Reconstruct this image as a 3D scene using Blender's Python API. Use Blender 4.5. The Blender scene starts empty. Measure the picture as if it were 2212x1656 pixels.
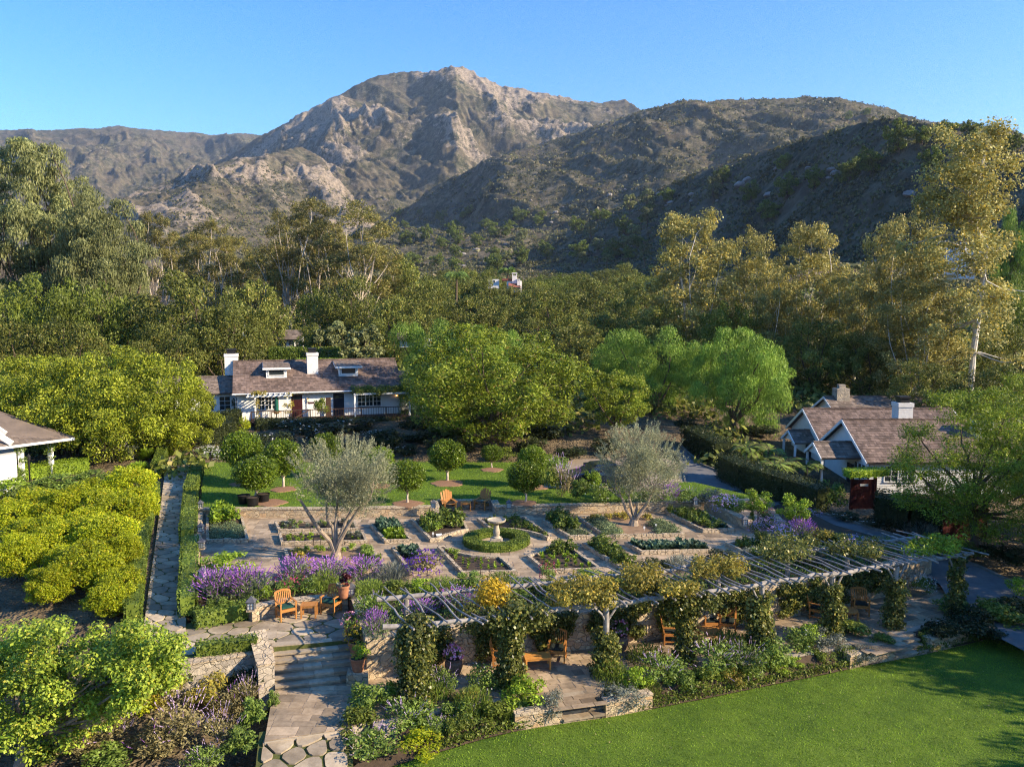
import bpy, math, random
import numpy as np
from mathutils import Vector, Matrix

# ------------------------------------------------------------------ camera, sky, sun, exposure
S = bpy.context.scene
COL = S.collection
CAMZ, FV, VCX, VCY = 11.6, 1735.0, 1105.5, 828.0          # focal length and centre on a 2211 px wide picture
PITCH = math.atan(158.0 / FV)
cam_d = bpy.data.cameras.new('camera'); cam = bpy.data.objects.new('camera', cam_d); COL.objects.link(cam)
cam_d.sensor_width = 36.0; cam_d.angle = 2 * math.atan(VCX / FV)
cam_d.clip_start = 0.5; cam_d.clip_end = 30000
cam.location = (0, 0, CAMZ); cam.rotation_euler = (math.pi / 2 - PITCH, 0, 0)
S.camera = cam

SUN_EL = math.radians(26.5)
SUN_DIR = Vector((0.955 * math.cos(SUN_EL), -0.296 * math.cos(SUN_EL), math.sin(SUN_EL)))
sun_d = bpy.data.lights.new('sun', 'SUN'); sun_d.energy = 5.0; sun_d.angle = math.radians(0.5); sun_d.color = (1.0, 0.82, 0.57)
sun = bpy.data.objects.new('sun', sun_d); COL.objects.link(sun)
sun.location = (60, -20, 60)
sun.rotation_euler = SUN_DIR.to_track_quat('Z', 'Y').to_euler()

W = bpy.data.worlds.new('World'); S.world = W; W.use_nodes = True
wn = W.node_tree.nodes; wl = W.node_tree.links
sky = wn.new('ShaderNodeTexSky'); sky.sky_type = 'NISHITA'; sky.sun_disc = False
sky.sun_elevation = SUN_EL; sky.sun_rotation = math.atan2(SUN_DIR.x, SUN_DIR.y)
sky.altitude = 200; sky.air_density = 1.0; sky.dust_density = 0.0; sky.ozone_density = 3.0
hs = wn.new('ShaderNodeHueSaturation'); hs.inputs['Saturation'].default_value = 1.36; hs.inputs['Hue'].default_value = .506; hs.inputs['Value'].default_value = .84
wl.new(sky.outputs[0], hs.inputs['Color']); wl.new(hs.outputs[0], wn['Background'].inputs[0]); wn['Background'].inputs[1].default_value = 0.15
S.view_settings.view_transform = 'Standard'; S.view_settings.look = 'None'
S.view_settings.gamma = 1.0; S.view_settings.use_curve_mapping = False
S.view_settings.exposure = 1.28
S.cycles.max_bounces = 6; S.cycles.diffuse_bounces = 3; S.cycles.glossy_bounces = 2
S.cycles.transmission_bounces = 4; S.cycles.transparent_max_bounces = 6; S.cycles.volume_bounces = 0
S.cycles.sample_clamp_indirect = 4.0
S.cycles.filter_width = 1.15
S.cycles.use_denoising = True; S.cycles.denoiser = 'OPENIMAGEDENOISE'; S.cycles.denoising_input_passes = 'RGB_ALBEDO_NORMAL'; S.cycles.denoising_prefilter = 'NONE'

# ------------------------------------------------------------------ from a pixel of the photograph to a point of the place
CP, SP = math.cos(PITCH), math.sin(PITCH)
def ray(vx, vy):
    a = (vx - VCX) / FV; u = -(vy - VCY) / FV
    return np.array([a, CP + u * SP, -SP + u * CP])
def G(vx, vy, z):                      # meets the level z
    d = ray(vx, vy); t = (z - CAMZ) / d[2]
    return np.array([d[0] * t, d[1] * t, z])
def D(vx, vy, y):                      # meets the distance y
    d = ray(vx, vy); t = y / d[1]
    return np.array([d[0] * t, y, CAMZ + d[2] * t])
def crop(ox, oy, k):
    return lambda x, y: (ox + k * x, oy + k * y)
cA = crop(397.3, 1036.4, .2347); cB = crop(742.8, 1036.4, .2347); cC = crop(1088.2, 1079.6, .2347); cD = crop(1520, 1079.6, .2347)
c5 = crop(345.5, 691, .3129); c6 = crop(863.7, 691, .3129); c7 = crop(1520, 734.5, .3129)
q1 = crop(0, 1137.5, .3129); q2 = crop(388.7, 1137.5, .3129); q3 = crop(950, 1137.5, .3129); q4 = crop(1520, 1137.5, .3129)

# ------------------------------------------------------------------ noise
def _h(ix, iy, s):
    n = (ix * 374761393 + iy * 668265263 + s * 974634721) & 0x7fffffff
    n = ((n ^ (n >> 13)) * 1274126177) & 0x7fffffff
    return ((n ^ (n >> 16)) & 0xffff) / 65535.0
def vnoise(x, y, s=0):
    x = np.asarray(x, float); y = np.asarray(y, float)
    ix = np.floor(x).astype(np.int64); iy = np.floor(y).astype(np.int64)
    fx = x - ix; fy = y - iy
    fx = fx * fx * fx * (fx * (fx * 6 - 15) + 10); fy = fy * fy * fy * (fy * (fy * 6 - 15) + 10)
    a = _h(ix, iy, s); b = _h(ix + 1, iy, s); c = _h(ix, iy + 1, s); d = _h(ix + 1, iy + 1, s)
    return (a + (b - a) * fx) * (1 - fy) + (c + (d - c) * fx) * fy
def fbm(x, y, s=0, o=4):
    r = 0; a = .5
    for i in range(o):
        r = r + a * (vnoise(x, y, s + i * 7) * 2 - 1); x = x * 2.03 + 11.3; y = y * 2.03 - 5.7; a *= .5
    return r
def ridged(x, y, s=0, o=4):
    r = 0; a = .5
    for i in range(o):
        r = r + a * (1 - np.abs(vnoise(x, y, s + i * 7) * 2 - 1)); x = x * 2.1 + 3.3; y = y * 2.1 + 7.9; a *= .5
    return r
def sst(a, b, x):
    t = np.clip((x - a) / (b - a), 0, 1); return t * t * (3 - 2 * t)

# ------------------------------------------------------------------ materials
def newmat(name):
    m = bpy.data.materials.new(name); m.use_nodes = True
    nt = m.node_tree; nt.nodes.clear()
    out = nt.nodes.new('ShaderNodeOutputMaterial'); b = nt.nodes.new('ShaderNodeBsdfPrincipled')
    nt.links.new(b.outputs[0], out.inputs[0])
    b.inputs['Specular IOR Level'].default_value = .3
    return m, nt, b, out
def nd(nt, t, **kw):
    n = nt.nodes.new(t)
    for k, v in kw.items():
        if k.startswith('i_'): n.inputs[k[2:].replace('_', ' ')].default_value = v
        else: setattr(n, k, v)
    return n
def ramp(nt, fac, stops):
    r = nt.nodes.new('ShaderNodeValToRGB'); e = r.color_ramp.elements
    while len(e) < len(stops): e.new(.5)
    for q, (p, c) in zip(e, stops): q.position = p; q.color = (*c, 1)
    nt.links.new(fac, r.inputs[0]); return r.outputs[0]
def mixc(nt, fac, a, b, bt='MIX'):
    m = nt.nodes.new('ShaderNodeMix'); m.data_type = 'RGBA'; m.blend_type = bt
    for s, v in ((m.inputs[0], fac), (m.inputs[6], a), (m.inputs[7], b)):
        if isinstance(v, (int, float)): s.default_value = v
        elif isinstance(v, tuple): s.default_value = (*v, 1)
        else: nt.links.new(v, s)
    return m.outputs[2]
def coords(nt, scale=(1, 1, 1), world=False):
    g = nt.nodes.new('ShaderNodeNewGeometry') if world else nt.nodes.new('ShaderNodeTexCoord')
    mp = nt.nodes.new('ShaderNodeMapping'); mp.inputs['Scale'].default_value = scale
    nt.links.new(g.outputs['Position' if world else 'Object'], mp.inputs[0]); return mp.outputs[0]
def noise(nt, vec, scale, detail=4, rough=.6):
    n = nd(nt, 'ShaderNodeTexNoise', i_Scale=scale, i_Detail=detail, i_Roughness=rough); nt.links.new(vec, n.inputs['Vector']); return n.outputs[0]
def bump(nt, b, h, strength=.5, dist=.05):
    n = nd(nt, 'ShaderNodeBump', i_Strength=strength, i_Distance=dist); nt.links.new(h, n.inputs['Height']); nt.links.new(n.outputs[0], b.inputs['Normal'])
def leafmat(name, c1, c2, c3=None, f3=.9, trans=.3, rough=.5, var=.35, nscale=.6):
    m, nt, b, out = newmat(name)
    g = nt.nodes.new('ShaderNodeNewGeometry')
    st = [(0, c1), (.75, c2)] + ([(f3, c2), (min(1, f3 + .02), c3)] if c3 else [])
    col = ramp(nt, g.outputs['Random Per Island'], st)
    no = noise(nt, coords(nt, world=True), nscale, 2)
    v = nd(nt, 'ShaderNodeMapRange'); v.inputs[1].default_value = .3; v.inputs[2].default_value = .7
    v.inputs[3].default_value = 1 - var; v.inputs[4].default_value = 1 + var * .6
    nt.links.new(no, v.inputs[0])
    oi = nt.nodes.new('ShaderNodeObjectInfo')
    v2 = nd(nt, 'ShaderNodeMapRange'); v2.inputs[3].default_value = .8; v2.inputs[4].default_value = 1.2
    nt.links.new(oi.outputs['Random'], v2.inputs[0])
    mu = nd(nt, 'ShaderNodeMath', operation='MULTIPLY'); nt.links.new(v.outputs[0], mu.inputs[0]); nt.links.new(v2.outputs[0], mu.inputs[1])
    sc = nd(nt, 'ShaderNodeVectorMath', operation='SCALE'); nt.links.new(col, sc.inputs[0]); nt.links.new(mu.outputs[0], sc.inputs['Scale'])
    nt.links.new(sc.outputs[0], b.inputs['Base Color']); b.inputs['Roughness'].default_value = rough
    t = nt.nodes.new('ShaderNodeBsdfTranslucent'); nt.links.new(sc.outputs[0], t.inputs[0])
    mx = nt.nodes.new('ShaderNodeMixShader'); mx.inputs[0].default_value = trans
    nt.links.new(b.outputs[0], mx.inputs[1]); nt.links.new(t.outputs[0], mx.inputs[2]); nt.links.new(mx.outputs[0], out.inputs[0])
    return m
def plain(name, c1, c2=None, rough=.6, scale=4, bumpd=0, metal=0, island=False, stain=0):
    m, nt, b, out = newmat(name); b.inputs['Roughness'].default_value = rough; b.inputs['Metallic'].default_value = metal
    c2 = c2 or tuple(x * .75 for x in c1)
    n = noise(nt, coords(nt), scale, 5)
    col = ramp(nt, n, [(.3, c1), (.7, c2)])
    if island:
        g = nt.nodes.new('ShaderNodeNewGeometry')
        v = nd(nt, 'ShaderNodeMapRange'); v.inputs[3].default_value = .62; v.inputs[4].default_value = 1.3
        nt.links.new(g.outputs['Random Per Island'], v.inputs[0])
        sc = nd(nt, 'ShaderNodeVectorMath', operation='SCALE'); nt.links.new(col, sc.inputs[0]); nt.links.new(v.outputs[0], sc.inputs['Scale']); col = sc.outputs[0]
    if stain:
        w = coords(nt, world=True); col = mixc(nt, stain, col, ramp(nt, noise(nt, w, .55, 8, .68), [(.36, (.50, .46, .41)), (.52, (1.0, .99, .97)), (.7, (1.12, 1.10, 1.05))]), 'MULTIPLY')
        col = mixc(nt, stain * .7, col, ramp(nt, noise(nt, w, 5.5, 6, .7), [(.34, (.62, .60, .56)), (.6, (1.05, 1.04, 1.02))]), 'MULTIPLY')
    nt.links.new(col, b.inputs['Base Color'])
    if bumpd: bump(nt, b, n, .6, bumpd)
    return m
def stones(name, cols, size=.35, mortar=(.22, .19, .15), grout=.035):
    m, nt, b, out = newmat(name); b.inputs['Roughness'].default_value = .85
    c = coords(nt, world=True)
    w = nd(nt, 'ShaderNodeTexNoise', i_Scale=2.5, i_Detail=2.0); nt.links.new(c, w.inputs['Vector'])
    ad = nd(nt, 'ShaderNodeVectorMath', operation='MULTIPLY_ADD'); nt.links.new(w.outputs[1], ad.inputs[0]); ad.inputs[1].default_value = (.25, .25, .25); nt.links.new(c, ad.inputs[2])
    mp = nd(nt, 'ShaderNodeMapping'); mp.inputs['Scale'].default_value = (1, 1, 1.5); nt.links.new(ad.outputs[0], mp.inputs[0])
    v1 = nd(nt, 'ShaderNodeTexVoronoi', i_Scale=1 / size); v2 = nd(nt, 'ShaderNodeTexVoronoi', feature='DISTANCE_TO_EDGE', i_Scale=1 / size)
    for v in (v1, v2): nt.links.new(mp.outputs[0], v.inputs['Vector'])
    sx = nd(nt, 'ShaderNodeSeparateColor'); nt.links.new(v1.outputs['Color'], sx.inputs[0])
    col = ramp(nt, sx.outputs[0], [(i / max(1, len(cols) - 1), q) for i, q in enumerate(cols)])
    n = noise(nt, c, 9, 6, .7)
    col = mixc(nt, .55, col, ramp(nt, n, [(.3, (.45, .42, .38)), (.7, (1.15, 1.1, 1.0))]), 'MULTIPLY')
    e = ramp(nt, v2.outputs[0], [(.0, (0, 0, 0)), (grout * 2.2, (1, 1, 1))])
    nt.links.new(mixc(nt, e, mortar, col), b.inputs['Base Color'])
    ad2 = nd(nt, 'ShaderNodeMath', operation='ADD'); nt.links.new(e, ad2.inputs[0]); nt.links.new(n, ad2.inputs[1])
    bump(nt, b, ad2.outputs[0], .9, .05)
    return m

M = {}
def lm(k, *a, **kw): M[k] = leafmat(k + '_leaf', *a, **kw)
lm('orange', (.05, .10, .010), (.17, .24, .015), trans=.2, rough=.38)
lm('citrus', (.19, .27, .010), (.48, .52, .02), (.58, .45, .02), .95, trans=.35)
lm('jacaranda', (.11, .18, .016), (.36, .43, .04), (.30, .22, .05), .95, nscale=.45)
lm('pepper', (.10, .20, .02), (.30, .44, .07), nscale=.5)
lm('oak', (.065, .09, .016), (.23, .25, .05), (.33, .28, .07), .93, nscale=.25)
lm('oakgreen', (.075, .115, .015), (.22, .27, .04), nscale=.3)
lm('euc', (.12, .13, .032), (.33, .30, .09), (.36, .26, .10), .92, nscale=.2)
lm('eucpale', (.13, .16, .055), (.33, .35, .14), nscale=.25)
lm('sycamore', (.22, .21, .05), (.50, .46, .16), (.60, .44, .07), .90, nscale=.3)
lm('olive', (.14, .155, .08), (.40, .41, .25), trans=.2, nscale=.8)
lm('camphor', (.12, .18, .012), (.42, .46, .04), nscale=.5)
lm('apple', (.10, .19, .018), (.42, .52, .06), (.50, .48, .06), .93, nscale=.7)
lm('locust', (.10, .17, .012), (.34, .42, .03), nscale=.5)
lm('rosemary', (.06, .11, .014), (.22, .29, .045))
lm('boxhedge', (.05, .09, .012), (.19, .25, .035))
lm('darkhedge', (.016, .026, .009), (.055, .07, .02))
lm('bush', (.08, .14, .02), (.26, .36, .07))
lm('lime', (.12, .20, .012), (.33, .46, .04))
lm('sage', (.10, .14, .06), (.25, .31, .15))
lm('grey', (.12, .14, .11), (.28, .30, .24))
lm('dry', (.17, .15, .06), (.36, .31, .14), nscale=1)
lm('ivy', (.05, .075, .016), (.22, .24, .06), (.42, .36, .08), .88, rough=.35)
lm('goldvine', (.30, .22, .02), (.62, .42, .03), trans=.35)
lm('palevine', (.20, .19, .03), (.42, .36, .07), (.5, .36, .05), .85, trans=.35)
lm('kale', (.045, .10, .06), (.14, .22, .14))
lm('fern', (.09, .14, .02), (.26, .33, .06))
lm('palmfrond', (.09, .15, .03), (.22, .32, .08))
lm('maroon', (.03, .006, .008), (.10, .015, .018))
lm('chaparral', (.06, .072, .026), (.18, .175, .065), (.22, .18, .10), .92, nscale=.012, var=.5)
lm('grassblade', (.12, .20, .010), (.27, .42, .028), trans=.35, nscale=2.2, var=.5)
lm('purple', (.26, .08, .42), (.50, .22, .66), trans=.25)
lm('violet', (.16, .05, .45), (.30, .12, .62), trans=.25)
lm('lilac', (.40, .28, .52), (.62, .48, .72), trans=.25)
lm('white', (.6, .6, .58), (.85, .85, .82), trans=.2)
lm('pinkbloom', (.70, .12, .32), (.88, .50, .62), trans=.2)
lm('redbloom', (.25, .02, .08), (.5, .06, .16), trans=.2)
lm('yellowbloom', (.5, .35, .01), (.7, .5, .03), trans=.2)
lm('orangefruit', (.75, .30, .01), (.9, .45, .02), trans=0)
M['bark'] = plain('bark', (.16, .12, .085), (.07, .05, .035), .9, 6, .03)
M['palebark'] = plain('pale_bark', (.62, .55, .46), (.30, .24, .18), .8, 3, .02)
M['whitebark'] = plain('white_bark', (.78, .74, .66), (.40, .35, .28), .8, 2.2, .02)
M['olivebark'] = plain('olive_bark', (.42, .34, .26), (.20, .155, .115), .9, 7, .03)
M['driftwood'] = plain('weathered_wood', (.38, .35, .325), (.20, .18, .165), .85, 5, .015)
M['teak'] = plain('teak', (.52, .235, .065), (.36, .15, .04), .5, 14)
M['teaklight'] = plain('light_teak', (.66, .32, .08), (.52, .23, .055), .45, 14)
M['cushion'] = plain('green_cushion', (.012, .075, .055), (.008, .05, .038), .9, 20)
M['darkcushion'] = plain('dark_cushion', (.02, .03, .026), None, .9, 20)
M['terracotta'] = plain('terracotta', (.42, .19, .10), (.28, .12, .065), .8, 9)
M['urn'] = plain('clay_urn', (.26, .16, .11), (.15, .095, .07), .85, 7)
M['blackpot'] = plain('black_plastic', (.012, .012, .013), None, .4, 5)
M['soil'] = plain('soil', (.085, .058, .038), (.045, .032, .022), .95, 5, .05)
M['drysoil'] = plain('dry_soil', (.33, .22, .14), (.20, .13, .08), .95, 3, .04)
M['mulch'] = plain('mulch', (.36, .21, .12), (.17, .09, .055), .95, 18, .04)
M['birdstone'] = plain('carved_stone', (.50, .43, .33), (.30, .25, .19), .85, 9, .015)
M['whitewall'] = plain('white_paint', (.80, .80, .78), (.72, .73, .72), .55, 2, stain=.16)
M['trim'] = plain('white_trim', (.82, .82, .80), (.76, .76, .75), .5, 3)
M['brickwhite'] = plain('painted_brick', (.80, .79, .77), (.68, .67, .65), .6, 8, stain=.25)
M['shingle'] = plain('wood_shingle', (.235, .170, .142), (.145, .108, .094), .85, 1.6, .02, island=True, stain=.7)
M['greyshingle'] = plain('weathered_shingle', (.24, .185, .145), (.15, .12, .10), .85, 1.2, .02, island=True)
M['glass'] = plain('window_glass', (.03, .04, .045), None, .08)
M['glass'].node_tree.nodes['Principled BSDF'].inputs['Specular IOR Level'].default_value = .8
M['maroonpaint'] = plain('burgundy_paint', (.055, .014, .016), None, .45, 5)
M['navypaint'] = plain('navy_paint', (.02, .022, .035), None, .45, 5)
M['blackmetal'] = plain('black_metal', (.02, .02, .022), None, .45, 5)
M['greymetal'] = plain('grey_metal', (.16, .16, .17), (.10, .10, .11), .5, 8, metal=.3)
M['paneglass'] = plain('frosted_pane', (.75, .74, .68), None, .3, 5)
M['redwood'] = plain('red_wood', (.11, .022, .018), (.06, .012, .011), .6, 9)
M['brownwood'] = plain('brown_wood', (.075, .038, .024), (.045, .025, .018), .7, 9)
M['carpaint'] = plain('dark_car_paint', (.012, .016, .035), None, .15, 2)
M['carpaint'].node_tree.nodes['Principled BSDF'].inputs['Coat Weight'].default_value = .8
M['tyre'] = plain('rubber', (.015, .015, .015), None, .8, 5)
M['umbrella'] = plain('green_canvas', (.01, .11, .075), (.007, .07, .05), .85, 8)
M['redtile'] = plain('red_tile', (.28, .10, .07), (.17, .06, .045), .8, 3, .03)
M['stucco'] = plain('white_stucco', (.80, .77, .73), (.74, .71, .68), .7, 3)
M['bluestucco'] = plain('pale_stucco', (.72, .74, .78), (.66, .69, .73), .7, 3)
M['boulder'] = plain('boulder', (.34, .31, .29), (.20, .18, .165), .9, 1.2, .1)
M['stonewall'] = stones('field_stone', [(.60, .46, .29), (.50, .40, .28), (.66, .54, .37), (.40, .33, .25), (.55, .38, .22)], .30, (.33, .28, .21), .022)
M['greystone'] = stones('grey_field_stone', [(.42, .37, .31), (.54, .48, .40), (.34, .31, .28), (.58, .50, .38)], .30, (.33, .29, .23), .02)
M['curb'] = stones('curb_stone', [(.52, .42, .30), (.60, .50, .37), (.44, .37, .28)], .28, (.30, .25, .19), .03)
M['tread'] = plain('step_stone', (.46, .38, .28), (.33, .28, .215), .85, 2.2, .03, island=True, stain=.9)
M['flag'] = plain('flagstone', (.50, .41, .29), (.37, .31, .235), .8, 1.3, .008, island=True, stain=.7)
M['paver'] = plain('paving_slab', (.46, .35, .235), (.33, .265, .195), .8, .9, .006, island=True, stain=.8)
M['mortar'] = plain('mortar', (.40, .35, .28), (.31, .27, .22), .95, 6)
M['jointgrass'] = plain('joint_turf', (.11, .12, .03), (.055, .065, .018), .95, 9, .03)
M['asphalt'] = plain('asphalt', (.17, .17, .175), (.125, .126, .13), .9, 1.5, .01, stain=.5)
M['gravel'] = plain('gravel', (.34, .27, .20), (.24, .19, .14), .95, 5, .03)
M['kerb'] = plain('kerb_stone', (.20, .18, .15), (.14, .125, .105), .9, 4, .01)
def lawnmat():
    m, nt, b, out = newmat('lawn_turf'); b.inputs['Roughness'].default_value = .9
    c = coords(nt, world=True)
    col = ramp(nt, noise(nt, c, .35, 6, .75), [(.35, (.06, .12, .010)), (.65, (.14, .22, .02))])
    col = mixc(nt, .6, col, ramp(nt, noise(nt, c, 14, 4, .8), [(.3, (.55, .6, .5)), (.7, (1.4, 1.35, 1.2))]), 'MULTIPLY')
    nt.links.new(col, b.inputs['Base Color']); bump(nt, b, noise(nt, c, 22, 3, .8), 1, .06)
    return m
M['lawn'] = lawnmat()
# ------------------------------------------------------------------ mesh builders
def tag(o, label=None, cat=None, group=None, kind=None):
    for k, v in (('label', label), ('category', cat), ('group', group), ('kind', kind)):
        if v: o[k] = v
    return o
def empty(name, loc, label, cat, group=None, rz=0):
    o = bpy.data.objects.new(name, None); COL.objects.link(o); o.location = loc; o.rotation_euler = (0, 0, rz)
    o.empty_display_size = .1
    return tag(o, label, cat, group)
def link(name, me, parent=None):
    o = bpy.data.objects.new(name, me); COL.objects.link(o)
    if parent is not None: o.parent = parent
    return o
def copytree(o, parent=None):
    c = o.copy(); COL.objects.link(c)
    if parent is not None: c.parent = parent
    for ch in list(o.children): copytree(ch, c)
    return c
def npmesh(name, V, F, mat, smooth=False):
    V = np.ascontiguousarray(V, np.float32); F = np.ascontiguousarray(F, np.int32)
    me = bpy.data.meshes.new(name); n, k = F.shape
    me.vertices.add(len(V)); me.vertices.foreach_set('co', V.ravel())
    me.loops.add(n * k); me.loops.foreach_set('vertex_index', F.ravel())
    me.polygons.add(n); me.polygons.foreach_set('loop_start', np.arange(0, n * k, k, dtype=np.int32))
    if smooth: me.polygons.foreach_set('use_smooth', np.ones(n, bool))
    me.update(); me.validate(clean_customdata=False)
    if mat: me.materials.append(M[mat])
    return me
class MB:
    def __init__(s): s.v = []; s.f = []
    def add(s, vs, fs):
        b = len(s.v); s.v += [tuple(map(float, p)) for p in vs]; s.f += [tuple(b + i for i in f) for f in fs]; return s
    def box(s, c, d, rz=0, rx=0, ry=0, taper=1):
        m = Matrix.Rotation(rz, 3, 'Z') @ Matrix.Rotation(rx, 3, 'X') @ Matrix.Rotation(ry, 3, 'Y')
        vs = []
        for z in (-1, 1):
            t = taper if z > 0 else 1
            for x, y in ((-1, -1), (1, -1), (1, 1), (-1, 1)):
                p = m @ Vector((x * d[0] / 2 * t, y * d[1] / 2 * t, z * d[2] / 2)); vs.append((p.x + c[0], p.y + c[1], p.z + c[2]))
        return s.add(vs, [(3, 2, 1, 0), (4, 5, 6, 7), (0, 1, 5, 4), (1, 2, 6, 5), (2, 3, 7, 6), (3, 0, 4, 7)])
    def bx(s, x0, x1, y0, y1, z0, z1): return s.box(((x0 + x1) / 2, (y0 + y1) / 2, (z0 + z1) / 2), (abs(x1 - x0), abs(y1 - y0), abs(z1 - z0)))
    def bar(s, a, b, w, h=None):
        a = Vector(a); b = Vector(b); h = h or w; d = b - a; q = d.to_track_quat('X', 'Z').to_matrix(); L = d.length; vs = []
        for z in (-1, 1):
            for x, y in ((0, -1), (1, -1), (1, 1), (0, 1)): vs.append(a + q @ Vector((x * L, y * w / 2, z * h / 2)))
        return s.add(vs, [(3, 2, 1, 0), (4, 5, 6, 7), (0, 1, 5, 4), (1, 2, 6, 5), (2, 3, 7, 6), (3, 0, 4, 7)])
    def tube(s, pts, rad, n=7, cap=True):
        P = [Vector(p) for p in pts]; R = rad if hasattr(rad, '__len__') else [rad] * len(P); vs = []
        up = Vector((.31, .17, .93))
        for i, p in enumerate(P):
            t = (P[min(i + 1, len(P) - 1)] - P[max(i - 1, 0)]).normalized()
            a = t.cross(up)
            if a.length < .05: a = t.cross(Vector((1, 0, 0)))
            a.normalize(); b = t.cross(a)
            for k in range(n):
                th = 2 * math.pi * k / n; vs.append(p + (a * math.cos(th) + b * math.sin(th)) * R[i])
        fs = [(i * n + k, i * n + (k + 1) % n, (i + 1) * n + (k + 1) % n, (i + 1) * n + k) for i in range(len(P) - 1) for k in range(n)]
        if cap: fs += [tuple(range(n - 1, -1, -1)), tuple((len(P) - 1) * n + k for k in range(n))]
        return s.add(vs, fs)
    def lathe(s, prof, n=20, c=(0, 0, 0), cap=True):
        vs = [(c[0] + r * math.cos(2 * math.pi * k / n), c[1] + r * math.sin(2 * math.pi * k / n), c[2] + z) for r, z in prof for k in range(n)]
        fs = [(i * n + k, i * n + (k + 1) % n, (i + 1) * n + (k + 1) % n, (i + 1) * n + k) for i in range(len(prof) - 1) for k in range(n)]
        if cap: fs += [tuple(range(n - 1, -1, -1)), tuple((len(prof) - 1) * n + k for k in range(n))]
        return s.add(vs, fs)
    def prism(s, poly, z0, z1):                              # poly: (x, y) list, z1 may be a list
        n = len(poly); zt = z1 if hasattr(z1, '__len__') else [z1] * n
        A = sum(poly[i][0] * poly[(i + 1) % n][1] - poly[(i + 1) % n][0] * poly[i][1] for i in range(n))
        idx = list(range(n)) if A > 0 else list(range(n - 1, -1, -1))
        vs = [(poly[i][0], poly[i][1], z0) for i in idx] + [(poly[i][0], poly[i][1], zt[i]) for i in idx]
        return s.add(vs, [tuple(range(n - 1, -1, -1)), tuple(range(n, 2 * n))] + [(i, (i + 1) % n, n + (i + 1) % n, n + i) for i in range(n)])
    def mesh(s, name, mat):
        me = bpy.data.meshes.new(name); me.from_pydata(s.v, [], s.f); me.update()
        if mat: me.materials.append(M[mat])
        return me
    def build(s, name, mat, parent=None): return link(name, s.mesh(name, mat), parent)
def norm(a): return a / np.maximum(1e-9, np.linalg.norm(a, axis=-1, keepdims=True))
def leafgeo(P, N, L, asp, rng, tdir=None, tmix=0.0):
    n = len(P); r = rng.normal(size=(n, 3))
    t = norm(np.cross(N, r))
    if tdir is not None: t = norm(t * (1 - tmix) + tdir * tmix)
    b = norm(np.cross(N, t)); L = np.broadcast_to(np.asarray(L, float), (n,))[:, None]
    V = np.stack([P - t * L * .5, P + b * L * asp * .5 - t * L * .05, P + t * L * .5, P - b * L * asp * .5 - t * L * .05], 1).reshape(-1, 3)
    return V, np.arange(4 * n).reshape(n, 4)
def clumpleaves(C, R, n, size, rng, asp=.55, shell=.5, jit=.7, up=.35, tdir=None, tmix=0.0, sq=.8):
    """n leaves over ellipsoidal clumps with centres C and radii R."""
    C = np.asarray(C, float); R = np.asarray(R, float); w = R ** 2; w = w / w.sum()
    k = rng.choice(len(C), n, p=w); d = norm(rng.normal(size=(n, 3)))
    rr = shell + (1.12 - shell) * rng.random(n) ** .7
    P = C[k] + d * (R[k] * rr)[:, None] * np.array([1, 1, sq])
    N = norm(d * (1 - jit) + rng.normal(size=(n, 3)) * jit * .6 + np.array([0, 0, up]))
    L = size * (.6 + .8 * rng.random(n))
    return leafgeo(P, N, L, asp, rng, tdir, tmix)
def merge(parts):
    vs, fs, b = [], [], 0
    for v, f in parts: vs.append(v); fs.append(f + b); b += len(v)
    return np.concatenate(vs), np.concatenate(fs)

# ------------------------------------------------------------------ ground, valley and mountains: one sheet
_YA = ([-50, 20, 24, 30, 33.5, 36, 40, 46, 50, 58, 66, 72, 100, 150, 200, 300, 400, 800, 1500, 3000, 9000],
       [-2.8, -2.6, -2.5, -2.3, -1.3, -.6, -.25, -.25, .1, .42, 1.2, 1.7, 2.8, 5.5, 9, 15, 21, 50, 95, 170, 250])
_YB = ([-50, 24, 31, 37, 42, 50, 58, 70, 100, 150, 200, 300, 400, 800, 1500, 3000, 9000],
       [-2.8, -2.6, -2.45, -2.0, -1.2, -.65, -.2, .45, 2, 6, 14, 26, 36, 60, 95, 170, 250])
_YL = ([-50, 20, 24, 27, 30, 34, 40, 46, 50, 58, 66, 72, 100, 150, 200, 300, 400, 800, 1500, 3000, 9000],
       [-2.6, -2.4, -2.2, -1.5, -.75, -.4, -.15, .0, .12, .45, 1.2, 1.7, 2.8, 5.5, 9, 15, 21, 50, 95, 170, 250])
def azel(vx, vy):
    d = ray(vx, vy); return math.atan2(d[0], d[1]), d[2] / math.hypot(d[0], d[1])
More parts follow.
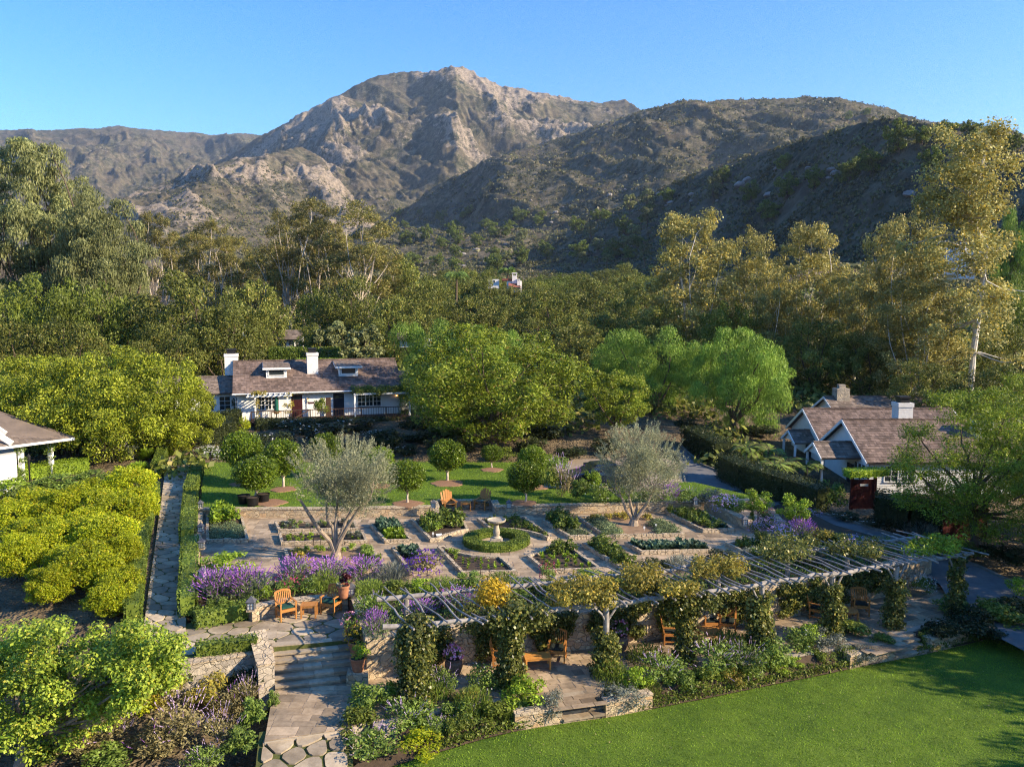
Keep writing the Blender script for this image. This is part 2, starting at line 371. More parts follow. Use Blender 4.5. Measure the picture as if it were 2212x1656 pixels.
LAYERS = [  # crest (vx, vy, distance), foot distance, gully strength, gully size, rockiness, profile power
    ('A', [(-500, 300, 5200), (-200, 290, 5200), (0, 283, 5200), (110, 281, 5200), (150, 280, 5200), (215, 278, 5200), (255, 272, 5200), (300, 279, 5200), (380, 285, 5200), (450, 292, 5200), (530, 290, 5200), (600, 300, 5200), (760, 380, 5000), (1000, 420, 5000)], 2700, 150, 300, .35, 1.0),
    ('B', [(-200, 640, 3600), (120, 560, 3600), (280, 500, 3600), (380, 425, 3550), (470, 352, 3500), (560, 297, 3450), (640, 255, 3400), (720, 213, 3350), (770, 182, 3300), (810, 168, 3300), (850, 158, 3300), (940, 153, 3250), (985, 144, 3200), (1012, 150, 3300), (1035, 167, 3300), (1060, 181, 3300), (1130, 195, 3300), (1200, 207, 3300), (1250, 217, 3300), (1300, 222, 3300), (1350, 215, 3300), (1370, 226, 3250), (1390, 240, 3200), (1500, 300, 3000), (1700, 330, 3000), (2211, 400, 3000)], 1150, 150, 330, .95, 1.15),
    ('S', [(-200, 600, 1500), (150, 505, 1650), (267, 430, 1800), (350, 396, 1900), (440, 362, 2000), (500, 348, 2100), (560, 338, 2200), (610, 328, 2300), (650, 318, 2400), (700, 345, 2400), (760, 420, 2300), (840, 520, 2200)], 950, 70, 200, .95, 1.1),
    ('C', [(500, 640, 1700), (700, 560, 1750), (830, 478, 1800), (960, 405, 1850), (1100, 330, 1900), (1250, 290, 1900), (1390, 241, 1900), (1440, 228, 1900), (1500, 221, 1900), (1600, 216, 1900), (1690, 215, 1900), (1740, 211, 1950), (1830, 219, 1950), (1900, 231, 1950), (1925, 240, 1950), (1945, 254, 1900), (2010, 264, 1800), (2100, 277, 1700), (2211, 296, 1600), (2400, 330, 1500), (2700, 360, 1500)], 430, 75, 210, .22, 1.0),
    ('Dd', [(800, 640, 1250), (950, 600, 1180), (1100, 548, 1090), (1200, 508, 1020), (1350, 446, 910), (1500, 378, 800), (1640, 330, 700), (1760, 298, 620), (1870, 265, 560), (1925, 256, 530), (1980, 266, 505), (2060, 272, 475), (2150, 290, 445), (2211, 303, 425), (2400, 340, 390), (2700, 360, 370)], 190, 20, 95, .25, 1.1),
]
_LD = []
for nm, cr, r0, amp, gs, rk, pw in LAYERS:
    a = [azel(x, y) for x, y, r in cr]
    _LD.append((np.array([q[0] for q in a]), np.array([q[1] for q in a]), np.array([r for x, y, r in cr], float), r0, amp, gs, rk, pw))
def valley(x, y):
    x = np.asarray(x, float); y = np.asarray(y, float)
    A = np.interp(y, *_YA); B = np.interp(y, *_YB); w = sst(.16, .36, x / np.maximum(np.abs(y), 8))
    wl_ = sst(.36, .43, -x / np.maximum(np.abs(y), 8))
    return (A * (1 - w) + B * w) * (1 - wl_) + np.interp(y, *_YL) * wl_
def terrain(x, y, full=False):
    x = np.asarray(x, float); y = np.asarray(y, float)
    r = np.hypot(x, y); az = np.arctan2(x, y)
    h = valley(x, y) + np.where(r > 90, fbm(x / 40, y / 40, 3, 3) * np.clip((r - 90) / 40, 0, 3), 0)
    rock = np.zeros_like(h); lay = np.zeros_like(h)
    for i, (A, E, R, r0, amp, gs, rk, pw) in enumerate(_LD):
        fr = (.50, .46, .55, .46, .60)[i]
        E2 = np.interp(az, A, E); Rc = np.interp(az, A, R)
        Rc = Rc * (1 + .05 * fbm(az * 14, az * 0 + i * 3.1, 40 + i, 3))
        Hc = CAMZ + E2 * Rc; r0v = np.clip(Rc * fr, r0 * .6, Rc * .8)
        t = np.clip((r - r0v) / (Rc - r0v), 0, 1)
        v0 = np.interp(r0v, *_YA)
        front = v0 + (Hc - v0) * (t ** pw)
        back = Hc - np.maximum(0, r - Rc) * .5
        wx = x + fbm(x / gs / 2, y / gs / 2, 5, 3) * gs * .6; wy = y + fbm(x / gs / 2 + 9, y / gs / 2, 6, 3) * gs * .6
        sk = .55 if nm else 0
        g = ridged((wx + wy * .55) / gs, wy / gs * .34, 11 + i, 5)            # 0..1, high on the spurs
        g2 = fbm(x / gs * 3.1, y / gs * 3.1, 21 + i, 4)
        env = np.where(r < Rc, (t * (1 - t ** 3) * 1.9), 0)
        add = ((g - .62) * 1.9 * amp + g2 * amp * .22) * env
        cr_n = fbm(az * 60, az * 0, 70 + i, 4) * .0016 * Rc * (t > .0)
        hh = np.where(r < Rc, front, back) + add + cr_n * sst(.6, 1, t)
        use = (hh > h) & (Hc > v0 + 2) & (t > 0)
        h = np.where(use, hh, h)
        if full:
            k = rk * np.clip(.25 + (g - .55) * 2.2 + fbm(x / gs * 1.3, y / gs * 1.3, 55 + i, 3) * 1.3, 0, 1) * sst(.05, .35, t)
            rock = np.where(use, k, rock); lay = np.where(use, i + 1, lay)
    bumpy = sst(150, 300, r)
    h = h + bumpy * (vnoise(x / 7, y / 7, 91) + .6 * vnoise(x / 3.3, y / 3.3, 92)) * np.clip(.8 + r / 1100, .8, 3.2)
    h = h + sst(900, 2000, r) * rock * (ridged(x / 42, y / 60, 95, 3) - .5) * 26
    if full: return h, rock, lay
    return h
def ground(x, y): return float(terrain(np.array([x]), np.array([y]))[0])
def hit(vx, vy, r0=120, r1=6000):
    d = ray(vx, vy); t = np.exp(np.linspace(math.log(r0), math.log(r1), 900))
    z = CAMZ + d[2] * t; h = terrain(d[0] * t, d[1] * t); k = np.argmax(h > z)
    return np.array([d[0] * t[k], d[1] * t[k], h[k]])
def build_ground():
    az = np.concatenate([np.linspace(-math.pi, -.68, 40)[:-1], np.linspace(-.68, .68, 1000), np.linspace(.68, math.pi, 40)[1:]])
    rr = np.concatenate([np.exp(np.linspace(math.log(3), math.log(150), 110))[:-1], np.exp(np.linspace(math.log(150), math.log(9000), 900))])
    AZ, RR = np.meshgrid(az, rr); X = RR * np.sin(AZ); Y = RR * np.cos(AZ)
    Z, rock, lay = terrain(X, Y, True)
    nr, na = X.shape
    V = np.stack([X, Y, Z], -1).reshape(-1, 3)
    i = np.arange(nr - 1)[:, None] * na + np.arange(na - 1)[None]
    F = np.stack([i, i + 1, i + na + 1, i + na], -1).reshape(-1, 4)[:, ::-1]
    m, nt, b, out = newmat('hillside'); b.inputs['Roughness'].default_value = .95; b.inputs['Specular IOR Level'].default_value = .1
    c = coords(nt, world=True)
    at = nd(nt, 'ShaderNodeAttribute', attribute_name='rocky')
    far = nd(nt, 'ShaderNodeAttribute', attribute_name='layer')
    n1a = noise(nt, c, .16, 6, .8); n1b = noise(nt, c, .042, 5, .72); n1m = nd(nt, 'ShaderNodeMath', operation='MULTIPLY_ADD'); nt.links.new(n1b, n1m.inputs[0]); n1m.inputs[1].default_value = .62; n1q = nd(nt, 'ShaderNodeMath', operation='MULTIPLY'); nt.links.new(n1a, n1q.inputs[0]); n1q.inputs[1].default_value = .38; nt.links.new(n1q.outputs[0], n1m.inputs[2]); n1 = n1m.outputs[0]; n2 = noise(nt, c, .012, 4); n3 = noise(nt, c, .048, 8, .8)
    veg = ramp(nt, n1, [(.42, (.018, .024, .014)), (.50, (.064, .066, .038)), (.58, (.165, .145, .098))])
    veg = mixc(nt, ramp(nt, n2, [(.4, (0, 0, 0)), (.62, (1, 1, 1))]), veg, mixc(nt, .5, veg, (.15, .115, .08)))
    rk = ramp(nt, noise(nt, c, .16, 5, .8), [(.36, (.13, .105, .08)), (.62, (.36, .295, .225))])
    mm = nd(nt, 'ShaderNodeMath', operation='MULTIPLY_ADD'); nt.links.new(at.outputs['Fac'], mm.inputs[0]); mm.inputs[1].default_value = .25; nt.links.new(n3, mm.inputs[2])
    k = ramp(nt, mm.outputs[0], [(.655, (0, 0, 0)), (.70, (1, 1, 1))])
    hill = mixc(nt, k, veg, rk)
    near = ramp(nt, noise(nt, c, .5, 5, .7), [(.35, (.085, .065, .042)), (.65, (.19, .145, .09))])
    lf = nd(nt, 'ShaderNodeMath', operation='LESS_THAN'); nt.links.new(far.outputs['Fac'], lf.inputs[0]); lf.inputs[1].default_value = .5
    nt.links.new(mixc(nt, lf.outputs[0], hill, near), b.inputs['Base Color'])
    bump(nt, b, n1, 1.0, 5.0)
    M['ground'] = m
    me = npmesh('ground', V, F, 'ground', True)
    for nme, arr in (('rocky', rock), ('layer', lay)):
        a = me.attributes.new(nme, 'FLOAT', 'POINT'); a.data.foreach_set('value', arr.ravel().astype(np.float32))
    o = link('ground', me); tag(o, 'valley floor rising to rocky chaparral mountains', None, None, 'structure')
build_ground()
# ------------------------------------------------------------------ paving, lawns, walls, steps
def struct(name, o, note=None): return tag(o, note, None, None, 'structure')
def world(pts, z): return [G(x, y, z) for x, y in pts]
def xy(pts, z): return [tuple(G(x, y, z)[:2]) for x, y in pts]
def clip_convex(P, C):
    """polygon P clipped by the convex polygon C (both lists of (x, y), C counter-clockwise)."""
    out = P
    for i in range(len(C)):
        a = C[i]; b = C[(i + 1) % len(C)]; inp = out; out = []
        f = lambda p: (b[0] - a[0]) * (p[1] - a[1]) - (b[1] - a[1]) * (p[0] - a[0])
        for j in range(len(inp)):
            p, q = inp[j], inp[(j + 1) % len(inp)]; fp, fq = f(p), f(q)
            if fp >= 0: out.append(p)
            if (fp >= 0) != (fq >= 0):
                t = fp / (fp - fq); out.append((p[0] + (q[0] - p[0]) * t, p[1] + (q[1] - p[1]) * t))
        if not out: return []
    return out
def ccw(P):
    A = sum(P[i][0] * P[(i + 1) % len(P)][1] - P[(i + 1) % len(P)][0] * P[i][1] for i in range(len(P)))
    return P if A > 0 else P[::-1]
def inset(P, d):
    n = len(P); out = []
    P = ccw(P)
    for i in range(n):
        a, b, c = np.array(P[i - 1]), np.array(P[i]), np.array(P[(i + 1) % n])
        e1 = (b - a) / np.linalg.norm(b - a); e2 = (c - b) / np.linalg.norm(c - b)
        n1 = np.array([-e1[1], e1[0]]); n2 = np.array([-e2[1], e2[0]]); m = n1 + n2; m = m / max(.3, (m @ m)) * 2
        out.append(tuple(b + m * d))
    return out
def shrink(P, d):
    P = ccw(P); q = P
    for i in range(len(P)):
        a = np.array(P[i]); b = np.array(P[(i + 1) % len(P)]); e = b - a; L = np.linalg.norm(e)
        if L < 1e-4: continue
        nn = np.array([-e[1], e[0]]) / L; a2 = a + nn * d
        h = [tuple(a2 - e / L * 50), tuple(a2 + e / L * 50), tuple(a2 + e / L * 50 + nn * 100), tuple(a2 - e / L * 50 + nn * 100)]
        q = clip_convex(q, h)
        if not q: return []
    return q
def ashlar(u0, u1, v0, v1, rng, rowh=(.3, .62), ln=(.35, 1.05)):
    v = v0
    while v < v1:
        h = rng.uniform(*rowh); u = u0 - rng.uniform(0, .8)
        while u < u1:
            w = rng.uniform(*ln); yield [(max(u, u0), v), (min(u + w, u1), v), (min(u + w, u1), min(v + h, v1)), (max(u, u0), min(v + h, v1))] if u + w > u0 else []
            u += w
        v += h
def voronoi(u0, u1, v0, v1, size, rng, asp=1.0, joint=.05):
    nu = max(1, int((u1 - u0) / (size * asp))); nv = max(1, int((v1 - v0) / size)); pts = []
    for j in range(-1, nv + 1):
        for i in range(-1, nu + 1):
            pts.append((u0 + (i + .5 + (j % 2) * .5 + rng.uniform(-.28, .28)) * (u1 - u0) / nu, v0 + (j + .5 + rng.uniform(-.28, .28)) * (v1 - v0) / nv))
    P = np.array(pts); box = [(u0, v0), (u1, v0), (u1, v1), (u0, v1)]
    for i, p in enumerate(P):
        c = [(p[0] - 4, p[1] - 4), (p[0] + 4, p[1] - 4), (p[0] + 4, p[1] + 4), (p[0] - 4, p[1] + 4)]
        d = np.hypot(*(P - p).T)
        for k in np.argsort(d)[1:14]:
            mid = (p + P[k]) / 2; e = p - P[k]; e = e / np.linalg.norm(e); t = np.array([e[1], -e[0]])
            h = [tuple(mid - t * 20), tuple(mid + t * 20), tuple(mid + t * 20 + e * 40), tuple(mid - t * 20 + e * 40)]
            c = clip_convex(c, ccw(h))
            if not c: break
        if c: c = clip_convex(c, box)
        if len(c) > 2: c = shrink(c, joint)
        if len(c) > 2:                                            # rounded corners
            for _ in range(1):
                q = []
                for a, b in zip(c, c[1:] + c[:1]):
                    q += [(a[0] * .8 + b[0] * .2, a[1] * .8 + b[1] * .2), (a[0] * .22 + b[0] * .78, a[1] * .22 + b[1] * .78)]
                c = q
            yield c
def slabs(name, cells, mp, mat, th=.03, jig=0.0, rng=None):
    mb = MB()
    for c in cells:
        if len(c) < 3: continue
        q = [mp(u, v) for u, v in c]; dz = rng.uniform(-jig, jig) if rng else 0
        n = len(q); vs = [(p[0], p[1], p[2] + dz) for p in q] + [(p[0], p[1], p[2] + dz - th) for p in q]
        mb.add(vs, [tuple(range(n))] + [(i, n + i, n + (i + 1) % n, (i + 1) % n) for i in range(n)])
    return mb.build(name, mat)
def sheet(name, pts, mat):
    me = bpy.data.meshes.new(name); me.from_pydata([tuple(p) for p in pts], [], [tuple(range(len(pts)))]); me.update()
    import bmesh
    bm = bmesh.new(); bm.from_mesh(me); bmesh.ops.recalc_face_normals(bm, faces=bm.faces)
    if bm.faces[0].normal.z < 0: bmesh.ops.reverse_faces(bm, faces=bm.faces)
    bmesh.ops.triangulate(bm, faces=bm.faces); bm.to_mesh(me); bm.free(); me.materials.append(M[mat]); return link(name, me)
R0 = random.Random(5)
Z_TER, Z_PAT, Z_LAWN, Z_UP = -1.5, -.5, -2.1, .5
# wall line of the pergola terrace (base at the terrace level)
WALL = [tuple(G(x, y, Z_TER)[:2]) for x, y in [(793, 1469), (930, 1442), (1100, 1421), (1263, 1402), (1404, 1382), (1560, 1357), (1700, 1334), (1810, 1312), (1930, 1283), (2010, 1258)]]
EDGE = [tuple(G(x, y, Z_LAWN)[:2]) for x, y in [(700, 1700), (955, 1622), (1045, 1595), (1125, 1576), (1216, 1561), (1303, 1550), (1410, 1530), (1520, 1509), (1645, 1483), (1801, 1452), (1873, 1436), (2002, 1411), (2100, 1388), (2230, 1352), (2500, 1290)]]
# garden platform
front = WALL
gp = [tuple(G(790, 1383, -.02)[:2]), tuple(G(745, 1275, 0)[:2]), tuple(G(560, 1300, -.1)[:2]), tuple(G(425, 1300, -.1)[:2]), tuple(G(425, 1098, 0)[:2]), tuple(G(1000, 1085, 0)[:2]), tuple(G(1690, 1075, 0)[:2]), tuple(G(1800, 1130, 0)[:2])]
plat = WALL[::-1] + gp[1:]
plat = [(x, y + .35) if i < len(WALL) else (x, y) for i, (x, y) in enumerate(plat)]
o = MB().prism(plat, -2.2, -.06).build('planting_ground', 'soil'); struct('', o)
# slabbed floor of the kitchen garden
C1 = ccw(xy([(434, 1262), (1000, 1256), (1250, 1262), (1560, 1235), (1735, 1178), (1650, 1086), (1000, 1100), (434, 1112)], 0))
def mp0(u, v): return (u, v, .0)
us = [p[0] for p in C1]; vsq = [p[1] for p in C1]
hull = ccw(xy([(434, 1262), (1250, 1262), (1560, 1238), (1735, 1178), (1660, 1084), (434, 1112)], 0))
cells = []
ca, sa = math.cos(.05), math.sin(.05)
for c in ashlar(min(us) - 3, max(us) + 3, min(vsq) - 3, max(vsq) + 3, R0):
    if c:
        c = [(x + .006 * 0, y) for x, y in c]; c = shrink(c, .011)
        if c: c = clip_convex([(x * ca - y * sa + 1.5, x * sa + y * ca) for x, y in c], hull)
        if len(c) > 2: cells.append(c)
struct('', slabs('garden_paving', cells, mp0, 'paver', .03, .003, R0))
struct('', MB().prism(hull, -.5, -.012).build('paving_bed', 'mortar'))
# terrace under the pergola, laid along the wall
def polyat(P, n):
    P = np.array(P); s = np.concatenate([[0], np.cumsum(np.hypot(*np.diff(P, axis=0).T))]); q = np.linspace(0, s[-1], n)
    return np.stack([np.interp(q, s, P[:, 0]), np.interp(q, s, P[:, 1])], 1), s[-1]
WP, WL = polyat(WALL, 60)
def along(P, L, s):
    t = np.clip(s / L, -.3, 1.3) * (len(P) - 1); i = int(np.clip(math.floor(t), 0, len(P) - 2)); p = P[i] + (P[i + 1] - P[i]) * (t - i); d = P[min(i + 2, len(P) - 1)] - P[max(i - 1, 0)]; d = d / np.hypot(*d)
    return p, d
def mpT(u, v):
    p, d = along(WP, WL, u); return (p[0] + d[1] * v, p[1] - d[0] * v, Z_TER)
def stairside(u, v):
    q = mpT(u, v); return any(a < VCX + FV * q[0] / q[1] < b for a, b in ((1168, 1305), (1890, 1990)))
cells = [shrink(c, .012) for c in ashlar(-.6, WL + 2.2, -.1, 4.25, R0, (.28, .52), (.35, .95)) if c]
cells = [c for c in cells if c and (max(p[1] for p in c) < 3.3 or stairside(sum(p[0] for p in c) / len(c), 3.8))]
struct('', slabs('terrace_paving', cells, mpT, 'paver', .03, .003, R0))
ev = [mpT(u, 3.75) for u in np.linspace(-2.2, WL + 4, 30)]
EP, EL = polyat(EDGE, 30)
q = [(p[0], p[1], Z_TER - .06) for p in ev] + [(p[0], p[1], Z_LAWN + .02) for p in EP[::-1]]
def strip(name, A, Bq, mat):
    n = len(A); me = bpy.data.meshes.new(name); me.from_pydata([tuple(p) for p in A] + [tuple(p) for p in Bq], [], [(i, n + i, n + i + 1, i + 1) for i in range(n - 1) if not any(a < VCX + FV * (A[i][0] + Bq[i + 1][0]) / (A[i][1] + Bq[i + 1][1]) < b for a, b in ((1170, 1318), (1885, 2015)))]); me.update(); me.materials.append(M[mat]); return link(name, me)
struct('', strip('border_soil', [(p[0], p[1], Z_TER - .06) for p in [mpT(u, 3.2) for u in np.linspace(1.0, WL + 3.5, 60)]], [(p[0], p[1], Z_LAWN + .02) for p in polyat(EDGE, 60)[0]], 'soil'))
q = [mpT(u, -.1) for u in np.linspace(-.6, WL + 2.2, 40)] + [mpT(u, 3.15) for u in np.linspace(WL + 2.2, -.6, 40)]
struct('', MB().prism([p[:2] for p in q], -2.4, Z_TER - .012).build('terrace_bed', 'mortar'))
# round lawn below the terrace
lw = EDGE + [(60, 20), (60, 2), (-6, 2), (EDGE[0][0], 16)]
struct('', sheet('lawn', [(x, y, Z_LAWN) for x, y in lw], 'lawn'))
# flagstone patio, landing and the path down to the lawn
def quad(a, b, c, d):                       # bilinear map of (u, v) in metres on a quad of four world points
    a, b, c, d = map(np.array, (a, b, c, d)); Lu = (np.linalg.norm(b - a) + np.linalg.norm(c - d)) / 2; Lv = (np.linalg.norm(d - a) + np.linalg.norm(c - b)) / 2
    def f(u, v):
        s, t = u / Lu, v / Lv; return tuple((a * (1 - s) + b * s) * (1 - t) + (d * (1 - s) + c * s) * t)
    return f, Lu, Lv
def flagpath(nm, corners, size, asp, joint, off=.0):
    f, Lu, Lv = quad(*corners)
    o = slabs(nm + '_paving', list(voronoi(0, Lu, 0, Lv, size, R0, asp, joint)), lambda u, v: tuple(np.array(f(u, v)) + [0, 0, off]), 'flag', .06, .006, R0); struct('', o)
    n = 14; P = [f(Lu * i / n, 0) for i in range(n + 1)] + [f(Lu, Lv * i / n) for i in range(1, n + 1)] + [f(Lu * i / n, Lv) for i in range(n - 1, -1, -1)] + [f(0, Lv * i / n) for i in range(n - 1, 0, -1)]
    return f, Lu, Lv
PX = [(360, 985, .62), (415, 985, .62)], [(306, 1372, Z_PAT), (402, 1372, Z_PAT)]
pa, pb = [G(*p) for p in PX[0]]; pc, pd = [G(*p) for p in PX[1]]
mid1, mid2 = G(348, 1075, .25), G(408, 1075, .25)
flagpath('garden_path', (pa, pb, mid2, mid1), .52, 1.6, .022)
flagpath('garden_path', (mid1, mid2, pd, pc), .50, 1.65, .024)
def slope_sheet(nm, pts, mat, dz=-.03): return struct('', sheet(nm, [(p[0], p[1], p[2] + dz) for p in pts], mat))
slope_sheet('path_turf', [pa, pb, mid2, mid1], 'jointgrass'); slope_sheet('path_turf', [mid1, mid2, pd, pc], 'jointgrass')
pt = [G(300, 1420, Z_PAT), G(770, 1384, Z_PAT), G(760, 1320, Z_PAT), G(545, 1322, Z_PAT), G(400, 1362, Z_PAT), G(300, 1372, Z_PAT)]
f, Lu, Lv = flagpath('patio', (G(305, 1425, Z_PAT), G(600, 1391, Z_PAT), G(600, 1330, Z_PAT), G(340, 1366, Z_PAT)), .62, 1.5, .035)
flagpath('patio', (G(600, 1392, Z_PAT), G(772, 1376, Z_PAT), G(752, 1306, Z_PAT), G(560, 1322, Z_PAT)), .62, 1.5, .035)
struct('', MB().prism(xy([(290, 1440), (596, 1396), (772, 1378), (765, 1290), (560, 1300), (330, 1366)], Z_PAT), -1.7, Z_PAT - .025).build('patio_turf', 'jointgrass'))
zf = Z_TER - .02
flagpath('lower_path', (G(545, 1760, -2.0), G(760, 1740, -2.0), G(748, 1560, zf), G(566, 1592, zf)), .60, 1.35, .045)
struct('', sheet('lower_turf', [(*G(540, 1765, -2.03)[:2], -2.03), (*G(765, 1745, -2.03)[:2], -2.03), (*G(760, 1545, zf - .03)[:2], zf - .03), (*G(560, 1580, zf - .03)[:2], zf - .03)], 'jointgrass'))
hl = ccw(xy([(571, 1600), (760, 1570), (850, 1530), (800, 1466), (590, 1492)], Z_TER))
cells = []
for c in ashlar(-13, 1, 22, 34, R0, (.3, .55), (.35, .95)):
    if c:
        c = shrink(c, .012); c = clip_convex(c, hl) if c else []
        if len(c) > 2: cells.append(c)
struct('', slabs('landing_paving', cells, lambda u, v: (u, v, Z_TER + .007), 'paver', .03, .003, R0))
struct('', MB().prism(hl, -2.4, Z_TER - .008).build('landing_bed', 'mortar'))

# upper lawn with its stone wall, alcove and gravel court
UPW = [(430, 1118), (560, 1117), (760, 1116), (948, 1112)]
UPE = [(1068, 1112), (1250, 1108), (1420, 1104), (1560, 1100), (1655, 1096)]
w1 = xy(UPW, 0); w2 = xy(UPE, 0)
al = [tuple(np.array(w1[-1]) + np.array([-.25, 1.55])), tuple(np.array(w2[0]) + np.array([-.25, 1.55]))]
lawn_poly = w1 + al + w2 + xy([(1500, 1040), (1185, 1035), (1185, 980), (1050, 972), (830, 985), (500, 990), (440, 1000)], Z_UP)
struct('', MB().prism([(x, y + (.3 if i < len(w1) + 2 + len(w2) else 0)) for i, (x, y) in enumerate(lawn_poly)], -1.0, Z_UP - .03).build('upper_lawn', 'lawn'))
def wallrun(name, pts, z0, z1, th, mat, label, cat='stone wall', cap=True, parent=None):
    """a masonry wall along a polyline, thickness laid to the left of the run."""
    P = np.array([p[:2] for p in pts], float); n = len(P); N = []
    for i in range(n):
        d = P[min(i + 1, n - 1)] - P[max(i - 1, 0)]; d = d / np.hypot(*d); N.append((-d[1], d[0]))
    N = np.array(N); Q = P + N * th
    z1 = z1 if hasattr(z1, '__len__') else [z1] * n
    mb = MB()
    for i in range(n - 1):
        a, b, c, d = P[i], P[i + 1], Q[i + 1], Q[i]
        mb.add([(*a, z0), (*b, z0), (*c, z0), (*d, z0), (*a, z1[i]), (*b, z1[i + 1]), (*c, z1[i + 1]), (*d, z1[i])], [(0, 1, 5, 4), (2, 3, 7, 6), (4, 5, 6, 7)] + ([(3, 0, 4, 7)] if i == 0 else []) + ([(1, 2, 6, 5)] if i == n - 2 else []))
    e = mb.build(name, mat, parent)
    if label: tag(e, label, cat)
    if cap:
        r = random.Random(len(pts) * 7 + int(th * 100)); mc = MB()
        L = np.concatenate([[0], np.cumsum(np.hypot(*np.diff(P, axis=0).T))]); s = -.03
        at = lambda q, A: np.array([np.interp(q, L, A[:, 0]), np.interp(q, L, A[:, 1]), np.interp(q, L, z1)])
        while s < L[-1]:
            w = min(r.uniform(.45, 1.0), L[-1] + .03 - s); a0, a1 = s + .006, s + w - .006; h = .075 + r.uniform(-.008, .008)
            i0, i1, o0, o1 = at(a0, P), at(a1, P), at(a0, Q), at(a1, Q)
            ex = (i0 - o0) / th * .035; ex[2] = 0; ey = (i1 - o1) / th * .035; ey[2] = 0
            b = [i0 + ex, i1 + ey, o1 - ey, o0 - ex]
            mc.add([(*p[:2], p[2] + .002) for p in b] + [(*p[:2], p[2] + h) for p in b], [(4, 5, 6, 7), (0, 1, 5, 4), (1, 2, 6, 5), (2, 3, 7, 6), (3, 0, 4, 7)]); s += w
        mc.build('coping', 'curb', e)
    return e
wallrun('garden_wall', w1, -.1, Z_UP - .07, .4, 'stonewall', 'tan field stone wall between orange tree lawn and vegetable beds')
wallrun('garden_wall', w2, -.1, Z_UP - .07, .4, 'stonewall', 'stone retaining wall behind the right olive tree under flowering shrubs')
wallrun('alcove_wall', [w1[-1], al[0]], -.1, Z_UP - .07, .35, 'greystone', 'short wall end left of the two slatted lawn chairs', cap=True)
wallrun('alcove_wall', [tuple(np.array(al[0]) + [.0, 0]), al[1]], -.1, Z_UP - .09, .35, 'greystone', 'low grey wall behind the two slatted lawn chairs')
wallrun('alcove_wall', [al[1], w2[0]], -.1, Z_UP - .07, .35, 'greystone', 'short wall end right of the two slatted lawn chairs')
# left low wall of the garden, carrying lanterns
lwl = [G(440, 1112, 0), G(437, 1150, 0), G(432, 1205, 0), G(427, 1262, 0)]
wallrun('garden_wall', [p[:2] for p in lwl], -.6, .28, -.36, 'stonewall', 'low stone wall with lanterns between flagstone path and garden')
# right low wall sloping beside the driveway
rwl = [c7(1, 1160), c7(60, 1180), c7(180, 1225), c7(290, 1275)]
rp = [G(x, y + 9, 0)[:2] for x, y in rwl]
wallrun('garden_wall', rp, -.6, [.5, .5, .45, .4], .35, 'stonewall', 'curved stone wall ending in a lantern beside the driveway')
# retaining wall of the pergola terrace
wallrun('retaining_wall', [(p[0], p[1]) for p in WP[::4]] + [tuple(WP[-1])], -2.2, -.09, .4, 'stonewall', 'long curved stone retaining wall under the rustic pergola')
# stair flank walls and patio walls
ctop = G(792, 1383, 0)
wallrun('stair_wall', [G(757, 1286, .02)[:2], G(792, 1469, Z_TER)[:2]], -2.2, [.02, -.05], .42, 'stonewall', 'thick stone wall right of the stairs topped with grey coping')
wallrun('stair_wall', [G(594, 1487, Z_TER)[:2], G(572, 1384, Z_PAT)[:2]], -2.2, [-.62, -.12], .55, 'greystone', 'squat stone pier wall left of the garden stairs')
wallrun('patio_wall', [G(545, 1342, Z_PAT)[:2], G(580, 1333, Z_PAT)[:2], G(660, 1322, Z_PAT)[:2], G(752, 1315, Z_PAT)[:2]], -1, -.02, .38, 'stonewall', 'low stone seat wall behind the cushioned patio chairs')
wallrun('patio_wall', [G(250, 1456, Z_PAT)[:2], G(400, 1434, Z_PAT)[:2], G(592, 1404, Z_PAT)[:2]], -2.3, -.56, .4, 'greystone', 'rough stone wall under the clipped rosemary beside the stairs')
# stairs
def stairs(label, a0, a1, b0, b1, n, zb, zt, mat='tread'):
    """n steps between the bottom edge a0-a1 and the top edge b0-b1."""
    e = empty('stone_stairs', (0, 0, 0), label, 'stairs'); a0, a1, b0, b1 = [np.array(p[:2]) for p in (a0, a1, b0, b1)]
    r = random.Random(n)
    for i in range(n):
        t0, t1 = i / n, (i + 1) / n + .02
        p0, p1, p2, p3 = a0 + (b0 - a0) * t0, a1 + (b1 - a1) * t0, a1 + (b1 - a1) * t1, a0 + (b0 - a0) * t1
        zz = zb + (zt - zb) * (i + 1) / n; mb = MB(); k = 3; cuts = [0] + sorted(r.uniform(.22, .78) for _ in range(2)) + [1]
        if cuts[2] - cuts[1] < .15: cuts = [0, .36, .7, 1]
        for j in range(3):
            c0, c1 = cuts[j] + .002, cuts[j + 1] - .002; dz = r.uniform(-.012, .012); ov = (p0 - p3) / np.linalg.norm(p0 - p3) * r.uniform(0, .035)
            fw = (p0 - p3) / np.linalg.norm(p0 - p3); mb.prism([tuple(p0 + (p1 - p0) * c0 + ov), tuple(p0 + (p1 - p0) * c1 + ov), tuple(p3 + (p2 - p3) * c1), tuple(p3 + (p2 - p3) * c0)], zz - .075, zz + dz); mb.prism([tuple(p0 + (p1 - p0) * c0 - fw * .05), tuple(p0 + (p1 - p0) * c1 - fw * .05), tuple(p3 + (p2 - p3) * c1), tuple(p3 + (p2 - p3) * c0)], zz - (zt - zb) / n - .25, zz - .077)
        mb.build('step', mat, e)
    return e
stairs('wide weathered stone stairs between patio and pergola terrace', G(594, 1492, Z_TER), G(795, 1468, Z_TER), G(585, 1388, Z_PAT), G(770, 1372, Z_PAT), 6, Z_TER, Z_PAT)
stairs('short stone steps from pergola terrace down to sunny lawn', G(1218, 1563, Z_LAWN), G(1306, 1549, Z_LAWN), G(1176, 1503, Z_TER), G(1290, 1486, Z_TER), 4, Z_LAWN, Z_TER)
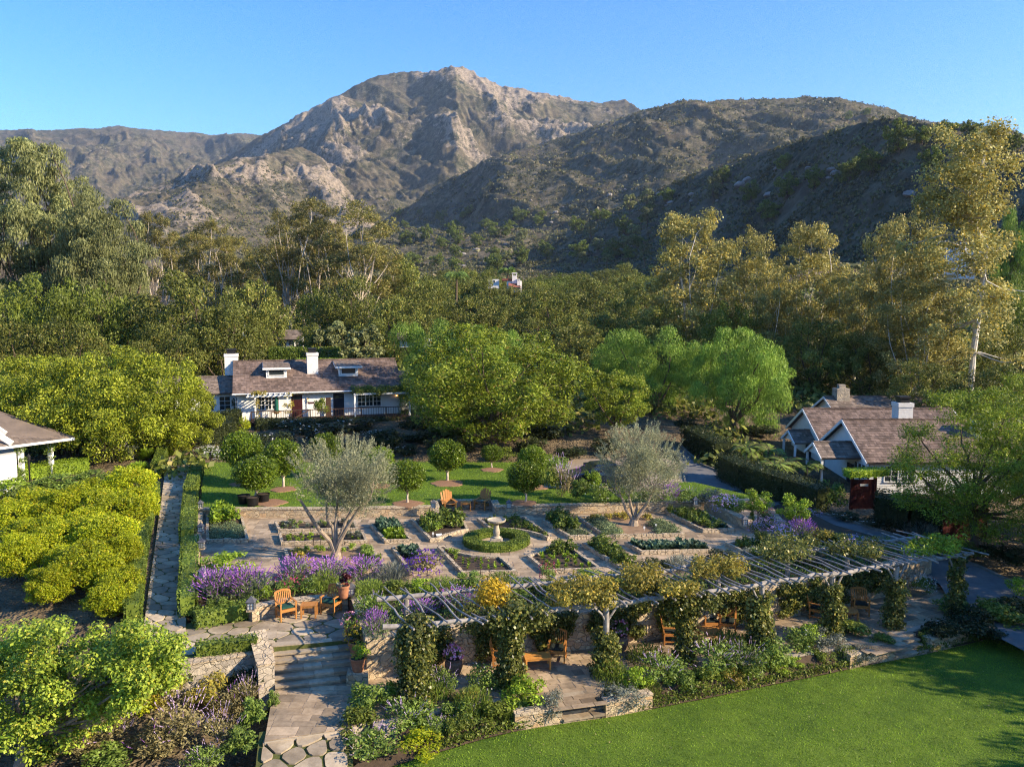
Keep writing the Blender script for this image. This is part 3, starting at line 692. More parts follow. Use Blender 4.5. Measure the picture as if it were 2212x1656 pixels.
stairs('shaded stone steps at the far end of the lawn', G(1935, 1424, Z_LAWN), G(2004, 1409, Z_LAWN), G(1895, 1376, Z_TER), G(1968, 1364, Z_TER), 4, Z_LAWN, Z_TER)
def planterwall(pts, label): return wallrun('planter_wall', [G(x, y, Z_LAWN)[:2] for x, y in pts], -2.4, -1.62, .35, 'stonewall', label, 'stone wall')
planterwall([(1112, 1577), (1160, 1570), (1214, 1561)], 'low stone planter wall left of the sunny lawn steps')
planterwall([(1308, 1549), (1360, 1540), (1409, 1529)], 'low stone planter wall right of the sunny lawn steps')
planterwall([(1835, 1444), (1880, 1434), (1933, 1424)], 'stone planter wall left of the shaded lawn steps')
planterwall([(2008, 1408), (2050, 1398), (2090, 1388)], 'stone planter wall right of the shaded lawn steps')

# driveway with its kerbs
rl = [(1432, 941, .85), (1452, 965, .75), (1467, 991, .6), (1486, 1066, .15), (1520, 1085, .05), (1590, 1098, -.05), (1661, 1112, -.12), (1720, 1140, -.2), (1848, 1165, -.4), (1960, 1212, -.8), (2030, 1262, -1.2), (2070, 1330, -1.46), (2240, 1420, -1.5)]
rr_ = [(1448, 941, .85), (1460, 955, .8), (1514, 1004, .5), (1556, 1019, .4), (1676, 1075, .0), (1748, 1104, -.2), (1801, 1116, -.28), (1923, 1154, -.55), (2010, 1186, -.75), (2120, 1227, -1.05), (2230, 1280, -1.4), (2400, 1330, -1.5)]
RL = [G(*p) for p in rl]; RR = [G(*p) for p in rr_]
struct('', sheet('driveway', RL + RR[::-1], 'asphalt'))
def kerb(pts, side):
    P = [np.array(p) for p in pts]; mb = MB()
    for a, b in zip(P, P[1:]):
        if np.linalg.norm(b - a) > .2: mb.bar(a + [0, 0, .03], b + [0, 0, .03], .14, .16)
    return struct('', mb.build('kerb', 'kerb'))
kerb(RL[:9], 1); kerb(RR, -1)
struct('', sheet('gravel_court', [G(1175, 1052, .53), G(1180, 985, .53), G(1440, 990, .62), G(1468, 1000, .57), G(1484, 1060, .2), G(1400, 1062, .5)], 'gravel'))
struct('', sheet('gravel_drive', [G(1230, 950, .8), G(1235, 938, .85), G(1420, 934, .95), G(1430, 946, .86)], 'gravel'))
# ------------------------------------------------------------------ trees
def limb(mb, a, b, r0, r1, rng, bend=.12, n=6, seg=7):
    a = np.array(a, float); b = np.array(b, float); L = np.linalg.norm(b - a); pts = []; off = np.zeros(3)
    o1 = rng.normal(size=3) * bend * L; o2 = rng.normal(size=3) * bend * L * .6
    for i in range(n):
        t = i / (n - 1); pts.append(a + (b - a) * t + o1 * math.sin(math.pi * t) * .8 + o2 * math.sin(2 * math.pi * t) * .6)
    mb.tube(pts, [r0 + (r1 - r0) * (i / (n - 1)) ** .8 for i in range(n)], seg)
    return pts
def treeproto(seed, H, R, cb, ncl, rc, nleaf, size, bark, leaf, tr, asp=.55, sq=.75, jit=.7, up=.35, shell=.5, shape='dome', limbs=8, weep=0, fork=.45, sub=0, lean=(0, 0), base=None):
    """crown and trunk meshes of a tree H high with crown radius R whose crown starts at cb."""
    rng = np.random.default_rng(seed); C = []; Rr = []
    tries = 0
    while len(C) < ncl and tries < 4000:
        tries += 1
        if shape == 'dome':
            d = norm(rng.normal(size=3)); u = rng.random() ** .38
            p = np.array([d[0] * R * u, d[1] * R * u, cb + (H - cb) * (.46 + .5 * d[2] * u)]) * 1.0
        elif shape == 'ball':
            d = norm(rng.normal(size=3)); p = np.array([0, 0, (cb + H) / 2]) + d * np.array([R * .66, R * .66, (H - cb) * .5 - R * .30])
        elif shape == 'cone':
            t = rng.random() ** .9; a = rng.random() * 6.283; w = R * (1 - t * .85) * rng.random() ** .4
            p = np.array([math.cos(a) * w, math.sin(a) * w, cb + (H - cb) * t * .95])
        elif shape == 'tiers':
            t = rng.random(); a = rng.random() * 6.283; w = R * (.35 + .65 * math.sin(math.pi * min(1, .22 + t * .72))) * rng.random() ** .45
            p = np.array([math.cos(a) * w, math.sin(a) * w, cb + (H - cb) * t * .95])
        r = rng.uniform(*rc) * R
        if all(np.linalg.norm(p - q) > .55 * (r + s) * (1 if shape != 'tiers' else 1.05) for q, s in zip(C, Rr)) or tries > 2500:
            C.append(p); Rr.append(r)
    C = np.array(C); Rr = np.array(Rr)
    C[:, 0] += lean[0] * (C[:, 2] / H); C[:, 1] += lean[1] * (C[:, 2] / H)
    if sub:                                                      # small clumps over the large ones
        cc, rr = [], []
        for c, r in zip(C, Rr):
            for _ in range(sub):
                d = norm(rng.normal(size=3) + [0, 0, .3]); cc.append(c + d * r * rng.uniform(.5, 1.0) * np.array([1, 1, sq])); rr.append(r * rng.uniform(.22, .45))
        LC = np.concatenate([C, cc]); LR = np.concatenate([Rr * .8, rr])
    else: LC, LR = C, Rr
    td = None
    if weep: td = norm(np.array([0, 0, -1.0]) + rng.normal(size=(nleaf, 3)) * .35)
    parts = [clumpleaves(LC, LR, nleaf, size, rng, asp, shell, jit, up, td, weep, sq)]
    if weep:                                                     # hanging strands below the clumps
        k = rng.choice(len(C), nleaf // 2); d = norm(rng.normal(size=(nleaf // 2, 3)) * [1, 1, .5]); P = C[k] + d * Rr[k][:, None] * np.array([1, 1, sq]) * rng.uniform(.75, 1.08, (nleaf // 2, 1))
        P[:, 2] -= rng.random(nleaf // 2) ** 1.3 * Rr[k] * 1.2
        parts.append(leafgeo(P, norm(d + rng.normal(size=d.shape) * .4), size * rng.uniform(.8, 1.6, len(P)), asp * .6, rng, np.tile([0, 0, -1.0], (len(P), 1)), .85))
    V, F = merge(parts)
    crown = npmesh('crown', V, F, leaf)
    mb = MB(); f = np.array([lean[0] * .3 + rng.normal() * tr, lean[1] * .3 + rng.normal() * tr, max(cb * fork * 2, H * .12) if base is None else base])
    f[2] = min(f[2], cb + .2 * (H - cb))
    mb.tube([(0, 0, -.4), (0, 0, 0), (0, 0, .12 * f[2]), tuple(f * [.5, .5, .55] + rng.normal(size=3) * tr * .4), tuple(f)], [tr * 1.5, tr * 1.35, tr * 1.05, tr * .9, tr * .8], 9)
    idx = np.argsort(-Rr)[:limbs]
    for i in idx:
        e = C[i] + [0, 0, -Rr[i] * .1]; limb(mb, f - [0, 0, tr], e, tr * .55, tr * .1, rng, .1, 7, 6)
        for _ in range(2):
            j = rng.integers(len(LC)); q = LC[j]
            if np.linalg.norm(q - e) < R * .6: limb(mb, f * .4 + e * .6, q, tr * .2, tr * .06, rng, .12, 4, 5)
    return crown, mb.mesh('trunk', bark), H, R
TP = {}
def tp(k, *a, **kw): TP[k] = treeproto(*a, **kw)
tp('oak1', 11, 10, 6, 2.0, 46, (.20, .34), 15000, .30, 'bark', 'oak', .35, sub=3)
tp('oak2', 12, 10, 6, 1.6, 52, (.18, .30), 15000, .30, 'bark', 'oak', .35, sub=3)
tp('oak3', 13, 9, 6.5, 1.4, 50, (.18, .32), 15000, .28, 'bark', 'oakgreen', .35, sub=3)
tp('euc1', 21, 26, 6, 7, 40, (.26, .40), 22000, .36, 'palebark', 'euc', .36, asp=.4, sq=.7, shape='tiers', limbs=20, fork=.3, sub=5, shell=.35)
tp('euc2', 22, 28, 5.5, 10, 24, (.32, .46), 18000, .36, 'palebark', 'euc', .36, asp=.4, sq=.66, shape='tiers', limbs=18, fork=.25, sub=6, shell=.4)
tp('euc3', 23, 24, 5.5, 4, 46, (.24, .36), 22000, .36, 'palebark', 'euc', .34, asp=.4, sq=.8, shape='dome', limbs=16, fork=.4, sub=5, shell=.35)
tp('pale1', 31, 30, 7, 3, 74, (.17, .28), 34000, .40, 'bark', 'eucpale', .5, asp=.35, shape='tiers', weep=.55, limbs=18, sub=3)
tp('pale2', 32, 26, 7.5, 2, 74, (.17, .28), 34000, .40, 'bark', 'eucpale', .5, asp=.35, shape='dome', weep=.55, limbs=18, sub=3)
tp('syc1', 41, 20, 6, 1.0, 80, (.22, .36), 30000, .27, 'whitebark', 'sycamore', .28, asp=.75, shape='tiers', limbs=20, sub=2, shell=.05)
tp('syc2', 42, 18, 6.5, .5, 90, (.20, .34), 30000, .27, 'whitebark', 'sycamore', .28, asp=.75, shape='dome', limbs=20, sub=2, shell=.05)
tp('pep1', 51, 10, 7, .7, 30, (.17, .32), 36000, .24, 'bark', 'pepper', .4, asp=.28, weep=.6, sub=4, limbs=10, shell=.45, jit=.6)
tp('pep2', 52, 11, 6.5, .7, 30, (.17, .32), 36000, .24, 'bark', 'pepper', .4, asp=.28, weep=.6, sub=4, limbs=10, shell=.45, jit=.6)
tp('jac', 61, 10.2, 7, 1.6, 62, (.17, .28), 46000, .27, 'bark', 'jacaranda', .34, asp=.38, sub=4, limbs=12, sq=.7, up=.6, base=1.6)
tp('jac2', 62, 8, 5, 1.6, 36, (.2, .3), 22000, .26, 'bark', 'jacaranda', .3, asp=.38, sub=4, limbs=8, sq=.7, up=.5)
tp('cam1', 71, 9, 7, .2, 72, (.15, .27), 50000, .22, 'bark', 'camphor', .3, asp=.5, sub=4, limbs=8, up=.5)
tp('cam2', 72, 8, 6, .2, 60, (.15, .27), 36000, .22, 'bark', 'camphor', .3, asp=.5, sub=4, limbs=8, up=.5)
tp('orange1', 81, 2.6, 1.15, .65, 40, (.30, .38), 12000, .10, 'palebark', 'orange', .07, asp=.55, sq=1, limbs=5, fork=.42, shell=.55, jit=.75, up=.2, shape='ball')
tp('orange2', 82, 2.6, 1.2, .7, 40, (.30, .38), 12000, .10, 'palebark', 'orange', .07, asp=.55, sq=1, limbs=5, fork=.42, shell=.55, jit=.75, up=.2, shape='ball')
tp('citrus1', 91, 2.6, 1.6, .0, 46, (.26, .36), 19000, .10, 'bark', 'citrus', .07, asp=.5, sub=3, limbs=4, up=.25, shell=.5, jit=.75, shape='ball')
tp('citrus2', 92, 2.4, 1.6, .0, 46, (.26, .36), 19000, .10, 'bark', 'citrus', .07, asp=.5, sub=3, limbs=4, up=.25, shell=.5, jit=.75, shape='ball')
tp('locust', 95, 9, 5.5, 1.6, 74, (.20, .34), 60000, .18, 'bark', 'locust', .26, asp=.34, sub=4, limbs=24, sq=.5, up=.9, shape='tiers', shell=.2, base=2.0)
tp('standard', 97, 2.3, .75, 1.0, 14, (.4, .55), 3000, .10, 'bark', 'lime', .04, sub=3, limbs=4)
tp('hilltree', 98, 8, 4, 1.2, 26, (.22, .36), 4200, .5, 'bark', 'oakgreen', .25, sub=3, limbs=6)
tp('hilltree2', 99, 9, 3, 2.5, 22, (.22, .36), 3600, .5, 'bark', 'eucpale', .22, sub=3, limbs=6)
def place(kind, name, loc, sxy, sz, label, cat='tree', group=None, rot=0):
    crown, trunk, H, R = TP[kind]
    e = empty(name, loc, label, cat, group, rot); e.scale = (sxy, sxy, sz)
    link('crown', crown, e); link('trunk', trunk, e)
    return e
_tr = random.Random(77)
def tree(kind, name, vx, vtop, wpx, y, label, vbase=None, z=None, group=None, rot=None):
    """crown centre column vx, top row vtop, crown width wpx on the photograph, y metres away."""
    crown, trunk, H, R = TP[kind]
    if vbase is not None:
        b = G(vx, vbase, z); y = b[1]
    else:
        q = D(vx, 700, y); b = np.array([q[0], y, ground(q[0], y)])
    top = D(vx, vtop, y)[2]
    s = wpx * y / FV / (2 * R) / 1.0
    return place(kind, name, tuple(b), s, (top - b[2]) / H, label, 'tree', group, _tr.uniform(0, 6.28) if rot is None else rot)
T = tree
# pale willowy gums, left edge
gg = 'tall pale gum trees over the left oaks'
T('pale1', 'gum_tree', 75, 292, 240, 108, 'tallest pale drooping gum tree, its top against the distant ridge', group=gg)
T('pale2', 'gum_tree', 225, 402, 220, 104, 'pale drooping gum tree sloping down beside the tallest gum', group=gg)
T('pale1', 'gum_tree', -30, 325, 220, 112, 'pale gum tree cut by the left photo edge', group=gg)
T('pale2', 'gum_tree', 160, 345, 200, 112, 'pale gum tree filling the gap between tallest gum and sloping gum', group=gg)
T('pale2', 'gum_tree', 268, 510, 110, 118, 'smaller pale gum at the foot of the sloping gum', group=gg)
ge = 'tall eucalyptus trees with bare pale trunks'
for k, x, t, w, y, l in [
    ('euc1', 345, 458, 95, 165, 'yellowish eucalyptus with thin bare trunks next to the pale gums'),
    ('euc3', 405, 470, 90, 175, 'round eucalyptus second in the row from the pale gums'),
    ('euc1', 460, 474, 95, 170, 'eucalyptus with pale trunks under a spread top, middle of the row'),
    ('euc3', 515, 478, 85, 180, 'eucalyptus with fine tan foliage at the end of the row'),
    ('euc2', 628, 428, 100, 160, 'eucalyptus with single round top left of the forked eucalyptus'),
    ('euc1', 690, 430, 130, 150, 'dense crowned eucalyptus touching the forked eucalyptus'),
    ('euc2', 785, 424, 150, 140, 'forked eucalyptus with umbrella clumps and bare white limbs'),
    ('euc3', 600, 500, 110, 165, 'dark eucalyptus behind the round top eucalyptus'),
    ('euc1', 720, 500, 130, 155, 'lower eucalyptus crown beneath the forked eucalyptus limbs'),
    ('euc2', 835, 530, 110, 150, 'short rounded eucalyptus right of the forked eucalyptus'),
    ('euc3', 560, 520, 100, 175, 'shaded eucalyptus between the row and the round top'),
    ('euc2', 655, 470, 110, 168, 'thin eucalyptus behind the dense crowned eucalyptus')]:
    T(k, 'eucalyptus_tree', x, t, w, y, l, group=ge)
go = 'dark oaks behind the white cottage'
for k, x, t, w, y, l in [
    ('oak3', 55, 590, 210, 92, 'dark green oak under the pale gums by the left photo edge'),
    ('oak3', 195, 600, 190, 90, 'broad dark oak below the sloping pale gum'),
    ('oak1', 300, 640, 150, 96, 'oak in the dip between broad dark oak and spreading oak'),
    ('oak1', 410, 590, 230, 92, 'large spreading oak with visible limbs behind the left chimney'),
    ('oak2', 540, 610, 150, 100, 'oak right of the large spreading oak'),
    ('oak2', 480, 660, 170, 88, 'low oak directly above the left chimney'),
    ('oak1', 350, 700, 150, 82, 'low dark oak above the bright green tree mass'),
    ('oak2', 30, 690, 160, 76, 'brownish oak scrub over the bright trees at the left photo edge'),
    ('oak2', 150, 690, 170, 78, 'brownish oak above the bright green tree mass'),
    ('oak1', 556, 692, 64, 96, 'small oak hiding the left end of the white cabin'), ('oak2', 668, 700, 70, 97, 'small oak hiding the right end of the white cabin'), ('oak2', 590, 660, 110, 110, 'small oak beside the half hidden white cabin'),
    ('oak1', 760, 600, 140, 120, 'oak under the forked eucalyptus trunk'),
    ('oak1', 880, 560, 130, 150, 'grey green oak right of the short rounded eucalyptus'),
    ('oak2', 850, 640, 150, 112, 'oak above the right end of the cottage roof'),
    ('oak3', 700, 620, 120, 125, 'oak by the pale bare trunks above the clipped hedge'),
    ('oak1', 930, 610, 130, 140, 'oak below the bright palm'),
    ('oak2', 1010, 640, 150, 130, 'olive grey oak behind the weeping pepper tree'),
    ('oak1', 1090, 640, 130, 150, 'oak hiding the foot of the white villa'),
    ('oak2', 1185, 625, 170, 135, 'wide grey oak right of the white villa'),
    ('oak2', 1052, 600, 62, 183, 'oak hiding the left wing of the white villa'), ('oak1', 1150, 612, 70, 184, 'oak against the right side of the white villa'), ('oak2', 1100, 619, 70, 180, 'oak hiding the lower walls of the white villa'), ('oak1', 1120, 690, 150, 110, 'dark oak rising just behind the big yellow green tree'),
    ('oak1', 1280, 600, 130, 150, 'very dark oak against the shaded hill'),
    ('oak1', 1345, 640, 150, 120, 'very dark oak left of the first sycamore'),
    ('oak2', 1240, 700, 150, 105, 'black green oak between the yellow green tree and pepper trees'),
    ('oak1', 1420, 660, 150, 105, 'dark oak under the first sycamore'),
    ('oak3', 1585, 650, 150, 100, 'oak under the second sycamore'),
    ('oak2', 1760, 690, 180, 92, 'brown green oak above the right cottage roofs'),
    ('oak2', 1880, 720, 150, 88, 'oak beside the stone chimney'),
    ('oak1', 1700, 640, 130, 110, 'oak in the gap between the middle sycamores'),
    ('oak1', 2190, 700, 150, 85, 'dark oak at the right photo edge below the far white villa'),
    ('oak3', 2195, 590, 120, 120, 'dark bushy oak under the tiled porch roof on the hill'),
    ('oak2', 2000, 780, 150, 75, 'oak behind the locust tree and the golden sycamore'),
    ('oak1', 2150, 790, 160, 70, 'black green oak right of the golden sycamore trunk')]:
    T(k, 'oak_tree', x, t, w, y, l, group=go)
T('olive1' if 'olive1' in TP else 'hilltree2', 'olive_tree', 685, 708, 80, 96, 'silvery small tree between cabin window and clipped hedge')
T('hilltree2', 'olive_tree', 785, 700, 90, 92, 'silvery tree with bare branches right of the clipped hedge')
T('hilltree2', 'olive_tree', 735, 690, 80, 99, 'silvery tree behind the clipped hedge centre')
gs = 'golden sycamores'
for k, x, t, w, y, l in [
    ('syc1', 1490, 452, 190, 108, 'tall yellow sycamore nearest the dark hill centre'),
    ('syc2', 1605, 478, 150, 112, 'browner sycamore with bare twigs at its top'),
    ('syc1', 1745, 478, 170, 104, 'yellow sycamore in the middle of the row'),
    ('syc2', 1850, 560, 150, 98, 'lower golden sycamore left of the white trunk sycamore'),
    ('syc2', 1940, 430, 180, 92, 'wide golden sycamore filling the space beside the white trunk'),
    ('syc2', 1665, 560, 120, 100, 'small sycamore below the gap in the row'),
    ('syc1', 1980, 600, 180, 84, 'low golden sycamore above the right cottage')]:
    T(k, 'sycamore_tree', x, t, w, y, l, group=gs)
def snake_sycamore():
    y = 82.0; P = [D(a, b, y) for a, b in [(2098, 850), (2105, 760), (2112, 690), (2118, 640), (2120, 585), (2128, 535), (2122, 510), (2108, 488), (2092, 470), (2086, 452), (2096, 425), (2110, 395), (2122, 360), (2135, 318)]]
    b = P[0].copy(); e = empty('sycamore_tree', tuple(b), 'tallest golden sycamore with a bare snaking white trunk', 'tree', gs)
    mb = MB(); P2 = [p - b for p in P]; P2.insert(0, np.array([.2, 0, -2.5])); rng = np.random.default_rng(5)
    P2 = [p + np.array([0, math.sin(i) * .3, 0]) for i, p in enumerate(P2)]
    mb.tube(P2, list(np.linspace(.34, .08, len(P2))), 9)
    C, R = [], []
    for i in range(2, len(P2)):
        for _ in range(13 if i < 9 else 9):
            a = rng.uniform(0, 6.28); L = rng.uniform(1.0, 7.0) if i < 8 else rng.uniform(.8, 4.4); d = np.array([math.cos(a) * L - .8, math.sin(a) * L, rng.uniform(.0, 2.2) if i > 7 else rng.uniform(-2, 1.0)])
            C.append(P2[i] + d); R.append(rng.uniform(.8, 1.7))
            if rng.random() < .4: limb(mb, P2[i], P2[i] + d, .11, .02, rng, .15, 6, 5)
    for a, z in (((2075, 445), 0), ((2060, 470), 0)):
        limb(mb, P2[9], D(*a, y) - b, .16, .05, rng, .1, 6, 6)
    V, F = clumpleaves(C, R, 36000, .25, rng, .75, .05, .7, .35)
    link('crown', npmesh('crown', V, F, 'sycamore'), e); mb.build('trunk', 'whitebark', e)
snake_sycamore()
gp_ = 'weeping pepper trees'
T('pep1', 'pepper_tree', 940, 684, 200, 74, 'weeping pepper tree behind the left of the big yellow green tree', group=gp_)
T('pep2', 'pepper_tree', 1035, 690, 170, 78, 'weeping pepper tree peeking over the big yellow green tree', group=gp_)
T('pep1', 'pepper_tree', 1420, 700, 230, 76, 'weeping pepper tree over the driveway entrance', group=gp_)
T('pep2', 'pepper_tree', 1600, 692, 240, 70, 'largest weeping pepper tree hanging beside the right cottage', group=gp_)
T('pep1', 'pepper_tree', 1330, 740, 150, 80, 'shaded pepper tree left of the driveway entrance', group=gp_)
T('pep2', 'pepper_tree', 2170, 430, 110, 150, 'bright feathery tree on the hillside behind the white trunk', group=gp_)
T('jac', 'jacaranda_tree', 1065, 706, 392, 62, 'big spreading yellow green tree in the centre behind the lawn', vbase=972, z=.6)
T('jac2', 'jacaranda_tree', 1335, 795, 150, 66, 'smaller darker spreading tree right of the big yellow green tree')
T('cam1', 'broadleaf_tree', 255, 742, 330, 60, 'largest bright green bushy tree left of the white cottage')
T('cam2', 'broadleaf_tree', 60, 770, 260, 66, 'bright green bushy tree behind the left house roof')
T('cam2', 'broadleaf_tree', 385, 815, 160, 62, 'bright bushy tree touching the cottage wing')
T('cam2', 'broadleaf_tree', 130, 775, 240, 62, 'bright bushy tree between roof and the largest bushy tree')
T('locust', 'locust_tree', 2105, 840, 340, 40, 'feathery green tree in front of the right cottage', vbase=1180, z=-.75)
T('locust', 'locust_tree', 2250, 800, 220, 46, 'feathery tree at the right photo edge')
# orange trees on the upper lawn
gt = 'clipped orange trees on the upper lawn'
ot = [('orange1', 555, 985, 104, 1082, 'clipped orange tree behind the three black pots'), ('orange2', 525, 930, 96, 1040, 'clipped orange tree at the lawn back left corner'),
      ('orange1', 612, 948, 92, 1052, 'clipped orange tree with fruit left of the first olive crown'), ('orange2', 705, 935, 80, 1030, 'orange tree peeking over the first olive crown'),
      ('orange1', 815, 965, 86, 1045, 'orange tree right behind the first olive crown'), ('orange2', 880, 992, 84, 1086, 'clipped orange tree with pale trunk by the garden wall left of the slatted chairs'),
      ('orange1', 966, 950, 90, 1038, 'ball shaped orange tree alone in the middle of the lawn'), ('orange2', 1149, 962, 70, 1050, 'orange tree behind the one by the right lantern'),
      ('orange1', 1135, 995, 84, 1085, 'clipped orange tree behind the lantern right of the slatted chairs')]
for k, x, t, w, vb, l in ot:
    e = T(k, 'orange_tree', x, t, w, 0, l, vbase=vb, z=Z_UP - .02, group=gt)
T('orange2', 'orange_tree', 1062, 960, 54, 0, 'young dark orange tree under the big yellow green tree', vbase=1010, z=Z_UP - .02, group=gt)
md = MB()
for x, y, w in [(585, 1085, 34), (880, 1087, 34), (966, 1043, 35), (1130, 1086, 30), (1062, 1014, 24), (612, 1056, 28), (525, 1044, 28), (815, 1049, 28), (1160, 1052, 24)]:
    p = G(x, y, Z_UP); r = w * p[1] / FV
    mb = MB().lathe([(r, -.03), (r * .96, .012), (r * .5, .035), (.02, .045)], 40, tuple(p)); mb.v = [(p[0] + (a - p[0]) * (1 + .09 * math.sin(5 * math.atan2(b - p[1], a - p[0]) + x) + .05 * math.sin(13 * math.atan2(b - p[1], a - p[0]))), p[1] + (b - p[1]) * (1 + .09 * math.sin(4 * math.atan2(b - p[1], a - p[0]) + x)), c) for a, b, c in mb.v]; tag(mb.build('mulch_ring', 'mulch'), 'ring of tan bark mulch under ' + {585: 'the tree with black pots', 880: 'the wall side orange tree left of the chairs', 966: 'the lone ball orange tree', 1130: 'the orange tree by the right lantern', 1062: 'the young dark orange tree', 612: 'the fruiting orange tree', 525: 'the back corner orange tree', 815: 'the orange tree behind the olive', 1160: 'the rear right orange tree'}[x], 'mulch', 'mulch rings')
# two old olive trees in the vegetable beds
def olive(vx, vb, crown, label, seed, stems):
    b = G(vx, vb, .1); y = b[1]; e = empty('olive_tree', tuple(b), label, 'tree', 'silvery olive trees'); rng = np.random.default_rng(seed); mb = MB()
    mb.tube([(0, 0, -.2), (0, 0, .05), (.02, 0, .3)], [.36, .27, .2], 10)
    C, R = [], []
    tips = []
    for st in stems:
        pts = [np.array([0, 0, .15])] + [D(q[0], q[1], y + q[2]) - b for q in st]; n = len(pts)
        mb.tube([p + rng.normal(size=3) * .015 for p in pts], list(np.linspace(.135, .055, n)), 8); tips.append(pts[-1]); tips.append((pts[-1] + pts[-2]) / 2)
    (cx, cy), (wx, wy) = crown; c0 = D(cx, cy, y) - b; rx = wx * y / FV / 2; rz = wy * y / FV / 2
    for i in range(80):
        d = norm(rng.normal(size=3)); u = rng.random() ** .45; p = c0 + d * np.array([rx, rx * .9, rz]) * u * .86
        if p[2] < c0[2] - rz * .75: continue
        C.append(p); R.append(rng.uniform(.12, .26) * rx)
        if i % 4 == 0: limb(mb, tips[int(np.argmin([np.linalg.norm(p - t) for t in tips]))], p, .03, .006, rng, .14, 5, 4)
    C = np.array(C); R = np.array(R); n = 34000
    k = rng.choice(len(C), n); d = norm(rng.normal(size=(n, 3))); P = C[k] + d * R[k][:, None] * (rng.random((n, 1)) ** .6) * 1.2
    td = norm((P - c0) * [1, 1, .4] + np.array([0, 0, rx * .8]) + rng.normal(size=(n, 3)) * rx * .45)
    parts = [leafgeo(P, norm(rng.normal(size=(n, 3))), .10 * rng.uniform(.7, 1.3, n), .28, rng, td, .8)]
    for _ in range(150):                                        # upright sprays above the outline
        d = norm(rng.normal(size=3) + [0, 0, .9]); s0 = c0 + d * np.array([rx, rx, rz]) * .85; dd = norm(d + [0, 0, .9]); L = rng.uniform(.35, .95); m = 70
        t = rng.random(m); P = s0 + dd * (t * L)[:, None] + rng.normal(size=(m, 3)) * .035
        parts.append(leafgeo(P, norm(rng.normal(size=(m, 3))), .08, .26, rng, np.tile(dd, (m, 1)), .75))
    V, F = merge(parts); link('crown', npmesh('crown', V, F, 'olive'), e); mb.build('trunk', 'olivebark', e)
olive(725, 1205, ((738, 1035), (246, 160)), 'silvery old olive tree in the left beds with four spreading stems', 3,
      [[(715, 1170, 0), (692, 1145, -.2), (665, 1110, -.3), (650, 1080, -.3)], [(722, 1165, .3), (718, 1140, .4), (708, 1125, .5), (705, 1090, .6)], [(724, 1160, 0), (727, 1130, 0), (730, 1080, 0)], [(733, 1170, -.1), (748, 1140, -.2), (775, 1100, -.3), (800, 1075, -.3)], [(732, 1165, .3), (738, 1150, .4), (745, 1125, .5), (765, 1090, .6)]])
olive(1368, 1133, ((1385, 1010), (196, 175)), 'dense silvery olive tree in the right beds', 4,
      [[(1362, 1115, 0), (1352, 1100, -.2), (1342, 1075, -.2)], [(1366, 1110, .3), (1362, 1090, .3), (1358, 1070, .3)], [(1372, 1110, 0), (1378, 1085, 0)], [(1376, 1115, -.1), (1388, 1100, -.2), (1400, 1082, -.3), (1410, 1060, -.3)]])
# citrus grove, left of the flagstone path
gc = 'yellow green citrus bushes beside the flagstone path'
for k, x, t, w, vb, l in [
    ('citrus1', 262, 1018, 120, 1110, 'citrus bush closest to the flagstone path, furthest back'), ('citrus2', 225, 1068, 150, 1165, 'citrus bush second from the back along the path'),
    ('citrus1', 120, 1062, 130, 1160, 'citrus bush in the second row behind the path bushes'), ('citrus2', 55, 1120, 140, 1215, 'citrus bush near the left photo edge beside dark soil'),
    ('citrus1', 205, 1125, 150, 1235, 'tall citrus bush halfway along the dark path hedge'), ('citrus2', 165, 1185, 160, 1300, 'citrus bush with many yellow leaves above the big leafy tree'),
    ('citrus1', 20, 1165, 110, 1270, 'citrus bush cut by the left photo edge'), ('citrus2', 240, 1235, 110, 1330, 'low citrus bush near the end of the dark path hedge'),
    ('citrus1', 330, 1415, 110, 1500, 'yellowing citrus bush by the rough stone wall'), ('citrus2', 110, 1130, 130, 1230, 'citrus bush in the second row beside dark soil'), ('citrus1', 290, 1060, 90, 1140, 'citrus bush touching the dark path hedge at the back'), ('citrus2', 180, 1045, 120, 1125, 'citrus bush furthest back in the second row'), ('citrus1', 90, 1230, 110, 1330, 'shaded citrus bush behind the big leafy fruit tree'), ('citrus2', 15, 1085, 110, 1170, 'citrus bush at the left edge beside the second row'), ('citrus1', 170, 1105, 110, 1190, 'citrus bush in the gap between the two rows'), ('citrus2', 130, 1180, 110, 1270, 'citrus bush between tall and yellow leaved citrus'), ('citrus1', 255, 1160, 90, 1250, 'citrus bush pressed against the dark path hedge'), ('citrus2', 65, 1060, 100, 1130, 'citrus bush behind the second row near the leafy shrubs'), ('citrus1', 225, 1270, 110, 1380, 'citrus bush just above the fruit tree crown')]:
    w *= 1.12; p = G(x, vb, -.2); p = G(x, vb, ground(p[0], p[1])); p[1] += w * p[1] / FV * .3; p[2] = ground(p[0], p[1])
    top = D(x, t, p[1])[2]; s = w * p[1] / FV / (2 * TP[k][3])
    place(k, 'citrus_bush', tuple(p), s, max(.5, (top - p[2]) * 1.22) / TP[k][2], l, 'citrus bush', gc, _tr.uniform(0, 6.28))
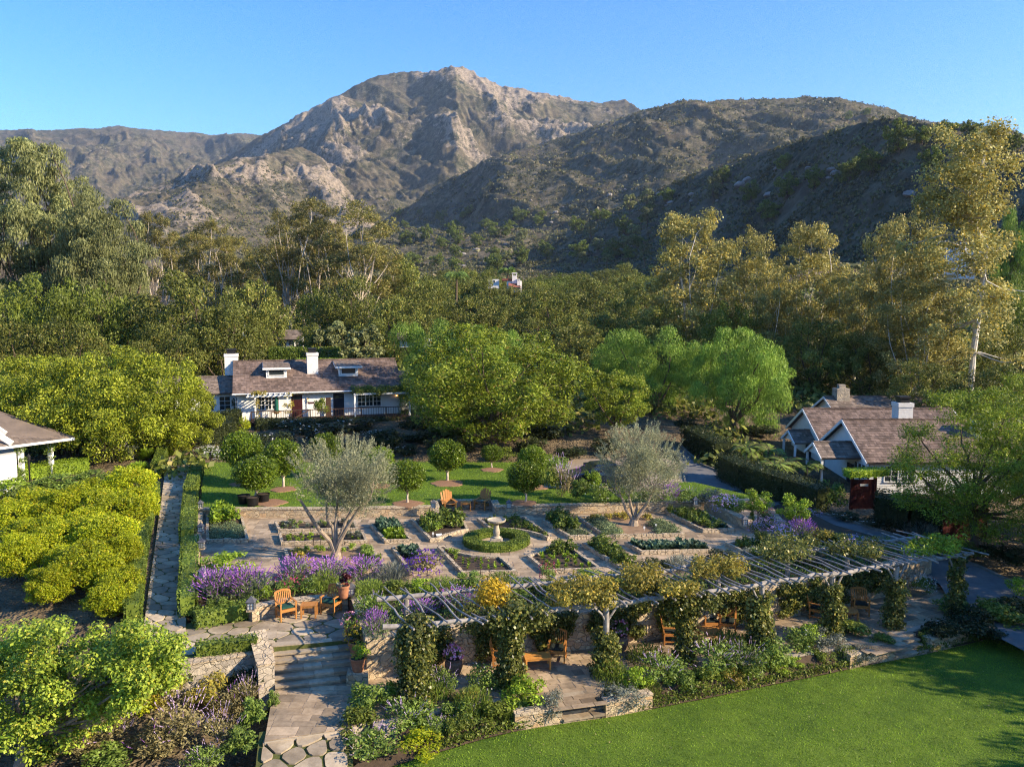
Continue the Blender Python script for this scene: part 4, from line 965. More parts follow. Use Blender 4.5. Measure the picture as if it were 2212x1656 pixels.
# big leafy tree at the lower left corner
def apple():
    b = G(45, 1660, -2.2); e = empty('fruit_tree', tuple(b), 'big leafy fruit tree with grey trunk in the near left corner', 'tree'); rng = np.random.default_rng(8); y = b[1]
    mb = MB(); mb.tube([(-.1, 0, -.3), (0, 0, .1), (.1, .1, .7), (.0, .1, 1.1)], [.26, .2, .17, .15], 9)
    C, R = [], []
    for i in range(170):
        vx = rng.uniform(-70, 380); t = (vx + 70) / 450; vy = rng.uniform(1350 + 20 * abs(t - .5), 1620 - 170 * max(0, t - .5) / .5)
        p = D(vx, vy, y + rng.uniform(-1.5, 2.0)) - b
        C.append(p); R.append(rng.uniform(.3, .55))
        if i % 5 == 0: limb(mb, (0, .1, 1.0), p, .07, .015, rng, .1, 6, 5)
    V, F = clumpleaves(C, R, 48000, .11, rng, .6, .3, .6, .45)
    link('crown', npmesh('crown', V, F, 'apple'), e); mb.build('trunk', 'olivebark', e)
apple()
# hillside trees one can tell apart
gh = 'single trees scattered over the shaded hill'
hd = [(1245, 505, 34, 0, 'lone pale tree on the dark hill above the white villa'), (950, 480, 40, 0, 'hill oak on the lower slope nearest the forked eucalyptus'), (985, 500, 36, 0, 'hill oak beside the pale rocks'), (1015, 465, 30, 0, 'upright hill oak above the pale rocks'),
      (1060, 500, 34, 0, 'light green hill tree right of the pale rocks'), (1120, 480, 34, 0, 'hill oak under the big boulder'), (1360, 470, 40, 1, 'pale gum on the hill near the first sycamore top'), (1400, 455, 36, 1, 'upright pale hill gum left of the yellow sycamore top'), (1440, 440, 34, 0, 'hill tree above the yellow sycamore top'),
      (1700, 430, 50, 0, 'bushy hill tree above the middle sycamore'), (1830, 400, 50, 0, 'bright hill oak on the upper right slope'), (1880, 380, 50, 0, 'bright hill oak pair partner on the upper right slope'), (1760, 410, 40, 0, 'yellow green hill oak left of the bright pair'),
      (1870, 256, 44, 0, 'rounded tree on the near hilltop skyline'), (1830, 262, 36, 0, 'left tree of the near hilltop skyline'), (1990, 300, 60, 0, 'dark oak on the right ridge'), (2040, 290, 64, 0, 'dark oak next on the right ridge'), (2095, 285, 56, 0, 'oak where the right ridge meets the sky'), (2180, 310, 60, 0, 'spreading ridge oak at the right photo edge'),
      (2010, 350, 70, 0, 'large oak below the right ridge'), (1940, 340, 60, 0, 'oak under the hilltop boulder'), (1540, 440, 40, 1, 'grey dead looking tree on the dark slope'), (1620, 440, 40, 0, 'round hill bush above the browner sycamore'), (1180, 560, 50, 0, 'low hill oak above the grey oak'), (1250, 560, 50, 0, 'low hill oak behind the very dark oak'), (1330, 560, 44, 0, 'low hill oak left of the yellow sycamore'),
      (880, 530, 40, 0, 'hill oak right of the forked eucalyptus'), (920, 520, 40, 0, 'hill oak below the lower slope'), (860, 470, 26, 0, 'small hill oak far down the lit spur'), (1660, 480, 50, 0, 'dark hill oak between sycamore tops'), (1560, 400, 34, 0, 'small hill oak high on the dark slope'), (1690, 370, 34, 0, 'small hill oak near the hill shoulder')]
for x, yv, w, k, l in hd:
    if x > 1960: yv += 22; w *= .62
    p = hit(x, yv, 200, 2500); r = math.hypot(p[0], p[1]); kk = ('hilltree', 'hilltree2')[k]; s = w * r / FV / (2 * TP[kk][3]); s = min(s, 2.2)
    place(kk, 'hill_tree', (p[0], p[1], p[2] - .3), s, s * _tr.uniform(.9, 1.2), l, 'tree', gh, _tr.uniform(0, 6))
r_ = random.Random(3)
for i in range(46):                                             # boulders and a few outcrops on the hill
    x, yv = r_.choice([(1000, 560), (1090, 520), (1205, 455), (1215, 465), (1370, 420), (1760, 380), (1800, 370), (1960, 430), (2010, 450), (1900, 560), (1930, 330), (1650, 400), (1480, 430)]); x += r_.gauss(0, 34); yv += r_.gauss(0, 14)
    p = hit(x, yv, 200, 2500); s = r_.uniform(1.0, 3.2) * min(1.6, math.hypot(p[0], p[1]) / 600 + .3)
    if i == 0: rr0 = np.random.default_rng(2); mb = MB().lathe([(.001, -.4), (.7, -.3), (1.0, 0), (.85, .4), (.45, .68), (.001, .75)], 11, cap=False); mb.v = [tuple(np.array(v) * (1 + rr0.normal() * .09)) for v in mb.v]; bm_ = mb.mesh('boulder', 'boulder')
    o = link('boulder', bm_); o.location = p; o.scale = (s, s * r_.uniform(.7, 1.2), s * r_.uniform(.6, 1.0)); o.rotation_euler = (r_.uniform(-.3, .3), r_.uniform(-.3, .3), r_.uniform(0, 6)); tag(o, 'pale grey boulder lying among scrub on the shaded hillside', 'boulder', 'boulders on the shaded hill')
for i in range(130):
    x = r_.uniform(900, 2200); yv = r_.uniform(300 + max(0, 1870 - x) * .28, 600)
    if i > 75: x = r_.uniform(840, 1400); yv = r_.uniform(470, 605); p = hit(x, yv, 200, 2500); r = math.hypot(p[0], p[1]); kk = ('hilltree', 'hilltree', 'hilltree2')[i % 3]; s = min(2.0, r_.uniform(22, 44) * r / FV / (2 * TP[kk][3])); place(kk, 'hill_tree', (p[0], p[1], p[2] - .4), s, s * r_.uniform(.8, 1.2), 'small dark tree among the dense scrub of the shaded hill', 'tree', 'small dark trees in the hill scrub', r_.uniform(0, 6))
for i in range(44):                                             # canopy at the foot of the hills
    x = r_.uniform(830, 1420); y_ = r_.uniform(175, 340); q = D(x, 600, y_); z = ground(q[0], y_); kk = ('oak1', 'oak2', 'oak3')[i % 3]; s = r_.uniform(.75, 1.2)
    place(kk, 'oak_tree', (q[0], y_, z - .3), s, s * r_.uniform(.85, 1.15), 'oak in the dense canopy at the foot of the shaded hill', 'tree', 'oaks at the foot of the shaded hill', r_.uniform(0, 6))
# trees outside the right edge that shade terrace and lawn
for i, (x, y, s, h, l) in enumerate([(31, 31, 1.0, 1.25, 'shade tree standing outside the right edge beside the driveway'), (36, 25.5, 1.0, 1.15, 'second shade tree outside the right edge'), (38, 37, 1.1, 1.3, 'third shade tree outside the right edge beyond the driveway'), (27.5, 17.2, .62, .82, 'small tree outside the right edge by the near lawn')]):
    place('oak1' if i % 2 else 'oak2', 'oak_tree', (x, y, ground(x, y)), s, h, l, 'tree', 'shade trees beyond the right edge', i)
def chaparral():
    rng = np.random.default_rng(31); n = 62000
    az = rng.uniform(-.40, .64, n); r = np.exp(rng.uniform(math.log(230), math.log(2000), n))
    x = r * np.sin(az); y = r * np.cos(az); z = terrain(x, y)
    keep = (fbm(x / 30, y / 30, 8, 3) > -.30); x, y, z, r = x[keep], y[keep], z[keep], r[keep]
    s = np.clip(.6 + r / 520, 1.0, 3.2) * rng.uniform(.4, 1.5, len(x)); m = 8
    C = np.repeat(np.stack([x, y, z], 1), m, 0); R = np.repeat(s, m)
    d = norm(rng.normal(size=C.shape) * [1, 1, .6] + [0, 0, .35]); P = C + d * R[:, None] * np.array([1.1, 1.1, .75])
    V, F = leafgeo(P, norm(d + rng.normal(size=d.shape) * .4), R * rng.uniform(.7, 1.2, len(R)), .8, rng)
    o = link('chaparral', npmesh('chaparral', V, F, 'chaparral')); tag(o, 'low olive brown chaparral scrub covering the hills', None, None, 'stuff')
chaparral()
# ------------------------------------------------------------------ houses
def roofslope(mb, a, b, c, d, course=.28, tile=.24, th=.03, rng=R0):
    """shingle courses on the quad a (eave start) b (eave end) c (ridge end) d (ridge start)."""
    a, b, c, d = [np.array(p, float) for p in (a, b, c, d)]; n = np.cross(b - a, d - a); n = n / np.linalg.norm(n)
    if n[2] < 0: n = -n
    L = (np.linalg.norm(d - a) + np.linalg.norm(c - b)) / 2; k = max(2, int(L / course))
    for i in range(k):
        t0, t1 = i / k, min(1, (i + 1.25) / k)
        p0, p1, q0, q1 = a + (d - a) * t0, b + (c - b) * t0, a + (d - a) * t1, b + (c - b) * t1
        w = np.linalg.norm(p1 - p0); m = max(1, int(w / tile)); us = [0] + [(j + rng.uniform(-.28, .28)) / m for j in range(1, m)] + [1]
        for u0, u1 in zip(us, us[1:]):
            u1 = u0 + (u1 - u0) * .97; j = rng.uniform(-.018, .018); up = th * rng.uniform(.85, 1.5)
            e0, e1 = p0 + (p1 - p0) * u0, p0 + (p1 - p0) * u1; f0, f1 = q0 + (q1 - q0) * u0, q0 + (q1 - q0) * u1
            dn = (e0 - f0) / max(1e-6, np.linalg.norm(e0 - f0)) * j
            v = [e0 + dn, e1 + dn, e1 + dn + n * up, e0 + dn + n * up, f0, f1, f1 + n * .008, f0 + n * .008]
            mb.add(v, [(0, 1, 2, 3), (3, 2, 6, 7), (0, 3, 7, 4), (1, 5, 6, 2)])
    mb.add([p - n * .012 for p in (a, b, c, d)] + [p - n * .12 for p in (a, b, c, d)], [(0, 1, 2, 3), (7, 6, 5, 4), (0, 4, 5, 1), (1, 5, 6, 2), (2, 6, 7, 3), (3, 7, 4, 0)])
def ridgecap(mb, a, b, rng=R0):
    a, b = np.array(a, float), np.array(b, float); L = np.linalg.norm(b - a); n = int(L / .42); d = (b - a) / L
    for i in range(n):
        p = a + d * (L * i / n); q = a + d * (L * (i + 1.1) / n); mb.bar(p + [0, 0, .045 + rng.uniform(0, .02)], q + [0, 0, .03], .24, .07)
def siding(mb, x0, x1, z0, z1, y, holes=(), step=.17):
    """lapped boards on a wall facing -y, with openings (x0, x1, z0, z1)."""
    z = z0
    while z < z1 - .01:
        t = min(z + step, z1); segs = [(x0, x1)]
        for h in holes:
            if h[3] > z + .01 and h[2] < t - .01:
                ns = []
                for a, b in segs:
                    if h[0] >= b or h[1] <= a: ns.append((a, b)); continue
                    if h[0] > a: ns.append((a, h[0]))
                    if h[1] < b: ns.append((h[1], b))
                segs = ns
        for a, b in segs:
            mb.add([(a, y - .028, z), (b, y - .028, z), (b, y - .008, t), (a, y - .008, t), (a, y + .1, z), (b, y + .1, z), (b, y + .1, t), (a, y + .1, t)], [(0, 1, 2, 3), (0, 4, 5, 1), (1, 5, 6, 2), (3, 2, 6, 7), (0, 3, 7, 4)])
        z = t
def window(parent, x0, x1, z0, z1, y, nx=2, nz=3, sash=1, glass='glass'):
    f = MB(); w = .07
    f.bx(x0 - w, x1 + w, y - .06, y + .06, z1, z1 + w); f.bx(x0 - w, x1 + w, y - .09, y + .06, z0 - w, z0); f.bx(x0 - w, x0, y - .06, y + .06, z0, z1); f.bx(x1, x1 + w, y - .06, y + .06, z0, z1)
    sw = (x1 - x0) / sash
    for s in range(sash):
        a, b = x0 + s * sw, x0 + (s + 1) * sw
        if s: f.bx(a - .05, a + .05, y - .055, y + .05, z0, z1)
        for i in range(1, nx): q = a + (b - a) * i / nx; f.bx(q - .016, q + .016, y - .03, y + .02, z0, z1)
        for i in range(1, nz): q = z0 + (z1 - z0) * i / nz; f.bx(a, b, y - .028, y + .018, q - .016, q + .016)
    fr = f.build('window', 'trim', parent); MB().bx(x0, x1, y, y + .03, z0, z1).build('pane', glass, fr); return fr
def door(parent, x0, x1, z0, z1, y, mat):
    m = MB(); m.bx(x0, x1, y - .03, y + .03, z0, z1)
    zs = z0 + (z1 - z0) * .78
    for a, b in ((.12, .46), (.54, .88)):
        for c, d in ((.06, .40), (.46, .72)): m.bx(x0 + (x1 - x0) * a, x0 + (x1 - x0) * b, y - .045, y - .03, z0 + (z1 - z0) * c, z0 + (z1 - z0) * d)
    e = m.build('door', mat, parent); MB().bx(x0 + .14, x1 - .14, y - .05, y - .032, zs, zs + .26).build('pane', 'glass', e)
    MB().lathe([(.001, 0), (.03, .01), (.03, .05), (.001, .06)], 8, (x0 + .09, y - .07, z0 + 1.0), False).build('handle', 'greymetal', e)
    f = MB(); f.bx(x0 - .09, x0, y - .05, y + .05, z0, z1 + .09); f.bx(x1, x1 + .09, y - .05, y + .05, z0, z1 + .09); f.bx(x0, x1, y - .05, y + .05, z1, z1 + .09); f.build('door_frame', 'trim', parent)
def chimney(parent, x, y, w, d, z0, z1, mat='brickwhite', cap=.45):
    m = MB(); m.bx(x - w / 2, x + w / 2, y - d / 2, y + d / 2, z0, z1 - .28); m.bx(x - w / 2 - .05, x + w / 2 + .05, y - d / 2 - .05, y + d / 2 + .05, z1 - .28, z1)
    for i in range(int((z1 - z0) / .16)): z = z0 + i * .16; m.bx(x - w / 2 - .006, x + w / 2 + .006, y - d / 2 - .006, y + d / 2 + .006, z, z + .13) if z + .13 < z1 - .29 else None
    c = m.build('chimney', mat, parent)
    k = MB(); k.bx(x - w * .33, x + w * .33, y - d * .33, y + d * .33, z1, z1 + cap * .7); k.bx(x - w * .40, x + w * .40, y - d * .40, y + d * .40, z1 + cap * .7, z1 + cap); k.build('chimney_cap', 'blackmetal', c)
def wall_lamp(parent, x, y, z):
    m = MB(); m.bx(x - .02, x + .02, y - .14, y, z + .2, z + .24); m.lathe([(.02, .30), (.10, .2), (.085, .19), (.085, .18)], 8, (x, y - .14, z)); m.lathe([(.05, -.06), (.07, 0), (.07, .02)], 8, (x, y - .14, z))
    e = m.build('wall_lamp', 'blackmetal', parent); b = MB().lathe([(.03, .02), (.06, .08), (.06, .17), (.03, .19)], 8, (x, y - .14, z)).build('bulb', None, e); b.data.materials.append(GLOW)
GLOW, _nt, _b, _o = newmat('warm_bulb'); _b.inputs['Base Color'].default_value = (.9, .6, .3, 1); _b.inputs['Emission Color'].default_value = (1, .5, .15, 1); _b.inputs['Emission Strength'].default_value = 2.2

def cottage():
    zf = 1.85; ang = math.radians(17.5); o0 = D(502, 851, 71.0); e = empty('white_cottage', (o0[0], o0[1], zf), 'white boarded cottage with brown shingle roof, two dormers and two white chimneys', 'house', None, ang)
    Wd, Lp, ze, zr, ri = 15.3, .55, 2.36, 4.95, 4.9
    ux, uy = math.cos(ang), math.sin(ang)
    def lx(vx, y=Lp):                                            # local x of a picture column on the wall plane
        s = (vx - VCX) / FV; ox, oy = o0[0] - uy * y, o0[1] + ux * y
        return (s * oy - ox) / (ux - s * uy)
    A, B = 466.4, .2030; X = lambda c: lx(A + B * c)
    roof = MB(); roofslope(roof, (0, 0, ze), (Wd, 0, ze), (Wd, ri, zr), (0, ri, zr)); roofslope(roof, (Wd, 2 * ri, ze), (0, 2 * ri, ze), (0, ri, zr), (Wd, ri, zr), .4, .5); ridgecap(roof, (0, ri, zr), (Wd, ri, zr))
    rf = roof.build('roof', 'shingle', e)
    d1, d2 = (X(785), X(905)), (X(1235), X(1352)); w1_, w2_ = (X(430), X(650)), (X(1500), X(1742))
    dt = 2.06; holes = [(d1[0], d1[1], 0, dt), (d2[0], d2[1], 0, dt), (w1_[0], w1_[1], .82, 1.98), (w2_[0], w2_[1], .82, 1.98)]
    wl_ = MB(); siding(wl_, .35, Wd - .35, -1.2, 2.42, Lp, holes); wl_.bx(.35, .5, Lp + .1, 2 * ri - .6, -1.2, 2.42); wl_.bx(Wd - .5, Wd - .35, Lp + .1, 2 * ri - .6, -1.2, 2.42); wl_.bx(.5, Wd - .5, 2 * ri - .7, 2 * ri - .6, -1.2, 2.42)
    for x in (.42, Wd - .42): wl_.prism([(x - .06, Lp + .1), (x + .06, Lp + .1), (x + .06, 2 * ri - .6), (x - .06, 2 * ri - .6)], 2.42, 2.43); wl_.add([(x, .6, 2.43), (x, 2 * ri - .6, 2.43), (x, ri, zr - .14)], [(0, 1, 2)])
    wl_.build('wall', 'whitewall', e)
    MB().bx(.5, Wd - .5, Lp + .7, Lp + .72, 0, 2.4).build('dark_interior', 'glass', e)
    f = MB(); f.bx(0, Wd, -.05, 0, ze - .16, ze + .0); f.build('fascia', 'trim', e)
    g_ = MB(); g_.tube([(-.05, -.12, ze - .06), (Wd + .05, -.12, ze - .06)], .055, 8); g_.build('gutter', 'trim', e)
    for x in (.25, Wd * .42, Wd - .25): MB().tube([(x, -.12, ze - .1), (x, Lp - .09, ze - .4), (x, Lp - .09, -.1)], .035, 7).build('downpipe', 'trim', e)
    for x, y in ((4.1, 3.4), (12.6, 2.9)): MB().lathe([(.06, -.2), (.06, .35), (.085, .36), (.085, .42), (.001, .43)], 10, (x, y, ze + (zr - ze) * y / ri)).build('vent_pipe', 'greymetal', e)
    door(e, *d1, 0, dt, Lp + .03, 'maroonpaint'); door(e, *d2, 0, dt, Lp + .03, 'navypaint')
    window(e, *w1_, .82, 1.98, Lp, 2, 3, 3); window(e, *w2_, .82, 1.98, Lp, 2, 3, 3)
    wall_lamp(e, X(968), Lp - .03, 1.45)
    MB().bx(X(943), X(1030), Lp - .06, Lp - .03, 1.2, 1.34).build('name_board', 'maroonpaint', e)
    def slope_z(y): return ze + (zr - ze) * y / ri
    for c0, c1, r0, r1 in ((525, 745, 462, 786), (1300, 1506, 1216, 1550)):
        yf = 2.15; y2 = 4.45; x0, x1 = lx(A + B * c0, yf), lx(A + B * c1, yf); zb = slope_z(yf); zt = zb + .98; q0, q1 = lx(A + B * (c0 - 34), yf - .2), lx(A + B * r1, yf - .2)
        m = MB(); m.add([(x0, yf, zb - .1), (x1, yf, zb - .1), (x1, yf, zt), (x0, yf, zt), (x0, y2, slope_z(y2)), (x1, y2, slope_z(y2))], [(0, 3, 4), (1, 5, 2)])
        m.bx(x0, x0 + .16, yf - .02, yf + .06, zb - .1, zt); m.bx(x1 - .16, x1, yf - .02, yf + .06, zb - .1, zt); m.bx(x0 + .16, x1 - .16, yf - .02, yf + .06, zb - .1, zb + .2); m.bx(x0 + .16, x1 - .16, yf - .02, yf + .06, zt - .16, zt)
        dm = m.build('dormer', 'trim', e); window(dm, x0 + .26, x1 - .26, zb + .28, zt - .24, yf - .01, 1, 1)
        dr = MB(); roofslope(dr, (q0, yf - .25, zt - .03), (q1, yf - .25, zt - .03), (q1, y2 + .1, slope_z(y2) + .14), (q0, y2 + .1, slope_z(y2) + .14), .28, .24); dr.build('dormer_roof', 'greyshingle', dm)
        t = MB(); t.bx(q0 - .02, q1 + .02, yf - .32, yf - .25, zt - .19, zt - .01); t.bar((q0, yf - .25, zt - .12), (q0, y2, slope_z(y2) + .03), .05, .14); t.build('dormer_trim', 'trim', dm)
    chimney(e, (lx(A + B * 975, 3.0) + lx(A + B * 1068, 3.0)) / 2, 3.1, 1.0, 1.0, slope_z(2.6) - .3, 5.75)
    chimney(e, lx(A + B * 172, 5.6) - .1, 5.4, 1.2, .85, 0, 5.65)
    # left wing and right wing
    g = MB(); roofslope(g, (-6.6, 1.9, 2.25), (.0, 1.9, 2.25), (.0, 5.0, 3.55), (-6.6, 5.0, 3.55)); roofslope(g, (0, 8.2, 2.25), (-6.6, 8.2, 2.25), (-6.6, 5.0, 3.55), (0, 5.0, 3.55), .4, .5); ridgecap(g, (-6.6, 5.0, 3.55), (0, 5.0, 3.55)); g.build('wing_roof', 'greyshingle', e); g = MB()
    roofslope(g, (Wd, 2.0, 2.2), (Wd + 5, 2.0, 2.2), (Wd + 5, 5, 3.7), (Wd, 5, 3.7)); g.build('wing_roof', 'greyshingle', e)
    wx0, wx1 = -2.3, -.4; m = MB(); siding(m, -6.2, .35, -1, 2.22, 2.3, [(-2.9, -1.7, .7, 1.9), (-1.2, -.3, .7, 1.9)]); m.bx(-6.2, -6.05, 2.4, 7.9, -1, 2.3); m.build('wing_wall', 'whitewall', e); m = MB(); siding(m, Wd - .35, Wd + 4.8, -1, 2.2, 2.3, [(Wd + .6, Wd + 1.8, .8, 1.9)]); m.build('wing_wall', 'whitewall', e)
    window(e, -2.9, -1.7, .7, 1.9, 2.3, 2, 3, 1); window(e, -1.2, -.3, .7, 1.9, 2.3, 2, 3, 1); window(e, Wd + .6, Wd + 1.8, .8, 1.9, 2.3, 2, 3, 2)
    # porch pergola over the triple window, deck and railing
    p = MB(); a, b = lx(A + B * 400, -1.1), lx(A + B * 745, -1.1)
    for x in (a, b): p.bx(x - .07, x + .07, -1.15, -1.01, 0, 2.1)
    p.bx(a - .75, b + .4, -1.18, -1.0, 2.1, 2.28)
    for i in range(9): x = a - .6 + (b - a + .9) * i / 8; p.bx(x - .04, x + .04, -1.5, .5, 2.285, 2.37)
    p.build('porch_pergola', 'trim', e)
    vn = MB(); rng = np.random.default_rng(4); C = [(a + rng.uniform(-.4, .9), -1.1 + rng.uniform(-.3, .5), 2.3 + rng.uniform(-.1, .2)) for _ in range(16)] + [(b + rng.uniform(-.3, .4), -1.1, rng.uniform(.6, 2.4)) for _ in range(12)] + [(a + .15, -1.1, rng.uniform(.3, 2.2)) for _ in range(6)]
    V, F = clumpleaves(C, [.22] * len(C), 1300, .13, rng); v = link('porch_vine', npmesh('porch_vine', V, F, 'palevine')); v.matrix_world = Matrix.Translation(e.location) @ Matrix.Rotation(ang, 4, 'Z'); tag(v, 'thin rose vine on the white porch posts of the cottage', 'vine')
    x0, x1 = lx(A + B * 1450, -1.0), Wd + 2.2; C = [(rng.uniform(x0, x1), rng.uniform(-1.6, .3), 2.35 + rng.uniform(-.15, .25)) for _ in range(90)]
    V, F = clumpleaves(C, [.34] * len(C), 7000, .14, rng); v = link('porch_vine', npmesh('porch_vine', V, F, 'oakgreen')); v.matrix_world = Matrix.Translation(e.location) @ Matrix.Rotation(ang, 4, 'Z'); tag(v, 'thick dark green vine roofing the right porch of the cottage', 'vine')
    p = MB(); p.bx(x0, x1, -1.5, -1.4, 2.05, 2.2)
    for x in (x0 + .1, (x0 + x1) / 2 + 1.6, x1 - .1): p.bx(x - .08, x + .08, -1.5, -1.34, 0, 2.05)
    p.build('porch_frame', 'trim', e)
    wall_lamp(e, X(1912), Lp - .03, 1.6)
    dk = MB(); dk.bx(1.5, Wd + 1, -2.2, Lp, -.14, 0); dk.bx(1.5, Wd + 1, -2.0, -1.95, -1.6, -.15); dk.build('deck', 'brownwood', e)
    rl_ = MB(); xe = lx(A + B * 985, -2.2)
    rl_.bx(1.55, xe, -2.22, -2.14, .92, .98); rl_.bx(1.55, xe, -2.2, -2.16, .1, .15)
    for i in range(34): x = 1.55 + (xe - 1.55) * i / 33; w = .05 if i % 11 == 0 else .014; rl_.bx(x - w, x + w, -2.18 - w, -2.18 + w, .0, .92)
    for i in range(5): rl_.bar((xe - i * 1.0, -2.2 - i * .55, .95 - i * .42), (xe - 1 - i * 1.0, -2.2 - (i + 1) * .55, .95 - (i + 1) * .42), .06); rl_.bar((xe - i, -2.2 - i * .55, .95 - i * .42), (xe - i, -2.2 - i * .55, -.3 - i * .42), .05)
    rl_.bx(xe, Wd, -2.22, -2.14, .92, .98)
    for i in range(40): x = xe + (Wd - xe) * i / 39; w = .05 if i % 10 == 0 else .014; rl_.bx(x - w, x + w, -2.18 - w, -2.18 + w, .0, .92)
    rl_.build('railing', 'brownwood', e)
    MB().bx(X(1142), X(1196), -.9, -.8, 0, 1.85).build('privacy_panel', 'brownwood', e)
    u = empty('patio_umbrella', tuple(Matrix.Translation(e.location) @ Matrix.Rotation(ang, 4, 'Z') @ Vector((lx(A + B * 625, -.9), -.9, 0))), 'closed dark green patio umbrella on the cottage deck', 'umbrella')
    MB().lathe([(.03, 0), (.03, 2.35), (.001, 2.38)], 8).build('pole', 'brownwood', u); m = MB(); m.lathe([(.20, .55), (.24, .62), (.20, 1.0), (.16, 1.5), (.08, 2.1), (.14, 2.12), (.02, 2.32)], 12); m.build('canopy', 'umbrella', u)
    tt = MB().lathe([(.4, .68), (.4, .72)], 16, (0, 0, 0)).build('table_top', 'teak', None); tag(tt, 'round deck table under the closed green umbrella', 'table'); tt.name = 'deck_table'; tt.location = u.location
    MB().lathe([(.05, 0), (.05, .68)], 8).build('leg', 'blackmetal', tt)
cottage()

def gablehouse(e, x0, x1, y0, y1, zb, ze, zr, mat='shingle', over=.35, front=True, back=True, wall=True, gable='whitewall', holes=(), nm=''):
    ym = (y0 + y1) / 2; r = MB(); xa, xb = x0 - over, x1 + over; dz = (zr - ze) / (ym - y0) * over
    roofslope(r, (xa, y0 - over, ze - dz), (xb, y0 - over, ze - dz), (xb, ym, zr), (xa, ym, zr)); roofslope(r, (xb, y1 + over, ze - dz), (xa, y1 + over, ze - dz), (xa, ym, zr), (xb, ym, zr), .35, .4); ridgecap(r, (xa, ym, zr), (xb, ym, zr)); r.build(nm + 'roof', mat, e)
    for x in (xa - .03, xb + .03):
        t = MB(); t.bar((x, y0 - over, ze - dz - .1), (x, ym, zr - .1), .06, .2); t.bar((x, y1 + over, ze - dz - .1), (x, ym, zr - .1), .06, .2); t.build(nm + 'bargeboard', 'trim', e)
    if wall:
        w = MB(); siding(w, x0, x1, zb, ze, y0, holes)
        for x in (x0, x1): w.add([(x, y0, zb), (x, y1, zb), (x, y1, ze), (x, ym, zr - .14), (x, y0, ze)], [(0, 1, 2, 3, 4)])
        w.bx(x0, x1, y1 - .1, y1, zb, ze); w.build(nm + 'wall', gable, e)
def right_cottage():
    zb = -1.3; e = empty('white_cottage', (0, 0, 0), 'white gabled cottage with brown shingle roofs behind the tall hedge and driveway', 'house')
    gablehouse(e, 23.6, 35.2, 52.3, 60.0, zb, 1.85, 3.95, holes=[(24.6, 25.45, .35, 1.35), (25.7, 26.55, .35, 1.35)])
    gablehouse(e, 23.6, 34.8, 60.4, 67.2, zb, 1.95, 3.78, nm='rear_')
    window(e, 24.6, 25.45, .35, 1.35, 52.3, 2, 3); window(e, 25.7, 26.55, .35, 1.35, 52.3, 2, 3)
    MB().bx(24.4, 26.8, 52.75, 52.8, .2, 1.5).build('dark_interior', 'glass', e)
    # porch gables on the left end
    for (xa, y0, y1, zr, ze, l) in ((20.9, 53.8, 56.5, 2.5, 1.75, 'porch_'), (21.9, 61.8, 64.4, 2.15, 1.45, 'side_porch_')):
        ym = (y0 + y1) / 2; r = MB(); roofslope(r, (xa, y0 - .2, ze - .1), (23.6, y0 - .2, ze - .1), (23.6, ym, zr), (xa, ym, zr)); roofslope(r, (23.6, y1 + .2, ze - .1), (xa, y1 + .2, ze - .1), (xa, ym, zr), (23.6, ym, zr)); ridgecap(r, (xa, ym, zr), (23.6, ym, zr)); r.build(l + 'roof', 'greyshingle', e)
        t = MB(); t.bar((xa - .03, y0 - .22, ze - .2), (xa - .03, ym, zr - .1), .06, .2); t.bar((xa - .03, y1 + .22, ze - .2), (xa - .03, ym, zr - .1), .06, .2); t.add([(xa + .1, y0, ze - .05), (xa + .1, y1, ze - .05), (xa + .1, ym, zr - .1)], [(0, 1, 2)])
        for y in (y0, y1): t.bx(xa + .05, xa + .2, y - .07, y + .07, zb, ze - .1)
        t.build(l + 'posts', 'trim', e)
        MB().bx(23.5, 23.56, ym - .5, ym + .5, zb + .3, zb + 2.3).build('door', 'navypaint', e)
    for y in (53.0, 53.6, 54.2):
        f = MB(); f.bx(23.52, 23.57, y - .22, y + .22, .35, 1.35); w = f.build('window', 'trim', e); MB().bx(23.50, 23.52, y - .17, y + .17, .4, 1.3).build('pane', 'glass', w)
    chimney(e, 27.7, 56.6, 1.0, 1.0, 3.0, 5.1); chimney(e, 32.2, 54.6, 1.15, .9, 1.5, 4.1)
    g2 = empty('shingled_house', (0, 0, 0), 'dark roofed house with stone chimney behind the right cottage', 'house')
    gablehouse(g2, 30, 39.5, 72, 80, 0, 1.6, 3.45, mat='greyshingle'); m = MB(); m.bx(30.6, 31.8, 75.2, 76.4, 0, 4.25); c = m.build('chimney', 'greystone', g2); MB().bx(30.9, 31.5, 75.5, 76.1, 4.25, 4.6).build('chimney_cap', 'greystone', c)
    g3 = empty('white_cottage', (0, 0, 0), 'small white cottage end at the right, mostly behind the feathery tree', 'house')
    gablehouse(g3, 36.6, 42.5, 53.2, 61, -1.2, 1.7, 3.9, over=.3)
    # gate
    a = G(1842, 1100, -.45); t = empty('garden_gate', tuple(a), 'dark red wooden gate between the two hedge blocks', 'gate', None, .05)
    m = MB()
    for i in range(9): m.bx(-.02 + i * .14, .115 + i * .14, -.03, .03, .05, 1.85)
    m.build('boards', 'redwood', t); 
    for x in (-.14, 1.3): MB().bx(x - .08, x + .08, -.08, .08, 0, 2.25).build('post', 'redwood', t)
    b = MB(); b.bx(-.35, 1.55, -.1, .1, 2.25, 2.38); b.bar((-.1, 0, 2.25), (.35, 0, 1.9), .08); b.bar((1.26, 0, 2.25), (.8, 0, 1.9), .08); b.build('arch', 'redwood', t)
    MB().bx(.35, .85, -.055, -.032, 1.45, 1.58).build('name_plate', 'trim', t)
    a = G(2045, 1165, -.75); t = empty('garden_fence', tuple(a), 'dark red board fence in deep shade behind the feathery tree trunk', 'fence', None, .1); m = MB()
